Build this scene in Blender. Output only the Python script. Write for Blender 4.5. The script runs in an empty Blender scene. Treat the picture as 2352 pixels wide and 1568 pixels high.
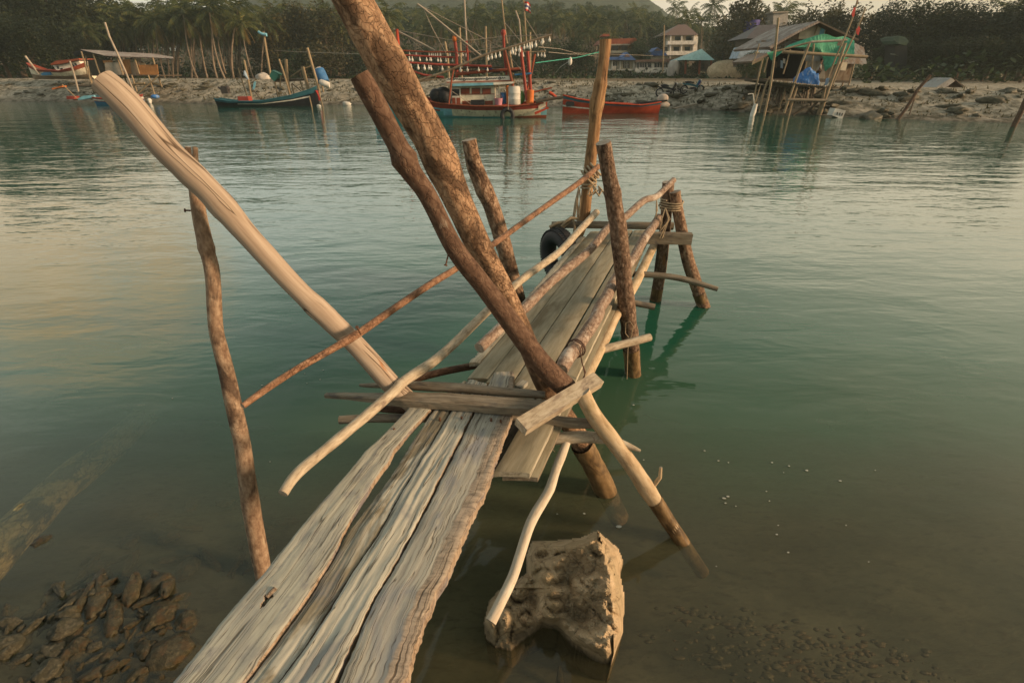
import bpy, bmesh, math, random
from mathutils import Vector, Matrix, noise
random.seed(7)
SC = bpy.context.scene
COL = SC.collection
R = math.radians
rnd = random.random
def ru(a, b): return a + (b - a) * random.random()

# ------------------------------------------------------------------ camera
FPX, HOR, EYE = 1110.0, 165.0, 2.6          # focal length and horizon row measured in a 2352-px-wide view, eye height in metres
PITCH = math.atan((784 - HOR) / FPX)
cam_d = bpy.data.cameras.new('camera'); cam = bpy.data.objects.new('camera', cam_d); COL.objects.link(cam)
cam_d.sensor_width = 36.0; cam_d.lens = 36.0 * FPX / 2352
cam.location = (0, 0, EYE); cam.rotation_euler = (math.pi / 2 - PITCH, 0, 0)
cam_d.clip_start = 0.05; cam_d.clip_end = 5000
cam_d.dof.use_dof = True; cam_d.dof.focus_distance = 3.2; cam_d.dof.aperture_fstop = 5.0
SC.camera = cam
# ------------------------------------------------------------------ sky, sun, exposure
SUN_EL, SUN_AZ = R(16), R(103)               # azimuth measured clockwise from +Y
sundir = Vector((math.sin(SUN_AZ) * math.cos(SUN_EL), math.cos(SUN_AZ) * math.cos(SUN_EL), math.sin(SUN_EL)))
W = bpy.data.worlds.new('World'); SC.world = W; W.use_nodes = True
sd = bpy.data.lights.new('sun', 'SUN'); so = bpy.data.objects.new('sun', sd); COL.objects.link(so)
so.rotation_euler = sundir.to_track_quat('Z', 'Y').to_euler()
sd.energy = 5.0; sd.angle = R(9); sd.color = (1.0, 0.67, 0.40)
SC.view_settings.view_transform = 'Standard'; SC.view_settings.look = 'None'
SC.view_settings.exposure = 0.12; SC.view_settings.gamma = 1.0
SC.cycles.max_bounces = 6; SC.cycles.transparent_max_bounces = 24
SC.cycles.diffuse_bounces = 2; SC.cycles.glossy_bounces = 3; SC.cycles.volume_bounces = 0
SC.cycles.caustics_reflective = False; SC.cycles.caustics_refractive = False
SC.cycles.use_denoising = True; SC.cycles.volume_step_rate = 1.0

# ------------------------------------------------------------------ node helpers
def N(nt, typ, _p=None, **kw):
    n = nt.nodes.new(typ)
    for k, v in (_p or {}).items(): setattr(n, k, v)
    for k, v in kw.items():
        k = k.replace('_', ' ')
        s = n.inputs[int(k[1:])] if k[0] == 'i' and k[1:].isdigit() else n.inputs[k]
        if isinstance(v, bpy.types.NodeSocket): nt.links.new(v, s)
        else: s.default_value = v
    return n
def c4(c): return (c[0], c[1], c[2], 1.0)
def RAMP(nt, fac, stops, interp='LINEAR'):
    n = nt.nodes.new('ShaderNodeValToRGB'); nt.links.new(fac, n.inputs[0]); e = n.color_ramp.elements
    n.color_ramp.interpolation = interp
    while len(e) < len(stops): e.new(0.5)
    for el, (p, c) in zip(e, stops):
        el.position = p; el.color = c4(c) if not isinstance(c, (int, float)) else (c, c, c, 1)
    return n.outputs[0]
def MATH(nt, op, a, b=0.0, clamp=False): 
    return N(nt, 'ShaderNodeMath', {'operation': op, 'use_clamp': clamp}, i0=a, i1=b).outputs[0]
def MIX(nt, f, a, b, typ='MIX'):
    n = nt.nodes.new('ShaderNodeMixRGB'); n.blend_type = typ
    for i, v in enumerate((f, a, b)):
        if isinstance(v, bpy.types.NodeSocket): nt.links.new(v, n.inputs[i])
        else: n.inputs[i].default_value = v if i == 0 else c4(v)
    return n.outputs[0]
def MAPV(nt, vec, sc, loc=(0, 0, 0), rot=(0, 0, 0)):
    return N(nt, 'ShaderNodeMapping', Vector=vec, Scale=sc, Location=loc, Rotation=rot).outputs[0]
def NOISE(nt, vec, scale=1.0, detail=4.0, rough=0.55, dist=0.0):
    return N(nt, 'ShaderNodeTexNoise', Vector=vec, Scale=scale, Detail=detail, Roughness=rough, Distortion=dist).outputs[0]
def newmat(name):
    m = bpy.data.materials.new(name); m.use_nodes = True; nt = m.node_tree
    b = nt.nodes['Principled BSDF']; b.inputs['Roughness'].default_value = 0.75
    b.inputs['Specular IOR Level'].default_value = 0.25
    return m, nt, b
def bump(nt, b, h, strength, dist=0.01):
    n = N(nt, 'ShaderNodeBump', Strength=strength, Distance=dist, Height=h); nt.links.new(n.outputs[0], b.inputs['Normal'])

# world: Nishita sky under thin warm evening cloud
nt = W.node_tree; bg = nt.nodes['Background']
sky = N(nt, 'ShaderNodeTexSky', {'sky_type': 'NISHITA', 'sun_disc': False, 'sun_elevation': SUN_EL, 'sun_rotation': SUN_AZ,
        'air_density': 1.4, 'dust_density': 3.0, 'ozone_density': 1.0})
gen = nt.nodes.new('ShaderNodeTexCoord').outputs['Generated']
sep = N(nt, 'ShaderNodeSeparateXYZ', Vector=gen)
cl = NOISE(nt, MAPV(nt, gen, (1.6, 1.6, 4.0), (0.35, 0.1, 0.0)), 1.6, 6, 0.55, 0.4)
cover = RAMP(nt, cl, [(0.36, 0.62), (0.62, 0.97)])
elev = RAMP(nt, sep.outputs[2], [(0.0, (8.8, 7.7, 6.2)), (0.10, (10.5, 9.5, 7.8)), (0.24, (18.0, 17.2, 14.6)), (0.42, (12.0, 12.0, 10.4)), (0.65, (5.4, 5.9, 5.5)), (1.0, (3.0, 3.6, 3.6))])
side = MATH(nt, 'MULTIPLY_ADD', sep.outputs[0], 0.5); nt.nodes[-1].inputs[2].default_value = 0.5
warm = MIX(nt, RAMP(nt, side, [(0.3, 0.0), (0.95, 0.75)]), (.86, .90, .92), (1.18, 0.95, 0.70))
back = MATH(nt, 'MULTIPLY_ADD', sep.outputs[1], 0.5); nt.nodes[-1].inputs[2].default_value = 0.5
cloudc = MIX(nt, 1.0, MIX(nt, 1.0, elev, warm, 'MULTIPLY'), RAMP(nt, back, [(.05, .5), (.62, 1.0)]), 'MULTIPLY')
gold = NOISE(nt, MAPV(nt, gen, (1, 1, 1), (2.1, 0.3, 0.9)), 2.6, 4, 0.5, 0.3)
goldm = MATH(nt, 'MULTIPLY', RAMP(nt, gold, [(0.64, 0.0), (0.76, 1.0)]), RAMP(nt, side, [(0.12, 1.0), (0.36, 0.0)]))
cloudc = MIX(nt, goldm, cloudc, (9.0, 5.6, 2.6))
gd = N(nt, 'ShaderNodeVectorMath', {'operation': 'DOT_PRODUCT'}, i0=N(nt, 'ShaderNodeVectorMath', {'operation': 'NORMALIZE'}, i0=gen).outputs[0], i1=(-.655, .71, .26)).outputs['Value']
gp = MATH(nt, 'MULTIPLY', RAMP(nt, gd, [(.978, 0.0), (.996, 1.0)]), RAMP(nt, NOISE(nt, MAPV(nt, gen, (3, 3, 9)), 2.0, 5, .6), [(.35, .35), (.6, 1.0)]))
cloudc = MIX(nt, gp, cloudc, (21, 13.5, 7))
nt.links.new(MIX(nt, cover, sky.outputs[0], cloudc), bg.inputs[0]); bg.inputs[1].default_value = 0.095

# ------------------------------------------------------------------ view geometry -> metres
CP, SP = math.cos(PITCH), math.sin(PITCH)
CAMP = Vector((0, 0, EYE))
def ray(x, y):
    a, b = (x - 1176) / FPX, (784 - y) / FPX
    return Vector((a, CP + SP * b, -SP + CP * b))
def on_z(x, y, z): d = ray(x, y); return CAMP + d * ((z - EYE) / d.z)
def on_Y(x, y, Y): d = ray(x, y); return CAMP + d * (Y / d.y)
def dep(P): v = Vector(P) - CAMP; return v.y * CP - v.z * SP
def crop(x0, y0, s): return lambda x, y: ((x0 + x / s) * .57422, (y0 + y / s) * .57422)
V1, V2, V3, V4 = crop(0, 0, 2.868), crop(800, 0, 2.868), crop(1500, 0, 2.868), crop(2200, 0, 2.868)
V5, V6 = crop(2900, 0, 3.137), crop(3400, 0, 2.872)

# ------------------------------------------------------------------ mesh builder; every vertex carries 'wc' = wood/grain coordinates (across, across, along)
def catmull(P, n):
    out = []
    for i in range(len(P) - 1):
        p0, p1, p2, p3 = P[max(i - 1, 0)], P[i], P[i + 1], P[min(i + 2, len(P) - 1)]
        for k in range(n):
            t = k / n
            out.append([0.5 * (2 * b + (c - a) * t + (2 * a - 5 * b + 4 * c - d) * t * t + (3 * b - a - 3 * c + d) * t ** 3)
                        for a, b, c, d in zip(p0, p1, p2, p3)])
    out.append(list(P[-1])); return out
class MB:
    def __init__(s): s.v, s.f, s.mi, s.w, s.sm = [], [], [], [], []
    def add(s, vs, fs, wc=None, mi=0, smooth=False):
        o = len(s.v); s.v += [tuple(p) for p in vs]
        s.w += [tuple(p) for p in (wc if wc else vs)]
        for f in fs: s.f.append([i + o for i in f]); s.mi.append(mi); s.sm.append(smooth)
        return s
    def box(s, c, size, rz=0, mi=0, rot=None):
        h = Vector(size) / 2; M3 = rot if rot else Matrix.Rotation(rz, 3, 'Z'); vs, wc = [], []
        sd_ = rnd() * 9
        for x in (-1, 1):
            for y in (-1, 1):
                for z in (-1, 1):
                    l = Vector((x * h.x, y * h.y, z * h.z)); vs.append(Vector(c) + M3 @ l); wc.append((l.y + sd_, l.z, l.x))
        return s.add(vs, [(0, 1, 3, 2), (4, 6, 7, 5), (0, 4, 5, 1), (2, 3, 7, 6), (0, 2, 6, 4), (1, 5, 7, 3)], wc, mi)
    def beam(s, p, q, w, h, mi=0, roll=0.0):
        p, q = Vector(p), Vector(q); d = (q - p); L = d.length; x = d / L
        y = Vector((0, 0, 1)).cross(x); y = y.normalized() if y.length > 1e-4 else Vector((0, 1, 0)); z = x.cross(y)
        if roll: y, z = y * math.cos(roll) + z * math.sin(roll), z * math.cos(roll) - y * math.sin(roll)
        return s.box((p + q) / 2, (L, w, h), mi=mi, rot=Matrix((x, y, z)).transposed())
    def tube(s, pts, radii, seg=8, caps=True, mi=0, capmi=None, rough=0.0, seed=0.0, smooth=True, squash=1.0):
        pts = [Vector(p) for p in pts]; n = len(pts)
        if not hasattr(radii, '__len__'): radii = [radii] * n
        t0 = (pts[1] - pts[0]).normalized(); up = Vector((0, 0, 1)) if abs(t0.z) < .9 else Vector((1, 0, 0))
        u = t0.cross(up).normalized(); vs, wc, L = [], [], 0.0
        for i, p in enumerate(pts):
            t = (pts[min(i + 1, n - 1)] - pts[max(i - 1, 0)]).normalized()
            u = (u - t * u.dot(t)).normalized(); w = t.cross(u)
            if i: L += (p - pts[i - 1]).length
            for k in range(seg):
                a = 2 * math.pi * k / seg; r = radii[i]; ca, sa = math.cos(a), math.sin(a)
                if rough:
                    q = Vector((ca * r * 6 + seed, sa * r * 6, L * 5))
                    r *= 1 + rough * (noise.noise(q) + .5 * noise.noise(q * 2.7))
                vs.append(p + u * (r * ca) + w * (r * sa * squash)); wc.append((radii[i] * ca + seed, radii[i] * sa + seed * .7, L + seed))
        fs = [(i * seg + k, i * seg + (k + 1) % seg, (i + 1) * seg + (k + 1) % seg, (i + 1) * seg + k) for i in range(n - 1) for k in range(seg)]
        s.add(vs, fs, wc, mi, smooth)
        if caps:
            cm = mi if capmi is None else capmi; o = len(s.v)
            for i, rev in ((0, False), (n - 1, True)):
                ring = vs[i * seg:(i + 1) * seg]; c = sum((Vector(v) for v in ring), Vector()) / seg
                if n > 1: c += (pts[0] - pts[1]).normalized() * radii[0] * .04 if i == 0 else (pts[-1] - pts[-2]).normalized() * radii[-1] * .04
                fr = [((k + 1) % seg, k, seg) if rev is False else (k, (k + 1) % seg, seg) for k in range(seg)]
                wv = [(radii[i] * math.cos(2 * math.pi * k / seg) + seed, radii[i] * math.sin(2 * math.pi * k / seg), seed) for k in range(seg)] + [(seed, 0, seed)]
                s.add(list(ring) + [c], fr, wv, cm, False)
        return s
    def poly(s, pts, thick, mi=0):       # planar polygon extruded along vector 'thick'
        n = len(pts); a = [Vector(p) for p in pts]; b = [p + Vector(thick) for p in a]
        return s.add(a + b, [tuple(range(n - 1, -1, -1)), tuple(range(n, 2 * n))] + [(i, (i + 1) % n, n + (i + 1) % n, n + i) for i in range(n)],
                     [(p.x, p.y, p.z) for p in a + b], mi)
    def ball(s, c, r, seg=10, rings=6, mi=0, sq=(1, 1, 1)):
        vs = [Vector(c) + Vector((0, 0, r * sq[2]))]
        for i in range(1, rings):
            t = math.pi * i / rings
            vs += [Vector(c) + Vector((r * sq[0] * math.sin(t) * math.cos(2 * math.pi * k / seg), r * sq[1] * math.sin(t) * math.sin(2 * math.pi * k / seg), r * sq[2] * math.cos(t))) for k in range(seg)]
        vs.append(Vector(c) - Vector((0, 0, r * sq[2]))); b = len(vs) - 1
        fs = [(0, 1 + k, 1 + (k + 1) % seg) for k in range(seg)]
        for i in range(rings - 2): fs += [(1 + i * seg + k, 1 + (i + 1) * seg + k, 1 + (i + 1) * seg + (k + 1) % seg, 1 + i * seg + (k + 1) % seg) for k in range(seg)]
        fs += [(b, 1 + (rings - 2) * seg + (k + 1) % seg, 1 + (rings - 2) * seg + k) for k in range(seg)]
        return s.add(vs, fs, None, mi, True)
    def torus(s, c, Rr, r, axis, seg=28, ring=10, mi=0, sq=1.0):
        ax = Vector(axis).normalized(); u = ax.orthogonal().normalized(); w = ax.cross(u); vs, wc = [], []
        for i in range(seg):
            a = 2 * math.pi * i / seg; d = u * math.cos(a) + w * math.sin(a)
            for k in range(ring):
                b = 2 * math.pi * k / ring
                vs.append(Vector(c) + d * (Rr + r * math.cos(b)) + ax * (r * sq * math.sin(b))); wc.append((math.cos(b) * r, math.sin(b) * r * sq, a * Rr))
        return s.add(vs, [(i * ring + k, ((i + 1) % seg) * ring + k, ((i + 1) % seg) * ring + (k + 1) % ring, i * ring + (k + 1) % ring) for i in range(seg) for k in range(ring)], wc, mi, True)
    def build(s, name, mats, parent=None, loc=None):
        me = bpy.data.meshes.new(name); me.from_pydata(s.v, [], s.f)
        if not isinstance(mats, (list, tuple)): mats = [mats]
        for m in mats: me.materials.append(m)
        me.polygons.foreach_set('material_index', s.mi); me.polygons.foreach_set('use_smooth', s.sm)
        at = me.attributes.new('wc', 'FLOAT_VECTOR', 'POINT'); at.data.foreach_set('vector', [x for w in s.w for x in w])
        me.update(); o = bpy.data.objects.new(name, me); COL.objects.link(o)
        if loc is not None:
            l = Vector(loc); me.transform(Matrix.Translation(-l)); o.location = l
        if parent is not None:
            o.parent = parent; o.matrix_parent_inverse = Matrix.Translation(-parent.location) if parent.rotation_euler[:] == (0, 0, 0) and parent.scale[:] == (1, 1, 1) else parent.matrix_basis.inverted()
        return o
def tag(o, label, cat, group=None, kind=None):
    if label: o['label'] = label
    if cat: o['category'] = cat
    if group: o['group'] = group
    if kind: o['kind'] = kind
    return o
def struct(o): o['kind'] = 'structure'; return o
def thing(name, label, cat, loc, group=None):
    o = bpy.data.objects.new(name, None); COL.objects.link(o); o.location = loc; o.empty_display_size = .2
    return tag(o, label, cat, group)
def dup(src, loc=None, rot=None, scale=None, label=None):
    r = src.copy(); COL.objects.link(r)
    if loc is not None: r.location = loc
    if rot is not None: r.rotation_euler = rot
    if scale is not None: r.scale = scale
    if label: r['label'] = label
    for ch in list(src.children):
        c = ch.copy(); COL.objects.link(c); c.parent = r
        for g in list(ch.children):
            d = g.copy(); COL.objects.link(d); d.parent = c
    return r

# ------------------------------------------------------------------ materials
def wood(name, dark, mid, light, across=30, along=4, crack=.5, crack_sc=(26, 1.3), patch=None, rough=.8, bmp=.5, dist=.004, blotch=None, groove=None, edge=None):
    m, nt, b = newmat(name); at = N(nt, 'ShaderNodeAttribute', {'attribute_name': 'wc'}).outputs['Vector']
    n1 = NOISE(nt, MAPV(nt, at, (across, across, along)), 1, 7, .62, .3)
    col = RAMP(nt, n1, [(.3, dark), (.5, mid), (.72, light)])
    if patch:
        pc, lo, hi, ps = patch
        n2 = NOISE(nt, MAPV(nt, at, (ps * 2.2, ps * 2.2, ps)), 1, 5, .6, .5); col = MIX(nt, RAMP(nt, n2, [(lo, 0.0), (hi, .85)]), col, pc)
    if blotch:
        pc, lo, hi, ps = blotch
        n3 = NOISE(nt, MAPV(nt, at, (ps, ps, ps * .6), (3, 5, 1)), 1, 6, .65, .2); col = MIX(nt, RAMP(nt, n3, [(lo, 0.0), (hi, .9)]), col, pc)
    h = n1; gm = None
    if groove or edge:
        sx_ = N(nt, 'ShaderNodeSeparateXYZ', Vector=at); wv = NOISE(nt, MAPV(nt, at, (0, 0, 2.6)), 1, 2, .5); wf = NOISE(nt, MAPV(nt, at, (26, 26, 11), (3, 0, 5)), 1, 4, .6)
    if groove:
        c0, am, hw, gc = groove
        dx = MATH(nt, 'ABSOLUTE', MATH(nt, 'SUBTRACT', sx_.outputs[0], MATH(nt, 'ADD', MATH(nt, 'MULTIPLY', MATH(nt, 'SUBTRACT', wv, .5), am), MATH(nt, 'MULTIPLY_ADD', MATH(nt, 'SUBTRACT', wf, .5), .05)))); nt.nodes[-3].inputs[2].default_value = c0
        gm = N(nt, 'ShaderNodeMapRange', Value=dx, From_Min=hw * .75, From_Max=hw, To_Min=1.0, To_Max=0.0).outputs[0]
        col = MIX(nt, MATH(nt, 'MULTIPLY', gm, .85), col, MIX(nt, wf, gc, tuple(x * 1.35 for x in gc)))
    if edge:
        x0, ec = edge; ef = MATH(nt, 'ADD', sx_.outputs[0], MATH(nt, 'MULTIPLY', MATH(nt, 'SUBTRACT', wf, .5), .05)); em = N(nt, 'ShaderNodeMapRange', Value=ef, From_Min=x0, From_Max=x0 + .012).outputs[0]
        n5 = NOISE(nt, MAPV(nt, at, (16, 16, 42)), 1, 6, .65, .6); col = MIX(nt, MATH(nt, 'MULTIPLY', em, .9), col, RAMP(nt, n5, [(.3, tuple(x * .35 for x in ec)), (.5, ec), (.72, tuple(min(1, x * 1.5) for x in ec))]))
        n1 = MATH(nt, 'ADD', n1, MATH(nt, 'MULTIPLY', em, n5)); h = n1
    if crack:
        n4 = NOISE(nt, MAPV(nt, at, (crack_sc[0], crack_sc[0], crack_sc[1]), (7, 2, 4)), 1, 3, .5, .8)
        ln = RAMP(nt, MATH(nt, 'ABSOLUTE', MATH(nt, 'SUBTRACT', n4, .5)), [(.0, 0.0), (.016, 1.0)])
        col = MIX(nt, crack, col, MIX(nt, ln, (.16, .13, .1), (1, 1, 1)), 'MULTIPLY')
        h = MATH(nt, 'ADD', MATH(nt, 'MULTIPLY', n1, .5), MATH(nt, 'MULTIPLY', ln, crack * .7))
    if gm: h = MATH(nt, 'SUBTRACT', h, MATH(nt, 'MULTIPLY', gm, .9))
    nt.links.new(col, b.inputs['Base Color']); b.inputs['Roughness'].default_value = rough; b.inputs['Specular IOR Level'].default_value = .2
    bump(nt, b, h, bmp, dist); return m
def bark(name, dark, mid, light, cell=(26, 11), patch=((.05, .035, .025), .5, .6), rough=.85, bmp=.9, peel=None, ls=.9):
    m, nt, b = newmat(name); at = N(nt, 'ShaderNodeAttribute', {'attribute_name': 'wc'}).outputs['Vector']
    w = N(nt, 'ShaderNodeTexNoise', Vector=at, Scale=14, Detail=4).outputs['Color']
    v = MIX(nt, .085, at, w); nt.nodes[-1].blend_type = 'ADD'
    vo = N(nt, 'ShaderNodeTexVoronoi', {'feature': 'DISTANCE_TO_EDGE'}, Vector=MAPV(nt, v, (cell[0], cell[0], cell[1])), Scale=1.0).outputs['Distance']
    ln = RAMP(nt, vo, [(0.0, 0.0), (.07, 1.0)])
    n1 = NOISE(nt, MAPV(nt, at, (40, 40, 22)), 1, 6, .65)
    col = RAMP(nt, n1, [(.3, dark), (.5, mid), (.7, light)])
    n2 = NOISE(nt, MAPV(nt, at, (7, 7, 4.2), (1, 3, 5)), 1, 6, .6, .6)
    pm = RAMP(nt, n2, [(patch[1], 0.0), (patch[2], .8)])
    col = MIX(nt, pm, col, patch[0])
    n4 = NOISE(nt, MAPV(nt, at, (3.0, 3.0, 1.5), (4, 4, 4)), 1, 3, .5)
    lnm = MIX(nt, RAMP(nt, n4, [(.46, .05), (.6, 1.0)]), (1, 1, 1), MIX(nt, ln, (.22, .17, .14), (1, 1, 1)))
    col = MIX(nt, ls, col, lnm, 'MULTIPLY')
    if peel:
        n3 = NOISE(nt, MAPV(nt, at, (6, 6, 1.6), (9, 1, 2)), 1, 4, .5, .4); col = MIX(nt, RAMP(nt, n3, [(peel[1], 0.0), (peel[1] + .03, .9)]), col, peel[0])
    nt.links.new(col, b.inputs['Base Color']); b.inputs['Roughness'].default_value = rough; b.inputs['Specular IOR Level'].default_value = .2
    bump(nt, b, MATH(nt, 'ADD', MATH(nt, 'MULTIPLY', ln, .6), MATH(nt, 'ADD', MATH(nt, 'MULTIPLY', n1, .35), MATH(nt, 'MULTIPLY', pm, -.25))), bmp, .010); return m
def plain(name, col, rough=.6, var=.25, scale=3.0, spec=.3, dirt=None, metal=0.0, bmp=0.0):
    m, nt, b = newmat(name); tc = nt.nodes.new('ShaderNodeTexCoord').outputs['Object']
    n = NOISE(nt, tc, scale, 5, .6)
    c = RAMP(nt, n, [(.3, tuple(x * (1 - var) for x in col)), (.7, tuple(min(1, x * (1 + var)) for x in col))])
    if dirt:
        n2 = NOISE(nt, MAPV(nt, tc, (scale * 2.2, scale * 2.2, scale * .6), (2, 7, 3)), 1, 6, .65, .4); c = MIX(nt, RAMP(nt, n2, [(dirt[1], 0.0), (dirt[1] + .12, .8)]), c, dirt[0])
    nt.links.new(c, b.inputs['Base Color']); b.inputs['Roughness'].default_value = rough; b.inputs['Specular IOR Level'].default_value = spec; b.inputs['Metallic'].default_value = metal
    if bmp: bump(nt, b, n, bmp, .01)
    return m
def leafmat(name, cols, hue=.0):
    m, nt, b = newmat(name); g = nt.nodes.new('ShaderNodeNewGeometry'); oi = nt.nodes.new('ShaderNodeObjectInfo')
    c = RAMP(nt, g.outputs['Random Per Island'], [(.0, cols[0]), (.5, cols[1]), (1.0, cols[2])])
    v = RAMP(nt, oi.outputs['Random'], [(.0, (.62, .66, .62)), (.5, (1, 1, 1)), (1.0, (1.45, 1.3, 1.0))])
    c = MIX(nt, 1.0, c, v, 'MULTIPLY'); nt.links.new(c, b.inputs['Base Color']); b.inputs['Roughness'].default_value = .55
    tr = N(nt, 'ShaderNodeBsdfTranslucent', Color=c); ms = N(nt, 'ShaderNodeMixShader', i0=.25, i1=b.outputs[0], i2=tr.outputs[0])
    nt.links.new(ms.outputs[0], nt.nodes['Material Output'].inputs[0]); return m

M = {}
M['trunk'] = bark('cracked bark', (.17, .10, .058), (.36, .225, .135), (.50, .345, .22), (46, 27), ((.075, .045, .028), .47, .56), ls=.62)
M['brown'] = bark('grey brown bark', (.062, .038, .026), (.115, .068, .045), (.19, .125, .085), (30, 14), ((.33, .28, .22), .64, .72), bmp=.5, ls=.35)
M['post'] = bark('weathered post bark', (.085, .05, .032), (.26, .165, .105), (.46, .34, .24), (30, 9), ((.045, .028, .02), .52, .62), peel=((.42, .31, .2), .60))
M['post2'] = bark('scaly post bark', (.06, .036, .024), (.19, .125, .085), (.38, .28, .205), (34, 17), ((.04, .027, .02), .55, .66), peel=((.24, .13, .06), .66))
M['pale_log'] = wood('pale debarked log', (.28, .215, .16), (.375, .30, .23), (.46, .385, .305), 50, 3.0, .95, (9, .55), ((.33, .145, .05), .66, .72, 3.2), bmp=.6, blotch=((.25, .20, .155), .56, .72, 5))
M['branch'] = bark('spotted brown branch', (.14, .085, .055), (.28, .195, .13), (.43, .325, .23), (60, 30), ((.06, .04, .03), .54, .62), bmp=.4, peel=((.5, .4, .28), .63), ls=.35)
M['rail_brown'] = bark('ringed brown bark', (.11, .055, .032), (.25, .14, .085), (.40, .255, .165), (45, 45), ((.07, .045, .035), .52, .6), bmp=.6, peel=((.47, .29, .18), .66))
M['rail_pale'] = wood('pale stick', (.27, .215, .15), (.44, .37, .27), (.56, .50, .385), 50, 14, .35, (40, 4), ((.20, .15, .12), .55, .68, 7), bmp=.5)
M['rail_pink'] = bark('flaking pinkish bark', (.15, .10, .072), (.285, .205, .155), (.43, .36, .29), (40, 18), ((.53, .47, .40), .56, .64), bmp=.6)
M['white_branch'] = wood('bleached branch', (.46, .38, .28), (.64, .56, .44), (.74, .68, .57), 22, 5, .25, (30, 5), ((.22, .13, .08), .70, .76, 7), bmp=.25)
M['brace'] = wood('barkless pole with silt', (.33, .235, .14), (.50, .385, .245), (.61, .51, .36), 24, 7, .3, (25, 3), ((.27, .20, .10), .55, .7, 4), bmp=.4)
M['silt'] = wood('silty wet pole', (.10, .063, .03), (.19, .125, .06), (.29, .2, .105), 30, 12, .2, (25, 6), ((.055, .036, .02), .5, .62, 5), bmp=.7, rough=.45)
M['orange_wood'] = wood('stripped orange wood', (.16, .085, .04), (.32, .185, .09), (.47, .30, .16), 40, 2.2, .75, (30, 1.2), ((.09, .05, .028), .52, .66, 3), bmp=.8)
M['cross'] = wood('grey crossbeam', (.13, .105, .075), (.225, .19, .14), (.33, .29, .225), 45, 5, .5, (40, 2.5), ((.10, .095, .09), .56, .68, 5), bmp=.6)
M['cut'] = wood('cut end grain', (.23, .18, .13), (.36, .3, .235), (.48, .43, .36), 60, 60, .4, (18, 18), None, bmp=.4)
M['deck'] = wood('sanded deck board', (.20, .175, .115), (.305, .275, .195), (.385, .355, .27), 22, 3, .15, (30, 1.0), ((.165, .135, .085), .52, .66, 1.5), bmp=.3, rough=.9)
M['deck_edge'] = wood('pale rough slab edge', (.22, .2, .15), (.40, .37, .29), (.52, .49, .4), 40, 6, .6, (30, 3), None, bmp=.8)
M['plank'] = wood('bleached grey plank', (.265, .26, .215), (.405, .395, .325), (.50, .485, .40), 62, 5.0, .8, (40, 1.0), ((.27, .27, .25), .46, .64, 4.5), bmp=.6, rough=.85, blotch=((.27, .265, .25), .54, .66, 15))
M['plank_worn'] = wood('sand stained grey plank', (.26, .25, .215), (.39, .38, .32), (.48, .47, .395), 60, 4.0, .85, (30, .8), ((.17, .145, .095), .46, .53, 1.8), bmp=.6, rough=.85, blotch=((.21, .205, .20), .56, .68, 6), groove=(12 * 1.7 + .075, .05, .030, (.17, .14, .085)))
M['plank_groove'] = wood('pale plank with sandy groove', (.27, .265, .225), (.41, .40, .335), (.50, .485, .41), 60, 4.0, .85, (30, .9), ((.25, .25, .24), .52, .66, 3), bmp=.6, rough=.85, groove=(13 * 1.7 + .012, .085, .030, (.165, .135, .08)))
M['plank_bark'] = wood('grey plank with bark edge', (.25, .23, .195), (.38, .36, .30), (.48, .46, .385), 64, 5.0, .85, (36, 1.1), ((.235, .245, .26), .50, .62, 2.6), bmp=.65, rough=.85, blotch=((.22, .18, .13), .6, .7, 4), edge=(14 * 1.7 + .035, (.33, .265, .20)))
M['plank_side'] = wood('ragged bark edge', (.18, .13, .09), (.33, .255, .185), (.46, .375, .285), 14, 30, .5, (8, 24), ((.16, .16, .18), .52, .64, 4), bmp=1.0)
M['rope'] = plain('old rope', (.34, .27, .18), .9, .35, 60)
M['twine'] = plain('dark twine', (.10, .06, .045), .9, .3, 60)
M['tyre'] = plain('tyre rubber', (.022, .022, .025), .6, .3, 20, .4)
M['nail'] = plain('rusty nail', (.12, .06, .035), .6, .3, 60)

# ================================================================== ground, water
def smooth(a, b, x): t = max(0, min(1, (x - a) / (b - a))); return t * t * (3 - 2 * t)
def bed_z(x, y):
    z = -.06 - .26 * max(0, y - .95) if y > .55 else min(1.0, -.06 + 1.0 * (.55 - y) ** 1.3) + .02 * max(0, -1 - y)
    z += .05 * noise.noise(Vector((x * 1.3, y * 1.3, 0))) + .02 * noise.noise(Vector((x * 5, y * 5, 3)))
    return max(z, -2.2)
def grid(xs, ys, fz):
    m = MB(); nx = len(xs)
    vs = [(x, y, fz(x, y)) for y in ys for x in xs]
    m.add(vs, [(j * nx + i, j * nx + i + 1, (j + 1) * nx + i + 1, (j + 1) * nx + i) for j in range(len(ys) - 1) for i in range(nx - 1)], None, 0, True); return m
m_, nt, b = newmat('silt bed'); tc = nt.nodes.new('ShaderNodeNewGeometry').outputs['Position']
n1 = NOISE(nt, tc, 2.2, 6, .6); n2 = NOISE(nt, MAPV(nt, tc, (1, 2.2, 1), (3, 1, 0)), 9, 6, .65)
nt.links.new(MIX(nt, RAMP(nt, n2, [(.5, 0.0), (.68, .8)]), RAMP(nt, n1, [(.35, (.085, .082, .053)), (.65, (.16, .15, .102))]), (.07, .06, .04)), b.inputs['Base Color'])
bump(nt, b, n2, .5, .03); M['bed'] = m_
xs = [-14 + 28 * i / 140 for i in range(141)]; ys = [-6, -4, -3, -2, -1, -.5, 0, .3] + [.5 + .1 * i for i in range(60)] + [6.6 + i for i in range(12)] + [30, 60]
struct(grid(xs, ys, bed_z).build('seabed', M['bed']))

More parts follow.
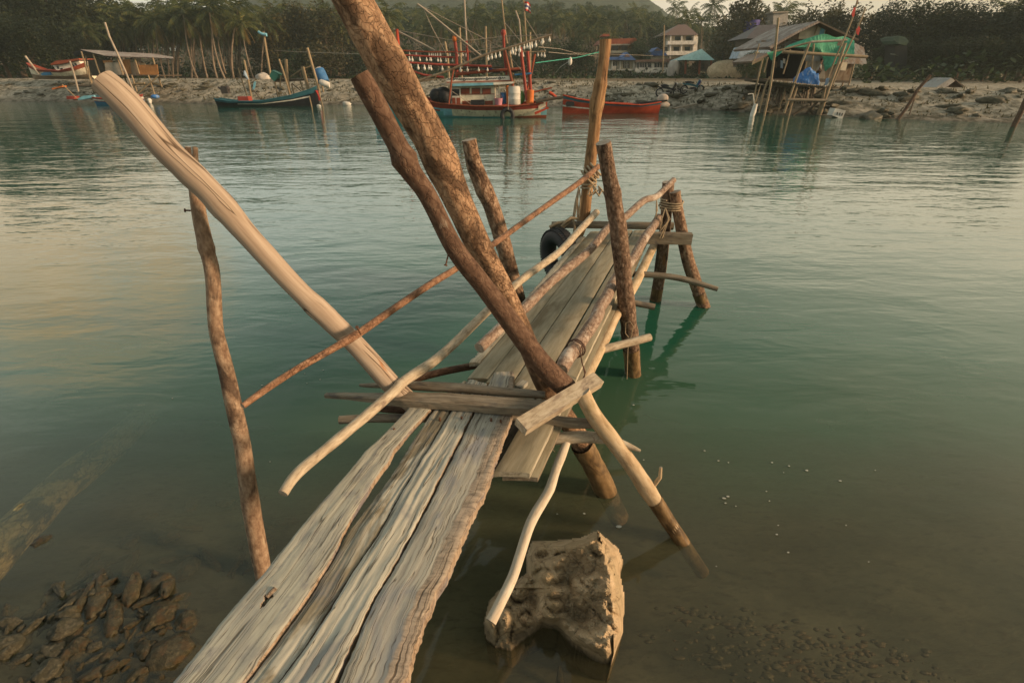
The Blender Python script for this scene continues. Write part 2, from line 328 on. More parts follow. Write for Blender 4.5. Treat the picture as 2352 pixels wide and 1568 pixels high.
m_, nt, b = newmat('creek water'); out = nt.nodes['Material Output']; nt.nodes.remove(b)
pos = nt.nodes.new('ShaderNodeNewGeometry').outputs['Position']; sx = N(nt, 'ShaderNodeSeparateXYZ', Vector=pos)
wob = NOISE(nt, MAPV(nt, pos, (.7, .9, 1)), 1, 4, .55)
yy = MATH(nt, 'ADD', sx.outputs[1], MATH(nt, 'MULTIPLY_ADD', wob, 1.2)); nt.nodes[-2].inputs[2].default_value = -.6
d01 = N(nt, 'ShaderNodeMapRange', Value=yy, From_Min=.4, From_Max=9.0).outputs[0]
turb = RAMP(nt, d01, [(0.0, (.115, .108, .066)), (.2, (.105, .114, .068)), (.33, (.062, .116, .068)), (.5, (.016, .092, .056)), (1.0, (.012, .090, .064))])
opac = RAMP(nt, d01, [(0.0, .06), (.09, .15), (.18, .34), (.26, .62), (.34, .85), (.45, .97)])
dif = N(nt, 'ShaderNodeBsdfDiffuse', Color=turb); tra = N(nt, 'ShaderNodeBsdfTransparent', Color=(.86, .85, .74, 1))
body = N(nt, 'ShaderNodeMixShader', i0=opac, i1=tra.outputs[0], i2=dif.outputs[0])
# ripples: long low swells, cat's-paw wavelets, fine chop; calmer by the near shore
w1 = NOISE(nt, MAPV(nt, pos, (.22, .62, 1), (0, 0, 0), (0, 0, .22)), 1.0, 2, .5, .3)
w2 = NOISE(nt, MAPV(nt, pos, (.85, 2.3, 1), (3, 0, 0), (0, 0, .14)), 1.0, 3, .55, .4)
w3 = NOISE(nt, MAPV(nt, pos, (2.6, 6.4, 1), (0, 4, 0), (0, 0, -.08)), 1.0, 2, .5, .3)
hgt = MATH(nt, 'ADD', MATH(nt, 'MULTIPLY', w1, 1.0), MATH(nt, 'ADD', MATH(nt, 'MULTIPLY', w2, .46), MATH(nt, 'MULTIPLY', w3, .16)))
amp = N(nt, 'ShaderNodeMapRange', Value=sx.outputs[1], From_Min=1.5, From_Max=9.0, To_Min=.10, To_Max=.85).outputs[0]
bp = N(nt, 'ShaderNodeBump', Strength=amp, Distance=.052, Height=hgt).outputs[0]
gl = N(nt, 'ShaderNodeBsdfGlossy', Color=(1, 1, 1, 1), Roughness=.05, Normal=bp)
ci = MATH(nt, 'ABSOLUTE', N(nt, 'ShaderNodeVectorMath', {'operation': 'DOT_PRODUCT'}, i0=nt.nodes.new('ShaderNodeNewGeometry').outputs['Incoming'], i1=bp).outputs['Value'])
fm = MATH(nt, 'ADD', MATH(nt, 'MULTIPLY', MATH(nt, 'POWER', MATH(nt, 'SUBTRACT', 1.0, ci, True), 4.7), .96), .03, True)   # Schlick, the same from above and below
ws = N(nt, 'ShaderNodeMixShader', i0=fm, i1=body.outputs[0], i2=gl.outputs[0]); nt.links.new(ws.outputs[0], out.inputs[0]); M['water'] = m_
struct(grid([-160 + 20 * i for i in range(17)], [-2 + 4 * i for i in range(20)], lambda x, y: 0.0).build('water', M['water']))

# ================================================================== the jetty in the foreground
def curve_pts(pts, anchors, step=.05):
    """pts: (x, y, width) in view pixels; anchors: index -> ('z'|'Y'|'d', value). Depth runs straight (1/d linear) between anchors."""
    s = [0.0]
    for a, b_ in zip(pts, pts[1:]): s.append(s[-1] + math.hypot(b_[0] - a[0], b_[1] - a[1]))
    ia = []
    for i, (k, v) in sorted(anchors.items()):
        x, y = pts[i][:2]; r = ray(x, y); d = v if k == 'd' else (v / r.y if k == 'Y' else (v - EYE) / r.z); ia.append((s[i], 1 / d))
    def inv(t):
        if len(ia) == 1: return ia[0][1]
        for j in range(len(ia) - 1):
            if t <= ia[j + 1][0] or j == len(ia) - 2:
                (a, p), (b_, q) = ia[j], ia[j + 1]; return p + (q - p) * (t - a) / (b_ - a)
    P = []
    for (x, y, w), t in zip(pts, s):
        d = 1 / inv(t); p = CAMP + ray(x, y) * d; P.append((p.x, p.y, p.z, w * .5 * d / FPX))
    L = sum((Vector(a[:3]) - Vector(b_[:3])).length for a, b_ in zip(P, P[1:]))
    n = max(2, int(L / step / (len(P) - 1)))
    return catmull(P, n)
SEEDS = iter(range(1, 900))
def pole(name, label, cat, pts, anchors, mat, capmat='cut', group=None, rough=.06, seg=18, step=.05, parent=None, knots=(), under=0.0, mb=None):
    C = curve_pts(pts, anchors, step)
    if under:                                    # carry the foot on below the water
        a, b_ = Vector(C[-4][:3]), Vector(C[-1][:3]); e = b_ + (b_ - a).normalized() * under; C.append([e.x, e.y, e.z, C[-1][3]])
    rad = []
    for i, c in enumerate(C):
        r = c[3]
        for kx, kh, kw in knots:
            t = i / (len(C) - 1); r *= 1 + kh * math.exp(-((t - kx) / kw) ** 2)
        rad.append(r)
    m = mb or MB(); m.tube([c[:3] for c in C], rad, seg, True, 0, 1, rough, next(SEEDS) * 1.37)
    if mb: return C
    o = m.build(name, [M[mat] if isinstance(mat, str) else mat, M[capmat]], parent, None if parent else C[0][:3])
    if not parent: tag(o, label, cat, group)
    return o

# --- big leaning trunk (A), brown pole in front of it (B) and its foot brace (C)
big = pole('tree_pole', 'thickest leaning trunk with flaky cracked orange bark, rising out of the frame', 'tree pole',
     [(735, -140, 92), (809, 0, 88), (872, 112, 90), (932, 222, 84), (985, 313, 78), (1047, 450, 68), (1100, 566, 58), (1148, 655, 53), (1190, 742, 48), (1222, 812, 46), (1250, 880, 44), (1292, 948, 46), (1338, 1020, 47), (1392, 1128, 46)],
     {0: ('Y', 2.46), 13: ('z', -.02)}, 'trunk', rough=.07, seg=28, step=.03, knots=((.34, .10, .02), (.2, .05, .03), (.62, .05, .015)), under=.3)
brown = pole('leaning_pole', 'dark brown leaning pole with a knot, in front of the thickest trunk', 'pole',
     [(825, 172, 46), (858, 230, 50), (905, 318, 48), (941, 388, 47), (984, 452, 42), (1046, 572, 44), (1120, 668, 45), (1213, 794, 47), (1258, 850, 50), (1303, 893, 50)],
     {0: ('Y', 2.18), 9: ('Y', 2.33)}, 'brown', rough=.06, seg=22, step=.03, knots=((.295, .22, .022), (.31, .1, .05), (.05, .05, .03)))
brace = MB()
Cb = pole('', '', '', [(1336, 900, 38), (1362, 950, 38), (1405, 1008, 38), (1447, 1064, 38), (1490, 1128, 37), (1527, 1184, 33), (1566, 1243, 31)],
     {0: ('Y', 2.24), 6: ('z', -.01)}, 'brace', step=.03, mb=brace, seg=20, knots=((.62, .12, .04),), under=.3)
tw = Cb[int(len(Cb) * .61)]; tv = Vector(tw[:3])
brace.tube([tv + Vector((.05, 0, .02)), tv + Vector((.075, .0, .08)), tv + Vector((.072, .01, .15))], [.014, .012, .009], 8, True, 0, 1, .05)
o = brace.build('brace_pole', [M['brace'], M['cut']], None, Cb[0][:3]); tag(o, 'pale barkless brace pole with a short twig, entering the water beyond the rock', 'pole')
wet = MB(); wt = Cb[int(len(Cb) * .69):]; wet.tube([c[:3] for c in wt], [c[3] * 1.05 for c in wt], 18, False, 0, None, .09, 31.0)
w_ = wet.build('silty_foot', M['silt'], o); w_.matrix_parent_inverse = Matrix.Translation(-o.location)
bigc = curve_pts([(1338, 1020, 50), (1362, 1066, 50), (1394, 1131, 49)], {0: ('Y', 2.468), 2: ('z', -.03)}, .03)
wet = MB(); wet.tube([c[:3] for c in bigc], [c[3] * 1.04 for c in bigc], 22, False, 0, None, .12, 11.0)
w_ = wet.build('barnacled_foot', M['silt'], big); w_.matrix_parent_inverse = Matrix.Translation(-big.location)

# --- left pale log (D) on its forked prop (E)
pole('pale_log', 'thick pale debarked log with long cracks, propped in the left forked post', 'log',
     [(236, 186, 60), (266, 212, 63), (310, 258, 63), (377, 338, 60), (432, 392, 58), (477, 436, 56), (530, 494, 55), (560, 530, 52), (653, 632, 48), (700, 680, 47), (745, 722, 50), (765, 742, 48), (823, 798, 45), (898, 882, 45), (945, 926, 42)],
     {0: ('d', 1.93), 5: ('d', 2.12), 14: ('d', 2.86)}, 'pale_log', rough=.05, seg=28, step=.03, knots=((.40, .10, .02), (.68, .07, .02), (.30, .05, .03)))
fork = MB()
fo = pole('', '', '', [(444, 404, 26), (449, 430, 28), (458, 495, 31), (474, 570, 31), (488, 630, 32), (495, 747, 30), (506, 800, 31), (522, 861, 33), (540, 945, 34), (557, 1024, 35), (576, 1159, 38), (599, 1286, 35), (612, 1352, 35)],
     {0: ('Y', 2.33), 12: ('z', -.1)}, 'branch', step=.04, mb=fork, seg=18, knots=((.245, .18, .012), (.9, .08, .02)))
f0 = [Vector((c[0], c[1], c[2])) for c in curve_pts([(449, 420, 20), (438, 385, 15), (431, 337, 13)], {0: ('Y', 2.34), 2: ('Y', 2.34)}, .05)]
f1 = [Vector((c[0], c[1], c[2])) for c in curve_pts([(449, 420, 20), (449, 380, 12), (448, 339, 11)], {0: ('Y', 2.34), 2: ('Y', 2.42)}, .05)]
fork.tube(f0, [.0155 - .003 * i / len(f0) for i in range(len(f0))], 10, True, 0, 1, .1, 3); fork.tube(f1, [.0145 - .004 * i / len(f1) for i in range(len(f1))], 10, True, 0, 1, .1, 5)
o = fork.build('forked_post', [M['branch'], M['cut']], None, fo[-1][:3]); tag(o, 'slim spotted brown post with a forked top holding the pale log', 'post')

# --- standing posts
pole('mooring_post', 'short post with a bare bleached top and bark below, left of the far deck', 'post',
     [(1077, 321, 34), (1083, 350, 35), (1091, 383, 37), (1110, 430, 39), (1128, 471, 38), (1147, 530, 37), (1160, 576, 36), (1178, 640, 33), (1196, 700, 31), (1215, 770, 30)],
     {0: ('Y', 4.2), 9: ('Y', 4.3)}, 'post', rough=.09, seg=20, knots=((.35, .08, .03),), step=.04)
pole('jetty_post', 'scaly brown post with a flat cut top standing at the right edge of the deck', 'post',
     [(1385, 327, 34), (1392, 365, 34), (1398, 400, 35), (1406, 441, 37), (1414, 490, 38), (1421, 529, 39), (1432, 632, 38), (1442, 728, 35), (1448, 780, 37), (1455, 862, 33)],
     {0: ('Y', 3.72), 6: ('Y', 3.88), 9: ('z', -.02)}, 'post2', rough=.09, seg=20, knots=((.33, .10, .03), (.74, .12, .03), (.84, .10, .02)), under=.5, step=.04)
pole('tall_post', 'tall orange-brown stripped post with a knot, at the far left corner of the deck', 'post',
     [(1391, 91, 27), (1389, 120, 26), (1381, 180, 26), (1377, 210, 30), (1369, 255, 31), (1366, 290, 25), (1360, 340, 27), (1348, 441, 26), (1341, 498, 27), (1325, 545, 24), (1306, 595, 22)],
     {0: ('Y', 6.08), 10: ('Y', 6.1)}, 'orange_wood', rough=.09, seg=18, knots=((.24, .16, .03), (.36, .16, .02)), step=.05)
endR = pole('corner_post', 'dark post under the upper handrail tip at the far right corner of the deck', 'post',
     [(1535, 418, 27), (1532, 460, 26), (1527, 529, 25), (1517, 617, 27), (1506, 690, 25)], {0: ('Y', 5.74), 4: ('z', -.02)}, 'post2', rough=.07, seg=16, under=.5)
pole('slanted_post', 'outermost pale slanted post roped to the far right corner of the deck', 'post',
     [(1550, 440, 26), (1557, 485, 25), (1578, 590, 28), (1598, 650, 28), (1617, 706, 27)], {0: ('Y', 5.66), 4: ('z', -.02)}, 'post', rough=.06, seg=16, under=.5)

def wetfoot(o, pts, anchors, mt='silt'):
    C = curve_pts(pts, anchors, .04); m = MB(); m.tube([c[:3] for c in C], [c[3] * 1.05 for c in C], 18, False, 0, None, .09, next(SEEDS) * 1.3); w = m.build('wet_foot', M[mt], o); w.matrix_parent_inverse = Matrix.Translation(-o.location)
wetfoot(bpy.data.objects['jetty_post'], [(1449, 800, 35), (1452, 830, 34), (1455, 868, 33)], {0: ('Y', 3.955), 2: ('z', -.05)})
wetfoot(endR, [(1510, 660, 25), (1508, 675, 25), (1505, 696, 25)], {0: ('Y', 5.755), 2: ('z', -.05)})
wetfoot(bpy.data.objects['slanted_post'], [(1605, 672, 27.5), (1611, 690, 27), (1619, 711, 27)], {0: ('Y', 5.58), 2: ('z', -.06)})

# --- hand rails and long sticks
pole('hand_rail', 'thin ringed brown rail running past the trunk to the tall post', 'rail',
     [(557, 932, 15), (622, 886, 16), (689, 843, 16), (760, 803, 17), (830, 761, 19), (909, 706, 17), (985, 655, 16), (1052, 614, 15), (1135, 559, 14), (1200, 512, 13), (1270, 462, 13), (1330, 420, 13), (1374, 383, 13)],
     {0: ('d', 2.0), 4: ('d', 2.46), 12: ('Y', 6.0)}, 'rail_brown', rough=.07, seg=12, knots=((.30, .12, .02),))
pole('hand_rail', 'long pale stick rail lying across the foot of the pale debarked log', 'rail',
     [(650, 1133, 23), (684, 1086, 25), (757, 1024, 23), (839, 956, 24), (904, 899, 24), (931, 873, 24), (1019, 811, 22), (1124, 710, 20), (1201, 640, 18), (1284, 579, 17), (1330, 530, 16), (1370, 488, 15)],
     {0: ('z', 1.0), 5: ('z', 1.06), 11: ('z', 1.06)}, 'rail_pale', rough=.07, seg=14, knots=((.42, .12, .015), (.2, .08, .02)))
pole('hand_rail', 'pinkish flaking handrail with a cut near end, ending on top of the corner post', 'rail',
     [(1101, 800, 26), (1128, 773, 26), (1155, 748, 25), (1208, 704, 25), (1250, 662, 22), (1295, 622, 22), (1355, 574, 19), (1393, 527, 19), (1415, 512, 17), (1439, 496, 17), (1479, 461, 16), (1505, 453, 15), (1525, 436, 14), (1547, 414, 13)],
     {0: ('d', 3.02), 7: ('Y', 4.25), 13: ('Y', 5.62)}, 'rail_pink', rough=.08, seg=14, knots=((.4, .08, .02),))
pole('hand_rail', 'crooked pinkish lower rail along the right edge of the deck, wired at its near end', 'rail',
     [(1289, 850, 32), (1305, 818, 34), (1326, 794, 32), (1368, 732, 29), (1378, 705, 28), (1392, 685, 27), (1410, 648, 25), (1430, 620, 23), (1454, 593, 22), (1478, 551, 21), (1497, 525, 19), (1513, 499, 17)],
     {0: ('z', .98), 6: ('Y', 4.12), 11: ('Y', 5.66)}, 'rail_pink', rough=.08, seg=14, knots=((.3, .1, .03),))
pole('stringer_log', 'smooth pale stringer log running under the right edge of the deck', 'log',
     [(1340, 885, 24), (1346, 869, 24), (1385, 790, 23), (1416, 723, 22), (1456, 658, 21), (1478, 614, 20), (1505, 558, 18)], {0: ('z', .70), 6: ('z', .72)}, 'brace', rough=.06, seg=14)
g = 'stub logs sticking out under the right of the deck'
pole('stub_log', 'longest curved stub log under the deck, reaching to the slanted post', 'log', [(1380, 626, 15), (1451, 629, 15), (1519, 633, 14), (1574, 642, 14), (1648, 664, 11)], {0: ('z', .70), 4: ('z', .62)}, 'cross', group=g, seg=12)
pole('stub_log', 'short straight stub log just above the water behind the jetty post', 'log', [(1380, 682, 14), (1457, 696, 14), (1504, 705, 15)], {0: ('z', .71), 2: ('z', .66)}, 'cross', group=g, seg=12)
pole('stub_log', 'stub log pointing up to the right in front of the jetty post foot', 'log', [(1290, 835, 18), (1372, 806, 19), (1421, 793, 19), (1493, 774, 18)], {0: ('z', .66), 3: ('z', .72)}, 'rail_pale', group=g, seg=12)
pole('end_beam', 'round log laid across the far end of the deck under the rail tips', 'log', [(1267, 517, 16), (1330, 516, 17), (1440, 518, 17), (1546, 519, 18)], {0: ('Y', 5.98), 3: ('Y', 5.9)}, 'cross', seg=14)
q0, q1 = on_Y(1478, 546, 5.55), on_Y(1588, 548, 5.5)
o = MB().beam(q0, q1, .09, .125).build('square_beam', M['cross'], None, q0); tag(o, 'square grey timber beam sticking out past the far right corner of the deck', 'beam')

# --- deck: five long boards, then one slab edge
def board(name, label, Lp, Rp, z, thick, mat, sidemat=None, jagL=.004, jagR=.004, relief=.006, group=None, n=120, nx=9, hole=None, curl=0.0, seed=0):
    """board between two edge polylines given as world (x, y); rows run along its length"""
    def res(P):
        s = [0.0]
        for a, b_ in zip(P, P[1:]): s.append(s[-1] + math.hypot(b_[0] - a[0], b_[1] - a[1]))
        o = []
        for i in range(n + 1):
            t = s[-1] * i / n; j = max(k for k in range(len(P) - 1) if s[k] <= t + 1e-9 or k == 0); f = (t - s[j]) / max(1e-6, s[j + 1] - s[j])
            o.append((P[j][0] + (P[j + 1][0] - P[j][0]) * f, P[j][1] + (P[j + 1][1] - P[j][1]) * f))
        return o
    A, B = res(Lp), res(Rp); vs, wc = [], []; L = 0
    for i in range(n + 1):
        a, b_ = Vector((*A[i], 0)), Vector((*B[i], 0)); w0 = .2
        if i: L += ((a + b_) / 2 - prev).length
        prev = (a + b_) / 2; ac = (b_ - a).normalized(); wdt = (b_ - a).length
        a = a - ac * (jagL * (noise.noise(Vector((L * 14, seed, 0))) + .7 * noise.noise(Vector((L * 45, seed, 2))))); b_ = b_ + ac * (jagR * (noise.noise(Vector((L * 14, seed, 5))) + .7 * noise.noise(Vector((L * 45, seed, 7)))))
        for k in range(nx + 1):
            u = k / nx; p = a.lerp(b_, u); e = min(u, 1 - u) * wdt
            h = relief * (noise.noise(Vector((u * wdt * 34 + seed * 3, L * 2.2, 1))) + .5 * noise.noise(Vector((u * wdt * 80 + seed, L * 5, 4)))) - .006 * math.exp(-e / .006) + curl * (2 * u - 1) ** 2
            vs.append((p.x, p.y, z(p.x, p.y) + h)); wc.append(((u - .5) * wdt + seed * 1.7, h * .6 + seed, L + seed * 3.1))
    w = nx + 1; fs = []
    for i in range(n):
        for k in range(nx):
            if hole and hole(vs[i * w + k]): continue
            fs.append((i * w + k, i * w + k + 1, (i + 1) * w + k + 1, (i + 1) * w + k))
    m = MB(); m.add(vs, fs, wc, 0, True)
    per = [i * w for i in range(n + 1)] + [n * w + k for k in range(1, w)] + [i * w + nx for i in range(n - 1, -1, -1)] + [k for k in range(nx - 1, 0, -1)]
    top = [vs[i] for i in per]; bot = [(p[0], p[1], p[2] - thick) for p in top]; N_ = len(per); wt = [wc[i] for i in per]; wb = [(a + .01, b_ + thick, c) for a, b_, c in wt]
    m.add(top + bot, [(i, N_ + i, N_ + (i + 1) % N_, (i + 1) % N_) for i in range(N_)], wt + wb, 1)
    lo = [(p[0], p[1], p[2] - thick) for p in vs]; m.add(lo, [f[::-1] for f in fs], wc, 1)
    if hole:                                  # walls of the hole
        inn = set(fs); edge = {}
        for f in fs:
            for a, b_ in zip(f, f[1:] + f[:1]): edge[(a, b_)] = edge.get((b_, a), 0)
        pers = set(per)
        for f in fs:
            for a, b_ in zip(f, f[1:] + f[:1]):
                if (b_, a) not in edge and not (a in pers and b_ in pers):
                    m.add([vs[a], vs[b_], lo[b_], lo[a]], [(0, 3, 2, 1)], [wc[a], wc[b_], wc[b_], wc[a]], 1)
    o = m.build(name, [M[mat], M[sidemat or mat]], None, vs[0]); return tag(o, label, 'plank', group)
ZD = .80
nl, nr = on_z(1041, 877, ZD), on_z(1322, 882, ZD); fl, frr = on_z(1342, 532, ZD), on_z(1492, 530, ZD)
def dk(u, v):                                 # u across 0..1, v metres along from the near visible edge
    a = Vector(nl).lerp(nr, u); b_ = Vector(fl).lerp(frr, u); return a.lerp(b_, v / ((Vector(fl) - Vector(nl)).length))
LD = (Vector(fl) - Vector(nl)).length
g = 'long sanded boards of the far deck'
info = [(.0, .085, .25, 'rough pale slab forming the left edge of the far deck', 'deck_edge', LD * .93), (.09, .262, .05, 'narrow sandy deck board next to the rough slab at the left edge', 'deck', LD),
        (.27, .485, .0, 'wide sandy deck board in the middle of the far deck, left of the dark seam', 'deck', LD), (.496, .735, -.2, 'sandy deck board between the dark seam and the wide gap', 'deck', LD + .02),
        (.757, .985, -.86, 'rightmost sandy deck board, its near end sticking out beside the bleached planks', 'deck', LD)]
for k, (a, b_, v0, lb, mt, v1) in enumerate(info):
    Lp = [dk(a, v0)[:2], dk(a, LD / 2)[:2], dk(a, v1)[:2]]; Rp = [dk(b_, v0)[:2], dk(b_, LD / 2)[:2], dk(b_, v1)[:2]]
    board('deck_board', lb, Lp, Rp, lambda x, y, k=k: ZD + .003 * k + (.012 if k == 0 else 0), .035, mt, 'deck_edge' if k == 4 else mt, .014 if k == 0 else .002, .002, .003, g, 160, 6, seed=k + 1)
Lp, Rp = [dk(.80, -.84)[:2], dk(.80, LD - .1)[:2]], [dk(1.03, -.84)[:2], dk(1.03, LD - .1)[:2]]
board('under_board', 'second board stacked beneath the rightmost deck board', Lp, Rp, lambda x, y: ZD - .036, .03, 'deck', 'cross', .004, .006, .003, None, 80, 4, seed=9)
Lp, Rp = [dk(.60, -.80)[:2], dk(.62, 1.0)[:2]], [dk(.74, -.80)[:2], dk(.76, 1.0)[:2]]
board('under_board', 'short dark board end hidden in shade under the bleached planks', Lp, Rp, lambda x, y: ZD - .04, .03, 'cross', 'cross', .004, .004, .003, None, 40, 4, seed=10)

# --- four bleached planks of the near gangway
ZP = .92
def pz(x, y): return ZP - .012 * max(0, y - 2.0)
def px2(P, z=ZP): return [on_z(x, y, z)[:2] for x, y in P]
def ext(P, n=60):                             # carry the first point on towards the shore
    (x0, y0), (x1, y1) = P[0], P[1]; k = 1.1; return [(x0 - (x1 - x0) / abs(y1 - y0) * n, y0 + n)] + list(P)
e1L = [(401, 1568), (532, 1404), (613, 1312), (633, 1286), (730, 1167), (795, 1094), (839, 1040), (882, 1000), (934, 945), (955, 905)]
e1R = [(559, 1568), (616, 1495), (702, 1377), (763, 1283), (785, 1234), (803, 1200), (832, 1150), (858, 1108), (890, 1065), (906, 1035), (942, 991), (990, 940), (1012, 905)]
e2L = [(566, 1568), (622, 1495), (708, 1377), (766, 1283), (806, 1213), (847, 1159), (893, 1098), (942, 1020), (990, 948), (1040, 880)]
e2R = [(634, 1568), (700, 1481), (748, 1406), (810, 1307), (865, 1227), (918, 1132), (986, 1024), (1032, 943), (1072, 872)]
e3L = [(640, 1568), (705, 1481), (754, 1406), (815, 1307), (869, 1227), (922, 1132), (990, 1024), (1036, 943), (1076, 868)]
e3R = [(768, 1562), (852, 1382), (914, 1279), (985, 1146), (1044, 1029), (1086, 945), (1118, 880)]
e4L = [(778, 1568), (858, 1382), (920, 1279), (991, 1146), (1050, 1029), (1091, 945), (1135, 852)]
e4R = [(926, 1568), (976, 1410), (1006, 1351), (1036, 1296), (1050, 1261), (1066, 1218), (1082, 1187), (1099, 1148), (1123, 1101), (1145, 1031), (1177, 947), (1180, 850)]
hc = on_z(612, 1374, ZP + .014); hd = (on_z(628, 1350, ZP + .014) - on_z(596, 1398, ZP + .014)); hl = hd.length / 2; hd.normalize()
def hole1(p):
    q = Vector(p) - hc; q.z = 0; a = q.dot(hd); b_ = (q - hd * a).length; return b_ < .014 * max(0, 1 - (a / hl) ** 2) * (1 + .5 * noise.noise(Vector((a * 60, 0, 0))))
g = 'bleached planks of the near gangway'
board('gangway_plank', 'smooth pale plank with a knot hole, leftmost of the near gangway', px2(ext(e1L)), px2(ext(e1R)), lambda x, y: pz(x, y) + .014, .03, 'plank', 'plank_side', .003, .004, .002, g, 460, 44, hole1, seed=11)
board('gangway_plank', 'sand stained cracked plank, second from the left on the near gangway', px2(ext(e2L)), px2(ext(e2R)), lambda x, y: pz(x, y) - .002, .035, 'plank_worn', 'plank_side', .004, .004, .006, g, 340, 24, seed=12)
board('gangway_plank', 'plank with a long sandy worn groove, third from the left on the near gangway', px2(ext(e3L)), px2(ext(e3R)), lambda x, y: pz(x, y) + .004, .04, 'plank_groove', 'plank_side', .003, .005, .008, g, 340, 24, seed=13)
board('gangway_plank', 'bluish grey plank with a ragged bark edge, rightmost of the near gangway', px2(ext(e4L)), px2(ext(e4R)), lambda x, y: pz(x, y), .055, 'plank_bark', 'plank_side', .004, .010, .004, g, 420, 24, seed=14)
for x, y, nm_ in [(905, 985, 'gangway_plank'), (1010, 960, 'gangway_plank.001'), (1060, 958, 'gangway_plank.002'), (1128, 962, 'gangway_plank.003'), (1150, 965, 'gangway_plank.003')]:
    pn = bpy.data.objects[nm_]; q = on_z(x, y, ZP + .014); m = MB(); m.tube([q + Vector((0, 0, -.03)), q + Vector((0, 0, .004))], .006, 8); o = m.build('nail_head', M['nail'], pn); o.matrix_parent_inverse = Matrix.Translation(-pn.location)
kn = on_z(622, 1361, ZP + .010); o = MB().tube([kn + Vector((-.008, -.014, -.004)), kn + Vector((.012, .016, .006))], [.010, .009], 10, True, 0, 0, .2, 4).build('knot_plug', M['plank_side'], bpy.data.objects['gangway_plank']); o.matrix_parent_inverse = Matrix.Translation(-bpy.data.objects['gangway_plank'].location)
q = on_z(1200, 885, ZD + .02); o = MB().beam(q + Vector((-.03, -.04, 0)), q + Vector((.015, .03, .0)), .05, .04).build('wood_offcut', M['plank'], None, q); tag(o, 'small pale wood offcut behind the front round crossbeam', 'offcut')

# --- crossbeams under and over the planks
pole('cross_log', 'dark log behind the foot of the pale log, passing under the far deck', 'log', [(926, 879, 16), (948, 871, 17), (1010, 855, 17), (1071, 843, 17), (1180, 822, 16)], {0: ('z', .70), 4: ('z', .71)}, 'brown', seg=14)
pole('cross_log', 'round grey log with a tapered tip lying on the plank ends', 'log', [(827, 884, 7), (850, 885, 11), (895, 884, 16), (939, 885, 21), (1000, 888, 23), (1063, 891, 23), (1140, 898, 21), (1206, 903, 20), (1252, 907, 17)],
     {0: ('z', .86), 3: ('z', .945), 8: ('z', .96)}, 'cross', seg=16, rough=.05)
def hewn(pts, anchors, w, h):
    C = curve_pts([(x, y, 10) for x, y, _ in pts], anchors, .04); m = MB(); vs, wc = [], []; n = len(C); L = 0
    for i, c in enumerate(C):
        p = Vector(c[:3]); t = (Vector(C[min(i + 1, n - 1)][:3]) - Vector(C[max(i - 1, 0)][:3])).normalized(); y = Vector((0, 0, 1)).cross(t).normalized(); z = t.cross(y)
        if i: L += (p - Vector(C[i - 1][:3])).length
        f = i / (n - 1) * (len(pts) - 1); j = min(int(f), len(pts) - 2); s = pts[j][2] + (pts[j + 1][2] - pts[j][2]) * (f - j)
        for (a, b_) in ((-.5, -.5), (.5, -.5), (.52, .3), (.36, .5), (-.36, .5), (-.52, .3)):
            q = noise.noise(Vector((L * 9, a * 3, b_ * 3))) * .10; vs.append(p + y * (a * w * s * (1 + q)) + z * (b_ * h * s * (1 + q))); wc.append((a * w * s + 5, b_ * h * s, L + 2))
    m.add(vs, [(i * 6 + k, i * 6 + (k + 1) % 6, (i + 1) * 6 + (k + 1) % 6, (i + 1) * 6 + k) for i in range(n - 1) for k in range(6)] + [(5, 4, 3, 2, 1, 0), tuple((n - 1) * 6 + k for k in range(6))], wc); return m, C
mm, Cc = hewn([(748, 907, .35), (800, 909, .5), (866, 913, .65), (930, 916, 1.0), (1034, 921, 1.05), (1169, 931, 1.1), (1270, 938, 1.0)], {0: ('z', .90), 3: ('z', .955), 6: ('z', .965)}, .085, .06)
o = mm.build('cross_beam', [M['cross']], None, Cc[0][:3]); tag(o, 'grey hewn beam with a splintered thin tip, nearest of the beams over the planks', 'beam')
pole('cross_log', 'round log carried under the bleached planks, reaching to the brace pole', 'log', [(780, 964, 19), (850, 960, 20), (920, 960, 20), (1050, 958, 22), (1185, 955, 24), (1305, 970, 25), (1362, 972, 24)], {0: ('z', .82), 6: ('z', .80)}, 'cross', seg=16)
pole('cross_log', 'short dark stick between the two crossbeams left of the planks', 'log', [(862, 937, 15), (900, 940, 18), (960, 942, 18), (1040, 945, 16)], {0: ('z', .845), 3: ('z', .84)}, 'brown', seg=12)
fk = MB(); pole('', '', '', [(1200, 1008, 26), (1275, 1007, 28), (1330, 1003, 28), (1372, 1005, 27), (1405, 1011, 22), (1440, 1022, 15), (1471, 1035, 6)], {0: ('z', .70), 3: ('z', .71), 6: ('z', .66)}, 'rail_pale', mb=fk, seg=16)
s0 = curve_pts([(1362, 1008, 20), (1380, 995, 16), (1392, 985, 10)], {0: ('z', .72), 2: ('z', .75)}, .03); fk.tube([c[:3] for c in s0], [c[3] for c in s0], 10, True, 0, 1, .05)
o = fk.build('forked_log', [M['rail_pale'], M['cut']], None, s0[0][:3]); tag(o, 'short forked pale log with a pointed tip behind the brace pole', 'log')
pole('white_branch', 'bleached white branch hanging down from the deck to the rock', 'branch',
     [(1304, 1008, 18), (1299, 1022, 19), (1288, 1050, 22), (1277, 1078, 21), (1263, 1122, 22), (1246, 1152, 23), (1228, 1182, 24), (1212, 1218, 24), (1187, 1297, 24), (1173, 1335, 25), (1150, 1382, 26), (1127, 1427, 27)],
     {0: ('z', .70), 11: ('z', .30)}, 'white_branch', rough=.05, seg=16, step=.03, knots=((.35, .1, .03),), capmat='cut')
q0, q1 = on_z(1196, 982, 1.0), on_z(1372, 872, 1.03)
o = MB().beam(q0 + Vector((0, 0, .005)), q1, .085, .055, roll=.35).build('board_offcut', M['rail_pale'], None, q0); tag(o, 'pale square-ended board lying askew over the junction of beam and brace', 'board')

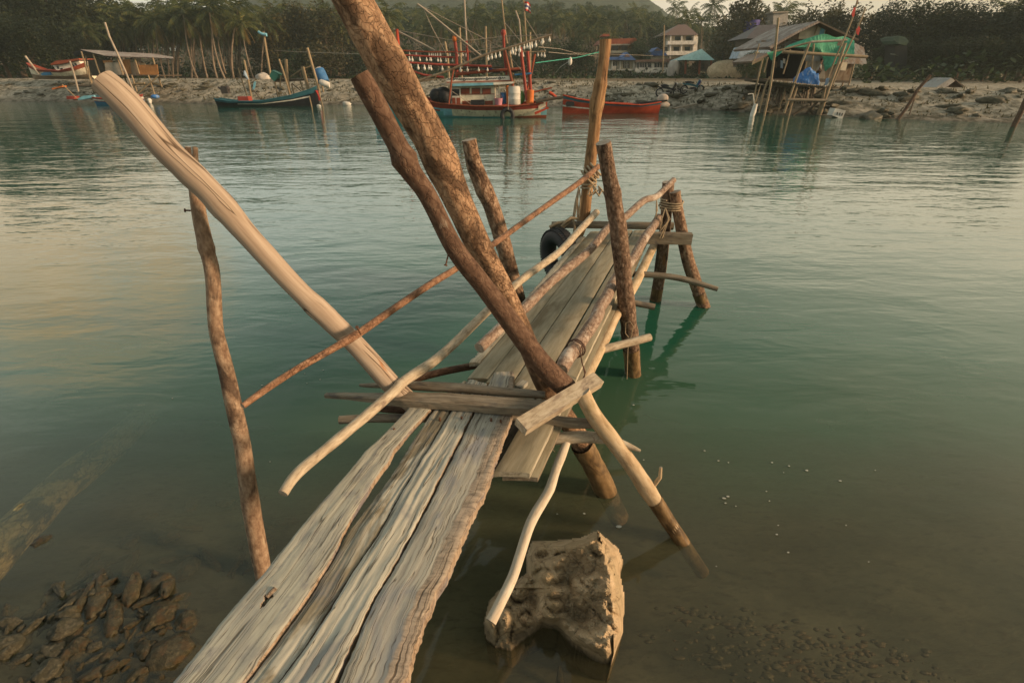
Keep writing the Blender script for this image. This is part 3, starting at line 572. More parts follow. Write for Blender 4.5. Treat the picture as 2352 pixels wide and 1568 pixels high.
# --- ropes, wire, nails, tyre
def coil(center, axis, r, turns, thick, name, label, mat='rope', tails=(), wob=.15, pitch=1.6):
    ax = Vector(axis).normalized(); u = ax.orthogonal().normalized(); w = ax.cross(u); m = MB(); P = []
    n = int(turns * 16)
    for i in range(n + 1):
        a = 2 * math.pi * i / 16; rr = r * (1 + wob * noise.noise(Vector((i * .3, r * 99, 0)))); P.append(Vector(center) + (u * math.cos(a) + w * math.sin(a)) * rr + ax * ((i / n - .5) * turns * thick * pitch))
    m.tube(P, thick / 2, 6, True, 0, None, .2)
    for T in tails: m.tube([Vector(p) for p in T], thick * .38, 5, True)
    o = m.build(name, M[mat], None, center); return tag(o, label, 'rope')
p = on_Y(1358, 398, 6.03); p2 = on_Y(1341, 415, 6.0)
def tails(c, n, L, s=.05): return [[Vector(c), Vector(c) + Vector((ru(-s, s), ru(-.09, -.05), -L * .3)), Vector(c) + Vector((ru(-s, s) * 1.5, ru(-.10, -.06), -L * ru(.6, 1)))] for _ in range(n)]
coil(p, (.75, -.1, .65), .095, 3.5, .028, 'rope_lashing', 'thick rope lashing the thin brown rail to the tall post', tails=tails(on_Y(1362, 425, 5.98), 4, .12))
coil(on_Y(1352, 425, 6.08), (-.08, 0, 1), .092, 2, .024, 'rope_lashing', 'frayed rope loop round the tall post just below the rail lashing', tails=tails(on_Y(1330, 430, 6.0), 5, .4, .04) + tails(on_Y(1375, 428, 6.0), 5, .1, .06))
tl = MB(); tl.tube([on_Y(1330, 432, 6.02), on_Y(1322, 465, 6.0), on_Y(1317, 498, 5.95), on_Y(1312, 506, 5.9), on_Y(1288, 528, 5.85), on_Y(1268, 548, 5.8)], .014, 6); tl.tube([on_Y(1314, 503, 5.9), on_Y(1296, 510, 5.86), on_Y(1280, 512, 5.86), on_Y(1262, 522, 5.86)], .02, 6)
tl.tube([on_Y(1316, 500, 5.88), on_Y(1320, 520, 5.84), on_Y(1317, 540, 5.84)], .014, 6); tl.tube([on_Y(1327, 503, 5.9), on_Y(1312, 500, 5.84), on_Y(1300, 508, 5.84), on_Y(1290, 520, 5.84)], .018, 6)
tag(tl.build('tyre_rope', M['rope'], None, on_Y(1317, 498, 5.95)), 'long rope from the tall post that holds up the black tyre', 'rope')
coil(on_Y(1541, 470, 5.68), (.05, 0, 1), .125, 4.5, .017, 'rope_lashing', 'pale thin rope tying the slanted post to the corner post', tails=tails(on_Y(1528, 478, 5.55), 6, .34, .05) + tails(on_Y(1508, 460, 5.6), 3, .34, .03))
coil(on_z(1322, 800, .985), (.45, .9, .0), .062, 2.2, .010, 'wire_tie', 'dark twisted wire binding the near end of the crooked lower rail', 'twine',
     tails=[[on_z(1332, 805, 1.02), on_z(1337, 832, .95), on_z(1343, 858, .86), on_z(1341, 872, .8)], [on_z(1333, 806, 1.0), on_z(1336, 830, .93), on_z(1345, 855, .85), on_z(1336, 876, .8)]])
fb = MB()
for k in range(11):
    a = on_z(ru(1242, 1262), ru(985, 1010), .74); fb.tube([a, a + Vector((ru(-.02, .03), ru(-.03, 0), -.05)), a + Vector((ru(-.04, .05), ru(-.04, .0), -ru(.08, .16)))], .0022, 4)
tag(fb.build('rope_fibres', M['rope'], None, on_z(1250, 990, .74)), 'loose pale rope fibres hanging under the right deck boards', 'rope')
tn = MB(); tn.tube([on_Y(1437, 742, 3.75), on_Y(1447, 738, 3.72), on_Y(1454, 748, 3.74), on_Y(1450, 770, 3.75), on_Y(1442, 800, 3.75), on_Y(1440, 870, 3.75)], .004, 5); tn.tube([on_Y(1437, 742, 3.75), on_Y(1436, 765, 3.75), on_Y(1444, 775, 3.74)], .004, 5)
tag(tn.build('loose_string', M['rope'], None, on_Y(1437, 742, 3.75)), 'thin pale string looped round the foot of the jetty post', 'string')
def nail(x, y, spec, dv, label):
    d = spec[1] if spec[0] == 'd' else spec[1] / ray(x, y).y; a = CAMP + ray(x, y) * d; b_ = a + Vector(dv); m = MB(); m.tube([a, b_], .004, 6); m.tube([b_, b_ + (b_ - a).normalized() * .004], .009, 8); tag(m.build('nail', M['nail'], None, a), label, 'nail')
nail(829, 768, ('d', 2.40), (-.002, -.03, .055), 'bent rusty nail standing up where the brown rail crosses the pale log')
nail(1032, 574, ('Y', 2.2), (-.02, -.01, -.07), 'rusty nail jutting down from the left side of the dark brown pole')
nail(447, 484, ('Y', 2.29), (-.036, -.01, .004), 'rusty nail in the left side of the forked post below the pale log')
nail(1198, 440 + 350, ('Y', 3.0), (0, 0, .03), 'small nail on the pink rail beside the dark brown pole')
c = on_Y(1284, 588, 5.78); th = thing('tyre', 'black tyre hanging as a fender by the far left corner of the deck', 'tyre', c)
ax = Vector((.86, .46, .05)); m = MB(); m.torus(c, .25, .098, ax, 40, 14, sq=1.05); m.build('casing', M['tyre'], th)
m = MB(); u = ax.normalized().orthogonal().normalized(); w_ = ax.normalized().cross(u)
for i in range(56):
    a = 2 * math.pi * i / 56; d = u * math.cos(a) + w_ * math.sin(a)
    for s in (-.055, 0, .055): m.box(c + d * (.347 - abs(s) * .25) + ax.normalized() * s, (.012, .045, .024), rot=Matrix((d, ax.normalized(), d.cross(ax.normalized()))).transposed())
m.build('tread', M['tyre'], th)

# ================================================================== rocks and the sunken log
def rockmat(name, a, b_, c_, dirt, wet=.8):
    m, nt, b = newmat(name); tc = nt.nodes.new('ShaderNodeTexCoord').outputs['Object']; n = NOISE(nt, tc, 9, 9, .65, .3); n2 = NOISE(nt, MAPV(nt, tc, (1, 1, 1), (4, 1, 2)), 3.2, 5, .6, .5)
    c = RAMP(nt, n, [(.3, a), (.5, b_), (.7, c_)]); c = MIX(nt, RAMP(nt, n2, [(.5, 0.0), (.62, .75)]), c, dirt); nt.links.new(c, b.inputs['Base Color']); b.inputs['Roughness'].default_value = wet
    n3 = NOISE(nt, tc, 34, 5, .7); ps_ = N(nt, 'ShaderNodeSeparateXYZ', Vector=nt.nodes.new('ShaderNodeNewGeometry').outputs['Position'])
    if name == 'tan limestone':
        wn = MATH(nt, 'ADD', ps_.outputs[2], MATH(nt, 'MULTIPLY', n2, .05)); cr = N(nt, 'ShaderNodeTexVoronoi', {'feature': 'DISTANCE_TO_EDGE'}, Vector=MIX(nt, .12, tc, N(nt, 'ShaderNodeTexNoise', Vector=tc, Scale=6.0).outputs['Color'], 'ADD'), Scale=5.5).outputs['Distance']
        c = MIX(nt, 1.0, c, RAMP(nt, wn, [(.03, .34), (.09, 1.0)]), 'MULTIPLY'); c = MIX(nt, .7, c, RAMP(nt, cr, [(0.0, .45), (.035, 1.0)]), 'MULTIPLY'); nt.links.new(c, b.inputs['Base Color'])
    bump(nt, b, MATH(nt, 'ADD', n, MATH(nt, 'MULTIPLY', n3, .8)), .7, .018); return m
M['rock'] = rockmat('tan limestone', (.30, .225, .14), (.46, .355, .225), (.57, .46, .315), (.37, .295, .18))
M['rubble'] = rockmat('coral rubble', (.022, .022, .012), (.058, .053, .03), (.13, .112, .066), (.085, .052, .022), .4)
M['dark_rock'] = rockmat('dark rubble', (.035, .033, .022), (.085, .078, .052), (.16, .145, .095), (.05, .05, .03), .6)
out_ = [(1219, 1239), (1250, 1238), (1290, 1236), (1333, 1231), (1352, 1222), (1374, 1213), (1395, 1233), (1422, 1255), (1435, 1287), (1427, 1314), (1438, 1370), (1433, 1451), (1420, 1482), (1413, 1506), (1398, 1519), (1374, 1513), (1345, 1497), (1312, 1475), (1280, 1440), (1250, 1436), (1218, 1459), (1175, 1494), (1137, 1486), (1113, 1467), (1108, 1427), (1121, 1376), (1143, 1352), (1180, 1335), (1206, 1312), (1205, 1275)]
def inside(x, y):
    c = False; n = len(out_)
    for i in range(n):
        (x1, y1), (x2, y2) = out_[i], out_[i - 1]
        if (y1 > y) != (y2 > y) and x < (x2 - x1) * (y - y1) / (y2 - y1) + x1: c = not c
    return c
def edist(x, y):
    b_ = 1e9
    for i in range(len(out_)):
        (x1, y1), (x2, y2) = out_[i], out_[i - 1]; dx, dy = x2 - x1, y2 - y1; t = max(0, min(1, ((x - x1) * dx + (y - y1) * dy) / (dx * dx + dy * dy + 1e-9))); b_ = min(b_, math.hypot(x - x1 - t * dx, y - y1 - t * dy))
    return b_
def ridge_x(y): 
    P = [(1213, 1372), (1290, 1392), (1330, 1402), (1400, 1408), (1470, 1410), (1530, 1405)]
    for (y0, x0), (y1, x1) in zip(P, P[1:]):
        if y <= y1: return x0 + (x1 - x0) * max(0, y - y0) / (y1 - y0)
    return 1405
def rock_h(x, y):
    e = edist(x, y); rx = ridge_x(y); t = x - rx
    h = .36 * math.exp(-max(0, -t) / 210) if t < 0 else .36 - .0075 * t
    h *= .62 + .38 * smooth(1520, 1300, y); h = h * smooth(-4, 13 if x > rx else 26, e) + .015
    if y > 1350 and x < 1280: h *= .62 + .38 * smooth(1180, 1290, x)
    p = Vector((x * .018, y * .018, 0)); h += smooth(0, 20, e) * (.09 * noise.noise(p) + 0.11 * abs(noise.noise(p * 1.7)) - .03 + .03 * abs(noise.noise(p * 3.7 + Vector((0, 0, 4)))) + .016 * abs(noise.noise(p * 8)) + .006 * noise.noise(p * 19))
    h -= .05 * math.exp(-(((x - 1370) / 20) ** 2 + ((y - 1290) / 14) ** 2)) + .05 * math.exp(-(((x - 1345) / 40) ** 2 + ((y - 1395) / 30) ** 2)) + .07 * smooth(30, 0, abs(x - 1225 + (y - 1400) * .1)) * smooth(1460, 1380, y) * smooth(1290, 1340, y)
    return max(h, .015)
m = MB(); st = 3; gx = list(range(1095, 1450, st)); gy = list(range(1205, 1535, st)); idx = {}; vs = []
for j, y in enumerate(gy):
    for i, x in enumerate(gx):
        if inside(x, y) or edist(x, y) < st * .8:
            xx, yy_ = x, y
            if not inside(x, y) or edist(x, y) < st * .5:
                bd = 1e9
                for a_ in range(len(out_)):
                    (x1, y1), (x2, y2) = out_[a_], out_[a_ - 1]; dx, dy = x2 - x1, y2 - y1; t = max(0, min(1, ((x - x1) * dx + (y - y1) * dy) / (dx * dx + dy * dy + 1e-9))); e_ = math.hypot(x - x1 - t * dx, y - y1 - t * dy)
                    if e_ < bd: bd, xx, yy_ = e_, x1 + t * dx, y1 + t * dy
                q = on_z(xx, yy_, .005)
            else: q = on_z(xx, yy_, rock_h(xx, yy_)); idx[(i, j)] = len(vs); vs.append(q)
fs = [(idx[(i, j)], idx[(i, j + 1)], idx[(i + 1, j + 1)], idx[(i + 1, j)]) for (i, j) in idx if all(k in idx for k in ((i + 1, j), (i, j + 1), (i + 1, j + 1)))]
ed = {}
for f in fs:
    for a, b_ in zip(f, f[1:] + f[:1]): ed[(a, b_)] = 1
sk = []
nb = len(vs); low = {}
cx_ = sum((Vector(v) for v in vs), Vector()) / len(vs)
for (a, b_) in list(ed):
    if (b_, a) not in ed:
        for k in (a, b_):
            if k not in low: low[k] = len(vs); v = Vector(vs[k]); w = v.lerp(cx_, .06); vs.append(Vector((w.x, w.y, -.45)))
        sk.append((b_, a, low[a], low[b_]))
m.add(vs, fs, None, 0, False); m.add(vs, sk, None, 0, False); o = m.build('rock', M['rock'], None, Vector((cx_.x, cx_.y, 0))); tag(o, 'big jagged tan rock standing in the shallows under the white branch', 'rock')

def rock_mesh(name, seed, sq, mat, amp=.35, lv=2, part=None):
    bm = bmesh.new(); bmesh.ops.create_icosphere(bm, subdivisions=lv, radius=.5)
    for v in bm.verts:
        d = v.co.normalized(); k = 1 + amp * noise.noise(d * 1.6 + Vector((seed, 0, 0))) + amp * .5 * noise.noise(d * 4 + Vector((seed, 3, 0))) + amp * .25 * noise.noise(d * 9 + Vector((seed, 3, 7)))
        v.co = Vector((d.x * sq[0], d.y * sq[1], d.z * sq[2])) * .5 * k
    me = bpy.data.meshes.new(name); bm.to_mesh(me); bm.free(); me.materials.append(mat)
    for p in me.polygons: p.use_smooth = lv > 2
    return me
rk = [rock_mesh('stone', i * 3.1, s, M['rubble'], .30, 3) for i, s in enumerate([(1, .8, .6), (1, .6, .5), (1.1, .9, .5), (1.6, .42, .4), (1.3, .5, .45)])]
rdk = [rock_mesh('stone', i * 5.3 + 40, s, M['dark_rock'], .38, 3) for i, s in enumerate([(1, .8, .6), (1.2, .6, .5), (1.7, .42, .4)])]
big_st = [(358, 1340, 62, 0, .6, 'pitted flat stone nearest the foot of the forked post in the shallows'), (330, 1432, 40, 1, 1.2, 'orange-tinged round stone between the pitted stone and the large slab'), (425, 1420, 52, 0, 2.2, 'brown wedge stone beside the leftmost plank, upper of two'),
          (392, 1490, 84, 2, .2, 'largest flat rubble slab beside the leftmost gangway plank'), (222, 1362, 90, 3, 2.1, 'longest finger of dead coral lying in the rubble'), (345, 1378, 40, 3, .5, 'small finger of coral just below the pitted stone'),
          (392, 1378, 46, 4, .7, 'pale finger of coral right of the small coral finger'), (192, 1452, 44, 4, 1.3, 'stubby yellowish coral lump below the long coral finger'), (310, 1545, 54, 1, .3, 'stone with a hollow at the bottom edge of the rubble'),
          (97, 1236, 36, 0, .9, 'yellowish stone in the shadow under the sunken mossy log'), (240, 1500, 40, 2, 2.0, 'flat grey stone in the middle of the rubble'), (160, 1490, 50, 0, 1.1, 'knobbly brown stone at the dark side of the rubble')]
for x, y, w, k, rz, lb in big_st:
    q = on_z(x, y, .010); s = w * 1.2 * dep(q) / FPX; o = bpy.data.objects.new('rubble_stone', rk[k]); COL.objects.link(o); o.location = q - Vector((0, 0, .03)); o.scale = (s, s, s * 1.0); o.rotation_euler = (ru(-.2, .2), ru(-.2, .2), rz); tag(o, lb, 'stone')
for k in range(230):
    x, y = ru(-10, 430), ru(1330, 1575)
    if x > 400 - (y - 1330) * .1 or y < 1330 + (abs(x - 330) * .05) + (60 if x < 120 else 0): continue
    q = on_z(x, y, ru(-.035, .008)); s = (ru(9, 26) + 60 * rnd() ** 3.5) * dep(q) / FPX; dark = x < 190 + ru(-60, 60)
    o = bpy.data.objects.new('rubble_stone', random.choice(rdk if dark else rk)); COL.objects.link(o); o.location = q; o.scale = (s, s * ru(.8, 1.2), s * .9); o.rotation_euler = (ru(-.4, .4), ru(-.4, .4), ru(0, 6.3))
    tag(o, 'small dark weedy stone in the rubble heap at the bottom left corner' if dark else 'small brown stone among the coral rubble at the bottom left', 'stone', 'small stones of the rubble at the bottom left')
for x, y, w, k, lb in [(605, 945, 110, 0, 'blurred boulder sunk under the near tip of the brown rail'), (560, 1105, 70, 1, 'dim sunken stone beside the middle of the forked post'), (346, 1185, 34, 1, 'small pale stone sunk between the mossy log and the forked post'), (1286, 1556, 40, 4, 'narrow upright stone at the bottom edge below the rock')]:
    q = on_z(x, y, -.10 if y > 1100 else -.22); s = w * dep(q) / FPX; o = bpy.data.objects.new('sunken_stone', rk[k]); COL.objects.link(o); o.location = q; o.scale = (s, s * .8, s * .55); o.rotation_euler = (0, 0, .4 if k != 4 else 1.5); tag(o, lb, 'stone')
random.seed(77)
for k in range(34):
    x, y = ru(150, 640), ru(1060, 1290)
    if x > 700 - (y - 900) * .25 or abs((y - 1262) + (x * .93)) < 60: continue
    q = on_z(x, y, -.12); q.z = bed_z(q.x, q.y) + .03; s = ru(22, 70) * dep(q) / FPX; o = bpy.data.objects.new('sunken_stone', random.choice(rk)); COL.objects.link(o); o.location = q; o.scale = (s, s * .8, s * .6); o.rotation_euler = (ru(-.2, .2), ru(-.2, .2), ru(0, 6.3)); tag(o, 'dim stone on the murky bottom between the mossy log and the forked post', 'stone', 'dim stones on the murky bottom')
m = MB()
for k in range(420):
    t = rnd(); x = 1560 + 560 * t + ru(-90, 90); y = 1440 + 110 * t + ru(-70, 70) + (rnd() ** 3) * 60; q = on_z(x, y, -.045); r = ru(.004, .02); m.ball(q, r, 6, 4, 0, (ru(.8, 2.2), ru(.6, 1), .5))
tag(m.build('pebble_bed', M['rubble'], None), 'strip of sunken pebbles and shell grit on the bottom at lower right', 'pebbles', None, 'stuff')
M['moss'] = bark('mossy wet bark', (.27, .195, .085), (.52, .40, .18), (.66, .54, .29), (20, 8), ((.03, .028, .016), .50, .57), rough=.55, bmp=.8)
pole('sunken_log', 'long mossy log half sunk in the water at the left edge', 'log', [(-60, 1330, 92), (0, 1262, 86), (70, 1185, 80), (150, 1108, 72), (240, 1038, 64), (300, 985, 56), (370, 915, 46), (435, 850, 38)], {0: ('z', -.128), 3: ('z', -.135), 5: ('z', -.14), 7: ('z', -.17)}, 'moss', rough=.1, seg=22, step=.05)
m = MB()
for x, y, w in [(602, 885, 5), (650, 852, 3), (705, 880, 3), (735, 872, 4), (742, 850, 3), (880, 855, 4), (700, 858, 3), (1421, 1209, 14), (1342, 1179, 7), (1663, 1144, 9), (1672, 1140, 8), (1666, 1155, 5), (1690, 1162, 4), (1773, 1062, 6), (1930, 1104, 7), (1853, 1080, 8), (1812, 1070, 5), (1784, 1227, 6), (1810, 1268, 6), (1787, 1206, 4), (1618, 1035, 5), (1650, 1058, 5), (1673, 1062, 4), (1767, 1150, 4), (1943, 1206, 4), (1995, 1290, 4), (1760, 1128, 4), (1800, 1085, 3), (1455, 930, 5), (1478, 1056, 4), (1280, 1180, 4), (396, 915, 3), (620, 1060, 3), (1645, 1300, 3), (2010, 1080, 3), (1340, 1440, 4)]:
    q = on_z(x, y, .004); r = w * .36 * dep(q) / FPX; n = 7; a0 = ru(0, 6); m.poly([q + Vector((r * 1.4 * ru(.7, 1.2) * math.cos(a0 + 6.283 * k / n), r * .8 * ru(.7, 1.2) * math.sin(a0 + 6.283 * k / n), 0)) for k in range(n)], (0, 0, .003))
M['foam'] = plain('foam', (.42, .43, .38), .9, .1)
tag(m.build('foam_flecks', M['foam'], None), 'scattered white foam flecks drifting on the green water', 'foam', None, 'stuff')
hz_ = MB().box((0, 290, 36), (1900, 660, 79)); hzm = bpy.data.materials.new('evening haze'); hzm.use_nodes = True; hn = hzm.node_tree; hn.nodes.remove(hn.nodes['Principled BSDF'])
pv = N(hn, 'ShaderNodeVolumePrincipled', Color=(.66, .80, .77, 1), Density=.0006, Anisotropy=.1); hn.links.new(pv.outputs[0], hn.nodes['Material Output'].inputs['Volume']); HAZE = hz_.build('haze', hzm); HAZE['kind'] = 'stuff'; HAZE['label'] = 'thin pale evening haze over the creek and hills'

# ================================================================== far bank, land and hills
def lerp_pts(P, x):
    if x <= P[0][0]: return P[0][1]
    for (a, p), (b_, q) in zip(P, P[1:]):
        if x <= b_: return p + (q - p) * (x - a) / (b_ - a)
    return P[-1][1]
SH = [(q[0], q[1]) for q in (on_z(x, y, 0) for x, y in [(-300, 233), (0, 233), (300, 236), (600, 240), (850, 242), (1100, 244), (1400, 247), (1600, 252), (1800, 262), (2000, 272), (2200, 279), (2352, 283), (2600, 292)])]
def shore(x): return lerp_pts(SH, x)
def ztop(x): return lerp_pts([(-40, 1.92), (0, 1.85), (15, 1.72), (30, 1.58)], x)
def ridge_h(x, y):
    a = 1176 + FPX * x / (y * CP + 1); return lerp_pts([(0, 15), (330, 12), (480, 9), (640, 14), (850, 20), (1300, 24), (1480, 19), (1600, 12), (1760, 8), (2352, 5)], a)
def land(x, y):
    s = y - shore(x); zt = ztop(x)
    z = lerp_pts([(-9, -1.6), (-2, -.35), (0, 0), (1.2, .28), (3, .75), (5.5, 1.35), (8, zt), (12.5, zt), (17, zt - .28), (30, 1.5), (60, 1.62), (300, 1.75)], s)
    n = noise.noise(Vector((x * .5, y * .5, 0))) + .6 * noise.noise(Vector((x * 1.3, y * 1.3, 2)))
    if 0 < s < 9: z += .16 * n * smooth(0, 1.5, s) * smooth(9.5, 7, s) + .05 * noise.noise(Vector((x * 3.2, y * 3.2, 5))) * smooth(9.5, 7.5, s)
    if y > 112: z += ridge_h(x, y) * smooth(112, 330, y) + 1.2 * noise.noise(Vector((x * .03, y * .03, 1))) * smooth(120, 200, y)
    return z
m_, nt, b = newmat('bank sand'); pos = nt.nodes.new('ShaderNodeNewGeometry').outputs['Position']; sp = N(nt, 'ShaderNodeSeparateXYZ', Vector=pos)
n1 = NOISE(nt, MAPV(nt, pos, (.9, .9, 2)), 1, 7, .65); n2 = NOISE(nt, MAPV(nt, pos, (2.4, 1.6, 3), (5, 1, 0)), 1, 6, .7, .3); n3 = NOISE(nt, MAPV(nt, pos, (.35, .35, 1), (2, 2, 0)), 1, 4)
c = RAMP(nt, n1, [(.3, (.19, .168, .12)), (.5, (.35, .315, .245)), (.7, (.48, .44, .355))])
c = MIX(nt, RAMP(nt, n2, [(.46, 0.0), (.58, .85)]), c, (.075, .07, .042))
yl = MATH(nt, 'ADD', sp.outputs[1], MATH(nt, 'MULTIPLY', n3, 10.0))
soil = RAMP(nt, n1, [(.35, (.10, .068, .038)), (.65, (.19, .125, .07))]); soil = MIX(nt, RAMP(nt, n3, [(.48, 0.0), (.6, .75)]), soil, (.06, .075, .03))
c = MIX(nt, N(nt, 'ShaderNodeMapRange', Value=yl, From_Min=70.0, From_Max=82.0).outputs[0], c, soil)
wetm = N(nt, 'ShaderNodeMapRange', Value=sp.outputs[2], From_Min=.02, From_Max=.35, To_Min=.42, To_Max=1.0).outputs[0]
c = MIX(nt, 1.0, c, wetm, 'MULTIPLY')
nt.links.new(c, b.inputs['Base Color']); b.inputs['Roughness'].default_value = .9; bump(nt, b, MATH(nt, 'ADD', n1, n2), .9, .12); M['bank'] = m_
xs = [-400, -250, -160, -110, -85, -70] + [-58 + .42 * i for i in range(230)] + [40, 45, 52, 60, 75, 100, 150, 250, 400]
us = [-9, -5, -2.5, -1, -.4, 0, .3, .6, .9, 1.2, 1.6, 2, 2.4, 2.8, 3.2, 3.7, 4.2, 4.7, 5.2, 5.7, 6.2, 6.7, 7.2, 7.7, 8.2, 9, 10, 11.5, 13, 15, 18, 22, 28, 35, 45, 60]
m = MB(); vs = [(x, shore(x) + u, land(x, shore(x) + u)) for u in us for x in xs]; nx = len(xs)
ys2 = [112, 125, 140, 160, 180, 200, 225, 250, 280, 310, 340, 400, 500, 600]
for y in ys2: vs += [(x * (1 + min(.8, max(0, y - 112) / 260)), y, land(x * (1 + min(.8, max(0, y - 112) / 260)), y) - (0 if y < 350 else .02 * (y - 350))) for x in xs]
m.add(vs, [(j * nx + i, j * nx + i + 1, (j + 1) * nx + i + 1, (j + 1) * nx + i) for j in range(len(us) + len(ys2) - 1) for i in range(nx - 1)], None, 0, True)
struct(m.build('ground', M['bank']))
m_, nt, b = newmat('wooded hill'); pos = nt.nodes.new('ShaderNodeNewGeometry').outputs['Position']
n1 = NOISE(nt, pos, .09, 8, .7); nt.links.new(RAMP(nt, n1, [(.35, (.012, .022, .010)), (.65, (.05, .065, .03))]), b.inputs['Base Color']); bump(nt, b, n1, 1.0, 8.0); M['hill'] = m_
def hz(x, y): 
    a = 1176 + FPX * x / (y * CP); h = lerp_pts([(200, 10), (430, 40), (560, 104), (700, 128), (900, 122), (1300, 124), (1470, 110), (1600, 66), (1800, 40), (2100, 20)], a)
    return -5 + h * .56 * math.exp(-((y - 500) / 80) ** 2) * (1 + .10 * noise.noise(Vector((x * .01, y * .01, 0)))) + 5 * noise.noise(Vector((x * .05, y * .05, 3))) * .6 + 2 * noise.noise(Vector((x * .13, y * .13, 5)))
struct(grid([-700 + 7 * i for i in range(200)], [330 + 14 * i for i in range(19)], hz).build('hills', M['hill']))

# ================================================================== trees
M['frond'] = leafmat('palm frond', [(.036, .055, .020), (.068, .092, .03), (.13, .13, .045)])
M['frond_old'] = leafmat('dry palm frond', [(.10, .075, .025), (.16, .11, .04), (.20, .15, .06)])
M['leaf'] = leafmat('broad leaf', [(.013, .028, .011), (.026, .050, .019), (.048, .078, .028)])
M['leaf_dark'] = leafmat('leaf with dimness in colour', [(.010, .016, .008), (.018, .028, .012), (.036, .046, .018)])  # foliage darkened in colour to stand for vignetting at the view's edge
M['leaf_dry'] = leafmat('olive leaf', [(.035, .036, .014), (.065, .062, .024), (.11, .095, .04)])
M['palm_trunk'] = plain('palm trunk', (.23, .185, .14), .85, .35, 1.5)
M['tree_trunk'] = plain('tree trunk', (.09, .065, .045), .9, .3, 2)
def frond(m, c, az, e0, L, droop, nl=13, mi=0):
    p = Vector(c); e = e0; P = [p.copy()]; K = 7
    for k in range(K):
        p = p + Vector((math.cos(az) * math.cos(e), math.sin(az) * math.cos(e), math.sin(e))) * (L / K); P.append(p.copy()); e -= droop / K
    side = Vector((-math.sin(az), math.cos(az), 0))
    for i in range(K): m.add([P[i] - side * .035, P[i] + side * .035, P[i + 1] + side * .02, P[i + 1] - side * .02], [(0, 1, 2, 3)], None, mi)
    for i in range(nl):
        t = .14 + .86 * i / nl; j = min(int(t * K), K - 1); q = P[j].lerp(P[j + 1], t * K - j); d = (P[j + 1] - P[j]).normalized(); ln = L * .27 * math.sin(math.pi * min(1, t * .86 + .12)) ** .7 * ru(.8, 1.1)
        for s in (-1, 1):
            tip = q + (side * s * .62 + d * .62 + Vector((0, 0, -.62 * ru(.6, 1.3)))).normalized() * ln; w = d * (.075 + .03 * rnd())
            m.add([q - w, q + w, tip + w * .3, tip - w * .3], [(0, 1, 2, 3)], None, mi)
def palm_meshes(h, bend, nf, seed, L=3.9):
    random.seed(seed); t = MB(); P = []
    for i in range(9):
        f = i / 8; P.append(Vector((bend * f ** 1.8, .25 * math.sin(f * 4 + seed) * f, h * f)))
    t.tube(P, [.16 - .075 * (i / 8) ** .6 for i in range(9)], 7, False, 0, None, .06, seed)
    c = MB(); top = P[-1]
    for i in range(nf):
        f = i / nf; frond(c, top, i * 2.4 + ru(-.3, .3), R(80 - 105 * f + ru(-10, 10)), L * ru(.85, 1.1), R(70 + 35 * ru(0, 1)))
    for i in range(3): frond(c, top, ru(0, 6.3), R(-55 + ru(-15, 15)), L * .8, R(45), 9, 1)
    return t, c
PALMS = []
for k, (h, bd, nf) in enumerate([(8, .5, 20), (8, 1.6, 18), (8, -1.2, 22), (8, .1, 17), (8, 2.4, 19), (8, -.5, 16)]):
    t, c = palm_meshes(h, bd, nf, 20 + k); e = thing('coconut_palm', None, None, (0, 0, 0)); t.build('trunk', M['palm_trunk'], e); c.build('crown', [M['frond'], M['frond_old']], e); PALMS.append((e, h, bd))
used = set()
def put(proto, loc, rot, sc, label, cat, group, first):
    if first not in used:
        used.add(first); o = proto; o.location = loc; o.rotation_euler = rot; o.scale = sc
    else: o = dup(proto, loc, rot, sc)
    return tag(o, label, cat, group)
def palm(pxb, Y, pxc, pyc, k, label, group=None, cs=1.0):
    """palm whose foot stands at view column pxb on the land at distance Y and whose crown heart is at (pxc, pyc)"""
    x = on_Y(pxb, 172, Y)[0]; z = land(x, Y) - .1; top = on_Y(pxc, pyc, Y); e, h, bd = PALMS[k]
    dx = top.x - x; hh = max(3, top.z - z); s = hh / h; b_ = bd * s
    rz = 0 if bd * dx >= 0 else math.pi
    bb = abs(bd) * s * (1 if dx >= 0 else -1)
    tilt = math.atan2(dx - bb, hh)
    sc = max(.7, min(1.5, s))*cs
    return put(e, (x, Y, z), (0, 0, rz) if abs(tilt) < .02 else (Matrix.Rotation(tilt, 3, 'Y') @ Matrix.Rotation(rz, 3, 'Z')).to_euler(), (sc, sc, s), label, 'palm', group, e.name)
random.seed(3)
G = 'coconut palms of the grove'
def C1(a, b_): return V1(*a) + V1(*b_)
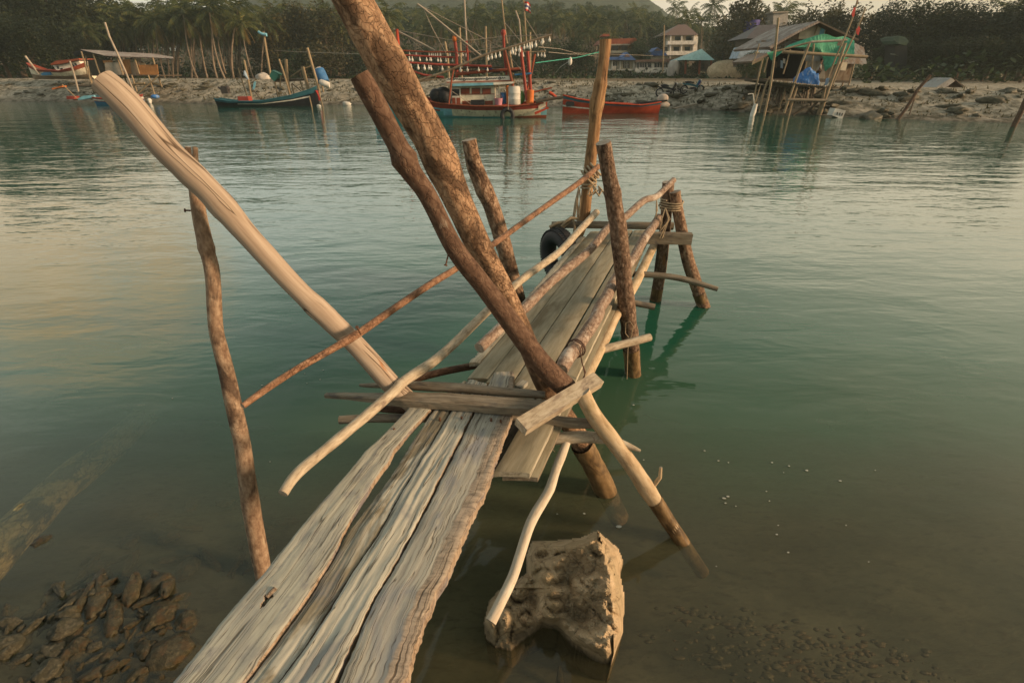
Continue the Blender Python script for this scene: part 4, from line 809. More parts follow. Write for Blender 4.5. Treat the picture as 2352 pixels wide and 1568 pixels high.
EXP = [(V1(1000, 760), V1(962, 350), 96, 'coconut palm with yellowish crown right behind the left stilt shed roof'), (V1(1445, 790), V1(1410, 330), 104, 'coconut palm with drooping crown above the middle of the left shed roof'), (V1(1590, 790), V1(1500, 330), 110, 'coconut palm half hidden behind the palm over the left shed roof'),
       (V1(1880, 850), V1(1790, 270), 100, 'straight coconut palm just right of the left stilt shed'), (V1(1985, 840), V1(1845, 300), 108, 'slim leaning coconut palm beside the straight one right of the shed'), (V1(2255, 850), V1(2110, 200), 98, 'tall leaning coconut palm with a long pale trunk right of the shed'),
       (V1(2345, 700), V1(2290, 330), 118, 'thin distant coconut palm to the right of the tall leaning palm'), (V2(275, 860), V2(115, 180), 97, 'leaning coconut palm left of the bare mooring pole with the blue rag'), (V2(300, 810), V2(190, 230), 106, 'coconut palm with a pale leaning trunk, second of the leaning pair'),
       (V2(385, 810), V2(250, 240), 112, 'coconut palm whose trunk leans parallel to its two neighbours'), (V2(605, 850), V2(490, 300), 98, 'curved coconut palm nearest the bare pole with the blue rag'), (V2(75, 835), V2(-20, 260), 103, 'coconut palm with reddish leaning trunk on the sand'),
       (V2(175, 800), V2(110, 320), 120, 'short distant coconut palm between two leaning ones'), (V2(1655, 790), V2(1620, 330), 112, 'coconut palm with a pale trunk just left of the big leaning trunk'), (V2(1590, 700), V2(1560, 330), 125, 'slim distant palm left of the palm beside the big leaning trunk'), (V2(1700, 690), V2(1670, 290), 128, 'slim distant palm immediately left of the big leaning trunk')]
for i, (bs, cr, Y, lb) in enumerate(EXP): palm(bs[0], Y, cr[0], cr[1], [1, 0, 3, 1, 4, 4, 3, 4, 1, 4, 1, 2, 5, 0, 3, 3][i], lb)
def scatter(n, x0, x1, Y0, Y1, c0, c1, label):
    for _ in range(n):
        Y = ru(Y0, Y1); px = ru(x0, x1); x = on_Y(px, 172, Y)[0]; h = ru(7.5, 11.5); z = land(x, Y) + h; tp = 165 - (z - EYE) / Y * 1455
        palm(px, Y, px + ru(-14, 14), tp, random.randrange(6), label, G)
scatter(18, 130, 600, 100, 122, 0, 0, 'coconut palm near the front of the grove behind the left stilt shed')
scatter(40, 120, 560, 104, 150, 0, 0, 'coconut palm in the shady grove behind the left stilt shed')
scatter(14, 30, 340, 100, 116, 0, 0, 'coconut palm in front of the dark wood at the far left')
scatter(30, 540, 900, 108, 160, 0, 0, 'coconut palm in the grove behind the teal longtail boat')
scatter(34, 840, 1240, 125, 200, 0, 0, 'hazy coconut palm in the grove behind the fishing boat')
scatter(46, 1200, 1540, 135, 215, 0, 0, 'hazy coconut palm on the slope above the white houses')
scatter(16, 1540, 1760, 140, 200, 0, 0, 'hazy coconut palm behind the hipped house')
scatter(24, 60, 620, 150, 230, 0, 0, 'tall coconut palm at the back of the left grove')
for k, (px, py, Y) in enumerate([(1640, 4, 190), (1768, 28, 150), (1800, 22, 160), (2140, 60, 105), (2320, 18, 88), (2010, 70, 120), (1552, 6, 240), (1580, 22, 230)]):
    palm(px + ru(-6, 6), Y, px, py + 12, k % 6, ['coconut palm breaking the skyline above the hipped house', 'palm on the skyline left of the tall grey building', 'palm on the skyline right of the tall grey building', 'dark palm on the skyline near the right edge, the more distant one', 'dark palm on the skyline nearest the right edge', 'palm top showing behind the right stilt hut', 'palm at the end of the hill skyline, left one', 'palm at the end of the hill skyline, right one'][k])
# broadleaf trees: trunk with limbs and a crown of leaf clumps
def tree_proto(h, w, seed, mat, n=2600, airy=.5, leaf=.22, name='tree'):
    random.seed(seed); t = MB(); t.tube([(0, 0, 0), (.1, .05, h * .3), (.05, 0, h * .62)], [h * .03, h * .022, h * .01], 7, False, 0, None, .05)
    bl = []
    for i in range(11):
        a = i * 2.4; zz = h * (.34 + .6 * (i / 11)); rr = w * .5 * ru(.35, .8) * (1.05 - .65 * (i / 11)); c = Vector((math.cos(a) * rr, math.sin(a) * rr, zz)); bl.append((c, w * ru(.17, .29)))
        t.tube([(0, 0, h * (.25 + .03 * i)), c * .6 + Vector((0, 0, zz * .36)), c], [h * .012, h * .008, h * .004], 5, False)
    m = MB()
    for _ in range(n):
        c, r = random.choice(bl); d = Vector((random.gauss(0, 1), random.gauss(0, 1), random.gauss(0, 1))).normalized(); p = c + d * r * (rnd() ** (airy * .6)) * ru(.8, 1.12); p.z = max(p.z, h * .1); s = leaf * ru(.5, 1.2)
        u = Vector((random.gauss(0, 1), random.gauss(0, 1), random.gauss(0, .6))).normalized(); v = u.cross(Vector((random.gauss(0, .7), random.gauss(0, .7), 1))).normalized()
        m.add([p - u * s, p + v * s * .55, p + u * s, p - v * s * .55], [(0, 1, 2, 3)])
    e = thing(name, None, None, (0, 0, 0)); t.build('trunk', M['tree_trunk'], e); m.build('crown', M[mat], e); return e
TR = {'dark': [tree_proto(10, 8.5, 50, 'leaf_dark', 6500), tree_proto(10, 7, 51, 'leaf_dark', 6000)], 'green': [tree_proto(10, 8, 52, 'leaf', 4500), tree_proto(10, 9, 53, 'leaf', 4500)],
      'olive': [tree_proto(10, 5.5, 54, 'leaf_dry', 3000, .9, .26), tree_proto(10, 8, 55, 'leaf_dry', 2600, .9, .26)], 'bush': [tree_proto(3, 4.2, 56, 'leaf', 1100, .7, .17, 'bush'), tree_proto(3, 4.5, 57, 'leaf_dry', 1000, .8, .16, 'bush')]}
def tree(kind, px, Y, h, label, group=None, wide=1.0, zoff=0):
    e = random.choice(TR[kind]); x = on_Y(px, 172, Y)[0]; s = h / (3 if kind == 'bush' else 10)
    return put(e, (x, Y, land(x, Y) - .1 + zoff), (0, 0, ru(0, 6.3)), (s * wide, s * wide, s), label, 'bush' if kind == 'bush' else 'tree', group, e.name)
random.seed(11)
for px, Y, h in [(-60, 84, 15), (0, 90, 15.5), (55, 86, 13.5), (110, 92, 15), (165, 98, 14), (225, 104, 14), (285, 112, 14), (20, 76, 9), (90, 74, 7), (150, 80, 7), (-30, 72, 8), (215, 88, 6)]: tree('dark', px, Y, h, 'broadleaf tree with dimness in its leaf colour in the wood at the left edge', 'dark trees of the left wood')
for px, Y, h, w in [(650, 108, 11, 1.1), (705, 112, 13, 1.1), (760, 108, 12, 1.1), (815, 116, 12, 1), (610, 118, 9, 1)]: tree('olive', px, Y, h, 'dense olive green tree behind the teal longtail boat', 'olive trees behind the teal longtail boat', w)
for px, Y, h in [(690, 98, 4.2), (735, 99, 4.6), (780, 100, 4.4), (825, 102, 4), (640, 99, 3.4)]: tree('bush', px, Y, h, 'dark rounded bush on the sand behind the pole rack', 'bushes behind the pole rack', 1.3)
for px, Y, h in [(880, 112, 5), (930, 118, 6), (985, 120, 6), (1040, 118, 5), (1100, 122, 6), (1160, 120, 6.5), (1215, 118, 6), (1270, 112, 6), (1310, 108, 6.5), (1345, 106, 5)]: tree('green', px, Y, h, 'low green tree at the foot of the hill behind the fishing boat', 'low trees behind the fishing boat', 1.3)
for px, Y, h, lb in [(1488, 150, 11, 'rounded bright green tree above the red-roofed house'), (1468, 118, 6, 'green bush tree between the red-roofed and hipped houses'), (1455, 126, 7.5, 'green tree beside the red-roofed house'), (1500, 132, 8, 'green tree directly left of the hipped house'), (1634, 128, 7, 'green tree right of the hipped house'), (1660, 120, 7, 'green tree beside the teal roofed pavilion'), (1560, 112, 3.2, 'low bush under the white stilt house'), (1600, 108, 3.4, 'low bush beneath the teal roofed pavilion'), (1740, 66, 3.0, 'leafy bush left of the right stilt hut'), (1715, 70, 3.4, 'darker bush beside the bush left of the right stilt hut')]: tree('green', px, Y, h, lb, None, 1.2)
for px, Y, h, w in [(1655, 118, 12, 1), (1688, 112, 14, 1.15), (1722, 116, 12, 1), (1705, 106, 8, 1.3)]: tree('olive', px, Y, h, 'tall feathery olive tree behind the teal roofed pavilion', 'feathery trees behind the pavilion', w)
for px, Y, h in [(1820, 105, 11), (1850, 100, 11), (1880, 98, 11), (1915, 96, 10.5), (1950, 96, 10), (1790, 112, 10)]: tree('olive', px, Y, h, 'olive tree rising behind the right stilt hut roof', 'trees behind the right stilt hut')
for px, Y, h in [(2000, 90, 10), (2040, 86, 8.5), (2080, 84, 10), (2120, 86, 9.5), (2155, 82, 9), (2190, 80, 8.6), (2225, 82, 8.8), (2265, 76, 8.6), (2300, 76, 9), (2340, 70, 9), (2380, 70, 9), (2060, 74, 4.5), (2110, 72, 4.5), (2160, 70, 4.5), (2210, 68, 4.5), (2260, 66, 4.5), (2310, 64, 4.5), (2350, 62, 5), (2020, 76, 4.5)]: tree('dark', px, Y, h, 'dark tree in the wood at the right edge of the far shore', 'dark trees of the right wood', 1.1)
# the far wood on the hillside, too many to count
random.seed(5); m = MB()
for _ in range(1500):
    Y = ru(165, 420); px = ru(250, 1800); x = on_Y(px, 172, Y)[0]; z = land(x, Y) - (0 if Y < 350 else .02 * (Y - 350)); h = ru(5, 9.5); c = Vector((x, Y, z + h)); s = Y / 170
    m.add([Vector((x - .12, Y, z)), Vector((x + .12, Y, z)), c + Vector((.08, 0, 0)), c + Vector((-.08, 0, 0))], [(0, 1, 2, 3)], None, 1)
    for i in range(13):
        az = i * 2.4 + ru(-.3, .3); e = R(70 - 110 * i / 13); L = ru(2.4, 3.4); d1 = Vector((math.cos(az) * math.cos(e), math.sin(az) * math.cos(e), math.sin(e))); p1 = c + d1 * L * .55; p2 = p1 + (d1 + Vector((0, 0, -1.1))).normalized() * L * .55; sd_ = Vector((-math.sin(az), math.cos(az), 0)) * .3
        m.add([c, p1 + sd_ + Vector((0, 0, -.25)), p2, p1 - sd_ + Vector((0, 0, -.25))], [(0, 1, 2), (0, 2, 3)])
for _ in range(12000):
    Y = ru(150, 420); px = ru(200, 2000); x = on_Y(px, 172, Y)[0]; z = land(x, Y) - (0 if Y < 350 else .02 * (Y - 350)) + abs(random.gauss(0, 2.2)); s = ru(.5, 1.1); p = Vector((x, Y, z))
    u = Vector((random.gauss(0, 1), random.gauss(0, 1), random.gauss(0, .6))).normalized() * s; v = u.cross(Vector((0, .3, 1))).normalized() * s * .6; m.add([p - u, p + v, p + u, p - v], [(0, 1, 2, 3)])
tag(m.build('hillside_wood', [M['leaf'], M['palm_trunk']]), 'far palm wood covering the hillside behind the houses and boats', 'wood', None, 'stuff')

m = MB()
for _ in range(16000):
    Y = ru(92, 150); px = ru(-150, 2450)
    if Y < 104 and 340 < px < 620: continue
    if px > 1980: Y = ru(58, 120)
    if px < 330: Y = ru(76, 120)
    x = on_Y(px, 172, Y)[0]; q = noise.noise(Vector((x * .12, Y * .12, 4))); z = land(x, Y) + rnd() * (1.3 + 1.8 * max(0, q + .2)) * (smooth(90, 118, Y) if 330 < px < 1980 else 1.3); s = ru(.25, .6); p = Vector((x, Y, z))
    u = Vector((random.gauss(0, 1), random.gauss(0, 1), random.gauss(0, .6))).normalized() * s; v = u.cross(Vector((0, .3, 1))).normalized() * s * .6; m.add([p - u, p + v, p + u, p - v], [(0, 1, 2, 3)])
tag(m.build('undergrowth', M['leaf']), 'low dark undergrowth among the palm trunks at the foot of the hill', 'undergrowth', None, 'stuff')

# ================================================================== rocks and scrub on the bank
random.seed(21)
for k in range(230):
    px = ru(-20, 2380); x = on_Y(px, 220, 45)[0]; right = px > 1380
    s_ = ru(.3, 7.0); y = shore(x) + s_; x = on_Y(px, 220, y)[0]; y = shore(x) + s_; sz = (ru(.25, .9) if right else ru(.2, .7)) * (1.3 if rnd() < .15 else 1)
    o = bpy.data.objects.new('bank_rock', random.choice(rdk)); COL.objects.link(o); o.location = (x, y, land(x, y) + sz * .08); o.scale = (sz * ru(1, 1.7), sz, sz * ru(.7, 1)); o.rotation_euler = (ru(-.2, .2), ru(-.2, .2), ru(0, 6.3))
    tag(o, ('dark weedy rock on the sandy bank right of the red longtail boat' if right else 'dark weedy rock on the sandy bank left of the red longtail boat'), 'rock', 'weedy rocks on the far bank')
for px, s_, sz, lb in [(2015, 2.8, 1.5, 'large weedy boulder on the right bank, left of the bare leaning stick'), (2085, 1.2, 1.3, 'weedy boulder behind the foot of the bare leaning stick'), (2160, 2.6, 1.5, 'broad weedy boulder below the small roof shelter'), (2140, .9, 1.2, 'weedy boulder close to the water below the roof shelter'), (1635, 3.0, 1.0, 'pointed dark boulder on the bank below the blue motorbike'), (1570, 4.2, 1.0, 'dark pointed boulder above the outboard end of the red longtail'), (1445, 3.2, 1.0, 'dark rock pile behind the middle of the red longtail'), (1395, 2.0, .9, 'flat dark boulder behind the tall jetty post')]:
    x = on_Y(px, 220, 42)[0]; y = shore(x) + s_; x = on_Y(px, 220, y)[0]; o = bpy.data.objects.new('boulder', random.choice(rdk)); COL.objects.link(o); o.location = (x, y, land(x, y)); o.scale = (sz * 1.5, sz, sz * .8); o.rotation_euler = (0, 0, ru(0, 6)); tag(o, lb, 'boulder')
M['scrub'] = leafmat('dry scrub', [(.05, .045, .02), (.09, .08, .035), (.15, .13, .06)])
m = MB()
for _ in range(9000):
    px = ru(-30, 2400); x = on_Y(px, 220, 45)[0]; s_ = ru(.8, 9) if px > 900 else ru(.8, 8); y = shore(x) + s_
    if noise.noise(Vector((x * .8, y * 1.1, 9))) < .08: continue
    z = land(x, y); a = ru(0, 6.3); h = ru(.05, .24); d = Vector((math.cos(a), math.sin(a), 0)); m.add([Vector((x, y, z - .02)) - d * .06, Vector((x, y, z - .02)) + d * .06, Vector((x + ru(-.1, .1), y + ru(-.1, .1), z + h))], [(0, 1, 2)])
tag(m.build('dry_scrub', M['scrub']), 'tufts of dry scrub and weed growing over the sandy far bank', 'scrub', None, 'stuff')

# ================================================================== boats, huts and other things on the far bank
for n_, c_, kw in [('white_paint', (.78, .76, .68), dict(dirt=((.24, .15, .07), .60))), ('cream_paint', (.74, .69, .53), dict(dirt=((.22, .12, .05), .55))), ('red_paint', (.31, .055, .038), dict(dirt=((.15, .05, .03), .62))), ('rust_red', (.27, .07, .035), dict(dirt=((.12, .05, .03), .6))), ('orange_red', (.46, .065, .028), dict(dirt=((.3, .05, .03), .66))),
                   ('teal_paint', (.10, .36, .38), dict(dirt=((.2, .25, .2), .66))), ('sky_blue', (.20, .48, .60), {}), ('blue_paint', (.04, .17, .34), {}), ('deep_teal', (.03, .13, .17), {}), ('black_paint_and_shade', (.018, .02, .024), {}), ('board', (.25, .19, .13), dict(dirt=((.16, .09, .045), .52))), ('rust_board', (.36, .17, .06), dict(dirt=((.2, .1, .04), .55))), ('grey_board', (.36, .32, .26), dict(dirt=((.2, .16, .12), .56))),
                   ('tin', (.30, .30, .29), dict(dirt=((.22, .12, .06), .58), metal=.2)), ('tin_rust', (.25, .18, .14), dict(dirt=((.33, .30, .27), .5))), ('bamboo', (.29, .225, .14), dict(dirt=((.2, .13, .07), .58))), ('pole_grey', (.36, .31, .25), {}), ('dark_wood', (.09, .07, .05), {}), ('glass', (.02, .025, .03), dict(rough=.15, spec=.6)), ('net', (.07, .36, .23), dict(scale=6, var=.3)), ('tarp', (.04, .17, .46), dict(dirt=((.4, .46, .52), .55))),
                   ('barrel_blue', (.05, .17, .38), {}), ('bulb', (.78, .74, .66), dict(rough=.3)), ('roof_brown', (.14, .085, .07), dict(scale=8)), ('roof_blue', (.055, .13, .34), {}), ('roof_teal', (.24, .42, .42), {}), ('roof_pale_blue', (.30, .40, .50), dict(dirt=((.2, .16, .14), .6))), ('roof_grey', (.085, .078, .085), {}), ('wall_white', (.80, .76, .68), {}), ('wall_cream', (.62, .54, .40), {}), ('flag_red', (.52, .05, .04), {}), ('flag_white', (.7, .68, .66), {}), ('flag_blue', (.05, .07, .26), {}),
                   ('skin', (.20, .11, .07), {}), ('shirt', (.52, .49, .42), {}), ('shorts', (.03, .03, .035), {}), ('hair', (.012, .010, .010), {}), ('chrome', (.55, .54, .52), dict(metal=.9, rough=.3)), ('engine', (.055, .05, .048), dict(dirt=((.14, .09, .06), .6))), ('bag_green', (.03, .15, .12), {}), ('styrofoam', (.66, .64, .58), {}), ('purple_blue', (.06, .05, .26), {}), ('lime', (.30, .42, .12), {}), ('concrete', (.42, .39, .35), {}), ('orange_rag', (.6, .17, .04), {}), ('green_rope', (.05, .33, .25), {})]:
    M[n_] = plain(n_, c_, **{**dict(rough=.65, scale=2.2), **kw})
def corr(name, a, b_):
    m, nt, bs = newmat(name); tc = nt.nodes.new('ShaderNodeTexCoord').outputs['Object']; w = N(nt, 'ShaderNodeTexWave', Vector=tc, Scale=3.2, Distortion=.3).outputs['Fac']; n = NOISE(nt, tc, 1.4, 6, .65)
    nt.links.new(MIX(nt, RAMP(nt, n, [(.45, 0.0), (.6, 1.0)]), a, b_), bs.inputs['Base Color']); bump(nt, bs, w, .8, .05); return m
M['corrugated'] = corr('corrugated sheet', (.36, .37, .38), (.27, .2, .15)); M['roof_sheet'] = corr('old roof sheet', (.24, .2, .18), (.36, .33, .3))
def SL(name, V, pts, Y, depth, mat, parent, ys=None):          # outline at distance Y, given real thickness away from the viewer
    P = [on_Y(*(V(*p) if V else p), (ys[i] if ys else Y)) for i, p in enumerate(pts)]
    m = MB().poly(P, (0, depth, 0)); return m.build(name, M[mat], parent)
def TU(name, V, pts, Y, r, mat, parent=None, mb=None, seg=7):
    n = len(pts); Ys = Y if hasattr(Y, '__len__') else [Y] * n; P = [on_Y(*(V(*p) if V else p), y) for p, y in zip(pts, Ys)]
    if mb: mb.tube(P, r, seg, True, 0, None, .05); return P
    m = MB(); m.tube(P, r, seg, True, 0, None, .08, rnd() * 9); return m.build(name, M[mat], parent, None if parent else P[-1])
def BX(name, c, size, mat, parent, rz=0):
    return MB().box(c, size, rz).build(name, M[mat], parent)
def stick(name, V, pts, Y, r, mat, label, cat='pole', group=None): return tag(TU(name, V, pts, Y, r, mat), label, cat, group)

# --- hull of a wooden boat: stations along X, painted in bands
def hull(parent, name, org, x0, x1, beam, sheer, bandcol, mats, n=44, bottom=-.4, yaw=0.0, bow='left', tumble=.8, power=.55):
    rings = 33; m = MB(); vs = []; M3 = Matrix.Rotation(yaw, 3, 'Z')
    for i in range(n + 1):
        t = i / n; x = x0 + (x1 - x0) * t; b_ = beam * .5 * (math.sin(min(1, (t if bow == 'left' else 1 - t) * 1.35 + .001) * math.pi / 2) ** power) * (1 if (t if bow == 'left' else 1 - t) < .75 else 1 - .35 * (((t if bow == 'left' else 1 - t) - .75) / .25) ** 2); s = sheer(t)
        for k in range(rings):
            u = k / (rings - 1); a = abs(u - .5) * 2; sg = -1 if u < .5 else 1
            z = bottom + (s - bottom) * a ** 1.25; w = b_ * (a ** .45 if a > 0 else 0) * (tumble + (1 - tumble) * a); vs.append(Vector(org) + M3 @ Vector((x + (.0 if t > .02 else 0), sg * w, z)))
    fs, mi = [], []
    for i in range(n):
        for k in range(rings - 1):
            m.add([vs[i * rings + k], vs[(i + 1) * rings + k], vs[(i + 1) * rings + k + 1], vs[i * rings + k + 1]], [(0, 1, 2, 3)], None, bandcol((i + .5) / n, abs((k + .5) / (rings - 1) - .5) * 2, sheer((i + .5) / n)))
    for i in (0, n): m.add([vs[i * rings + k] for k in range(rings)], [tuple(range(rings))], None, bandcol(i / n, .8, sheer(i / n)))
    o = m.build(name, [M[x] for x in mats], parent)
    dk_ = MB(); D = []                                   # inner deck a little below the rail
    for i in range(n): 
        a = [vs[i * rings].lerp(vs[i * rings + rings - 1], f) - Vector((0, 0, .18)) for f in (.04, .96)]; b2 = [vs[(i + 1) * rings].lerp(vs[(i + 1) * rings + rings - 1], f) - Vector((0, 0, .18)) for f in (.04, .96)]
        dk_.add([a[0], b2[0], b2[1], a[1]], [(0, 1, 2, 3)])
    dk_.build('deck', M['dark_wood'], parent)
    g = MB()
    for k in (0, rings - 1): g.tube([vs[i * rings + k] for i in range(n + 1)], .05, 6)
    return o, g

# --- the fishing boat
BY = 35.2
fb_ = thing('fishing_boat', 'wooden fishing boat with red and white hull, cabin and lamp booms moored across the creek', 'boat', (-3, BY, 0))
def fsh(t): return lerp_pts([(0, 2.15), (.08, 1.75), (.2, 1.3), (.4, .84), (.6, .70), (.8, .70), (1, .88)], t)
def fcol(t, a, s):
    if a > .83: return 0
    if a < .47: return 4 if t < .82 else 5
    if a < .52: return 5
    if t < .41: return 3 if a < .70 else (0 if a < .735 and t < .4 else 2)
    if t < .475: return 2
    return 1 if t < .96 else 2
o, g_ = hull(fb_, 'hull', (0, BY + .3, 0), -9.2, 2.25, 3.3, fsh, fcol, ['red_paint', 'cream_paint', 'sky_blue', 'teal_paint', 'teal_paint', 'rust_red'], 60)
g_.build('gunwale', M['rust_red'], fb_)
SL('rub_rail', V3, [(1830, 1290), (1990, 1228), (1995, 1245), (1835, 1320)], BY - 1.2, .2, 'orange_red', fb_)
SL('transom_board', V3, [(1873, 1165), (1955, 1165), (1960, 1220), (1875, 1262)], BY - .9, 1.8, 'cream_paint', fb_)
CY = 34.5
cab = SL('cabin', V3, [(862, 985), (1372, 985), (1375, 1215), (862, 1218)], CY, 1.9, 'cream_paint', fb_)
SL('door_frame', V3, [(872, 1010), (978, 1010), (988, 1212), (878, 1212)], CY - .06, .05, 'white_paint', cab)
SL('door_glass', V3, [(882, 1024), (966, 1024), (970, 1100), (884, 1100)], CY - .075, .01, 'glass', cab)
for x0, x1 in ((884, 922), (934, 978)): SL('door_panel', V3, [(x0, 1122), (x1, 1122), (x1 + 4, 1206), (x0 + 2, 1206)], CY - .075, .01, 'rust_red', cab)
for x0, x1 in ((985, 1086), (1108, 1206), (1228, 1330)):
    w_ = SL('window', V3, [(x0, 1012), (x1, 1008), (x1, 1076), (x0, 1078)], CY - .03, .025, 'dark_wood', cab); SL('shutter', V3, [(x0 + 5, 1024), (x1 - 4, 1020), (x1 - 4, 1072), (x0 + 5, 1074)], CY - .05, .018, 'rust_red', cab)
for x0, x1 in ((1000, 1092), (1262, 1352)): SL('wall_panel', V3, [(x0, 1160), (x1, 1156), (x1, 1204), (x0, 1204)], CY - .03, .02, 'rust_red', cab)
SL('wall_stripe', V3, [(985, 1080), (1370, 1076), (1370, 1084), (985, 1088)], CY - .03, .02, 'rust_red', cab)
SL('fish_box', V3, [(1098, 1150), (1252, 1146), (1256, 1206), (1100, 1208)], CY - .35, .3, 'black_paint_and_shade', fb_)
SL('roof', V3, [(745, 962), (860, 950), (1600, 935), (1600, 948), (1560, 958), (860, 990), (748, 978)], CY - .45, 2.8, 'grey_board', fb_)
SL('roof_fascia', V3, [(886, 962), (1356, 950), (1356, 978), (888, 992)], CY - .5, .04, 'sky_blue', fb_); SL('roof_edge', V3, [(1358, 950), (1590, 940), (1590, 958), (1358, 976)], CY - .5, .04, 'white_paint', fb_)
sb = SL('sign_board', V3, [(820, 898), (1540, 872), (1568, 922), (826, 945)], CY - .1, .08, 'white_paint', fb_)
mk = MB()
for k, (x, y) in enumerate([(855, 912), (895, 910), (935, 908), (985, 912), (1025, 914), (1065, 912), (1110, 912), (1155, 912), (1195, 908), (1240, 908), (1285, 906), (1325, 904), (1380, 902), (1430, 900), (1475, 900)]):
    c = on_Y(*V3(x, y), CY - .115)
    if k % 3 == 1: mk.torus(c, .062, .022, (0, 1, 0), 12, 5)
    else: mk.tube([c + Vector((-.13, 0, -.03)), c + Vector((-.05, 0, .05)), c + Vector((.0, 0, -.03)), c + Vector((.06, 0, .05)), c + Vector((.12, 0, .0))], .020, 5)
mk.build('painted_scroll', M['black_paint_and_shade'], sb)
SL('board_trim', V3, [(820, 940), (1560, 920), (1600, 938), (822, 962)], CY - .12, 2.2, 'rust_red', fb_)
for n_, pts, Y, r, mt in [('mast', [(1022, -40), (1040, 300), (1050, 470)], CY + 1, .055, 'pole_grey'), ('mast_foot', [(1048, 470), (1062, 640), (1068, 870)], CY + 1, .075, 'red_paint'), ('mast', [(1448, -40), (1480, 250), (1515, 500)], CY + 1.2, .05, 'bamboo'), ('flag_pole', [(1702, -20), (1720, 240), (1737, 500)], CY + 1.4, .05, 'bamboo'), ('mast', [(1612, 125), (1655, 240), (1678, 520)], CY + 1.3, .05, 'pole_grey'),
                          ('lamp_mast', [(1474, 400), (1480, 560), (1510, 860)], CY + .6, .085, 'red_paint'), ('front_mast', [(915, 470), (935, 620), (940, 900)], CY + .9, .10, 'red_paint'), ('bow_mast', [(250, 335), (265, 500), (275, 640)], CY + 1.1, .10, 'orange_red'),
                          ('gallows_post', [(1668, 545), (1705, 840), (1742, 1150)], CY - .3, .10, 'red_paint'), ('gallows_post', [(1750, 590), (1772, 840), (1792, 1100)], CY + .3, .10, 'red_paint'), ('gallows_post', [(1482, 560), (1530, 760), (1600, 1060)], CY - .2, .09, 'rust_red'), ('gallows_post', [(1540, 590), (1580, 830), (1592, 960)], CY + .4, .08, 'bamboo'), ('gallows_brace', [(1835, 620), (1795, 830), (1740, 1050)], CY + .8, .07, 'rust_red'), ('davit', [(905, 790), (880, 900), (862, 1060), (845, 1200)], CY - .6, .055, 'rust_red'), ('awning_post', [(1515, 985), (1530, 1200)], CY - .2, .10, 'orange_rag'), ('awning_post', [(1425, 985), (1430, 1190)], CY - .1, .06, 'cream_paint'),
                          ('tiller', [(1800, 1065), (1930, 1030), (2030, 1008)], CY + .4, .045, 'rust_red'), ('boom_spar', [(1845, 1170), (2000, 1140), (2160, 1115)], CY - .5, .09, 'dark_wood')]:
    TU(n_, V3, pts, Y, r, mt, fb_)
BOOM = [('lamp_boom', [(440, 945), (850, 810), (1230, 640), (1700, 500), (2030, 398)], CY - .9, .065, 'board'), ('lamp_boom', [(290, 582), (660, 600), (1100, 596)], CY + 1.6, .05, 'rust_red'), ('lamp_boom', [(285, 632), (620, 650), (905, 660)], CY + 1.0, .055, 'red_paint'), ('lamp_boom', [(320, 716), (720, 742), (1340, 762)], CY - .2, .065, 'red_paint'), ('lamp_boom', [(1100, 700), (1480, 560), (1760, 600), (1960, 592)], CY + 1.9, .04, 'bamboo'),
        ('spar', [(488, 48), (560, 100), (900, 380), (1215, 640)], CY + .6, .055, 'pole_grey'), ('spar', [(212, 340), (370, 415), (690, 582)], CY + 1.2, .055, 'pole_grey'), ('spar', [(370, 795), (560, 862), (790, 890)], CY - .1, .07, 'red_paint'), ('spar', [(450, 950), (690, 905), (700, 870)], CY - .4, .05, 'board'), ('upper_rail', [(840, 800), (1140, 775), (1480, 770)], CY, .06, 'dark_wood'), ('upper_rail', [(920, 855), (1300, 815), (1700, 790)], CY + .2, .09, 'rust_red')]
for n_, pts, Y, r, mt in BOOM: TU(n_, V3, pts, Y, r, mt, fb_)
SL('upper_deck', V3, [(1600, 850), (1795, 832), (1800, 852), (1605, 868)], CY - .3, 1.6, 'blue_paint', fb_)
SL('blue_crate', V3, [(1262, 772), (1342, 772), (1342, 800), (1262, 800)], CY + .1, .5, 'purple_blue', fb_)
for x0, x1, y0, y1, mt in ((940, 1040, 815, 850, 'rust_red'), (1060, 1180, 800, 850, 'dark_wood'), (1190, 1260, 800, 845, 'rust_red'), (1350, 1440, 790, 840, 'dark_wood'), (1560, 1700, 800, 830, 'dark_wood')): SL('net_heap', V3, [(x0, y1), (x0 + 12, y0 + 8), ((x0 + x1) / 2, y0), (x1 - 10, y0 + 10), (x1, y1)], CY + .3, .9, mt, fb_)
bm_ = MB(); bm_.ball((0, 0, -.26), .085, 8, 6, 0, (1, 1, 1.35)); bm_.tube([(0, 0, -.18), (0, 0, -.02)], [.04, .03], 6, True, 0)
first = None
def bulb(p, s=1.0):
    global first
    if first is None: first = bm_.build('lamp', M['bulb'], fb_); first.matrix_parent_inverse = Matrix.Translation(-fb_.location); o = first
    else: o = first.copy(); COL.objects.link(o)
    o.location = p; o.scale = (s, s, s)
for pts, Y, xs_, sc_ in [(BOOM[0][1], BOOM[0][2], [1298, 1340, 1384, 1432, 1575, 1580, 1615, 1660, 1712, 1745, 1775, 1800, 1845, 1918, 1930, 2003], 1.25), (BOOM[1][1], BOOM[1][2], [395, 470, 620, 645, 665, 690, 715, 750, 860, 950, 1005, 1045, 1065], .85), (BOOM[2][1], BOOM[2][2], [392, 425, 512, 590, 630, 642, 720, 752, 812, 890], 1.0), (BOOM[3][1], BOOM[3][2], [410, 492, 565, 616, 640, 770, 980, 1060, 1188, 1290], 1.1), (BOOM[4][1], BOOM[4][2], [1555, 1610, 1655, 1700, 1870, 1912, 1945], 1.0)]:
    for x in xs_: bulb(on_Y(*V3(x, lerp_pts(pts, x)), Y) + Vector((0, -.02, -.03)), sc_ * ru(.62, .85))
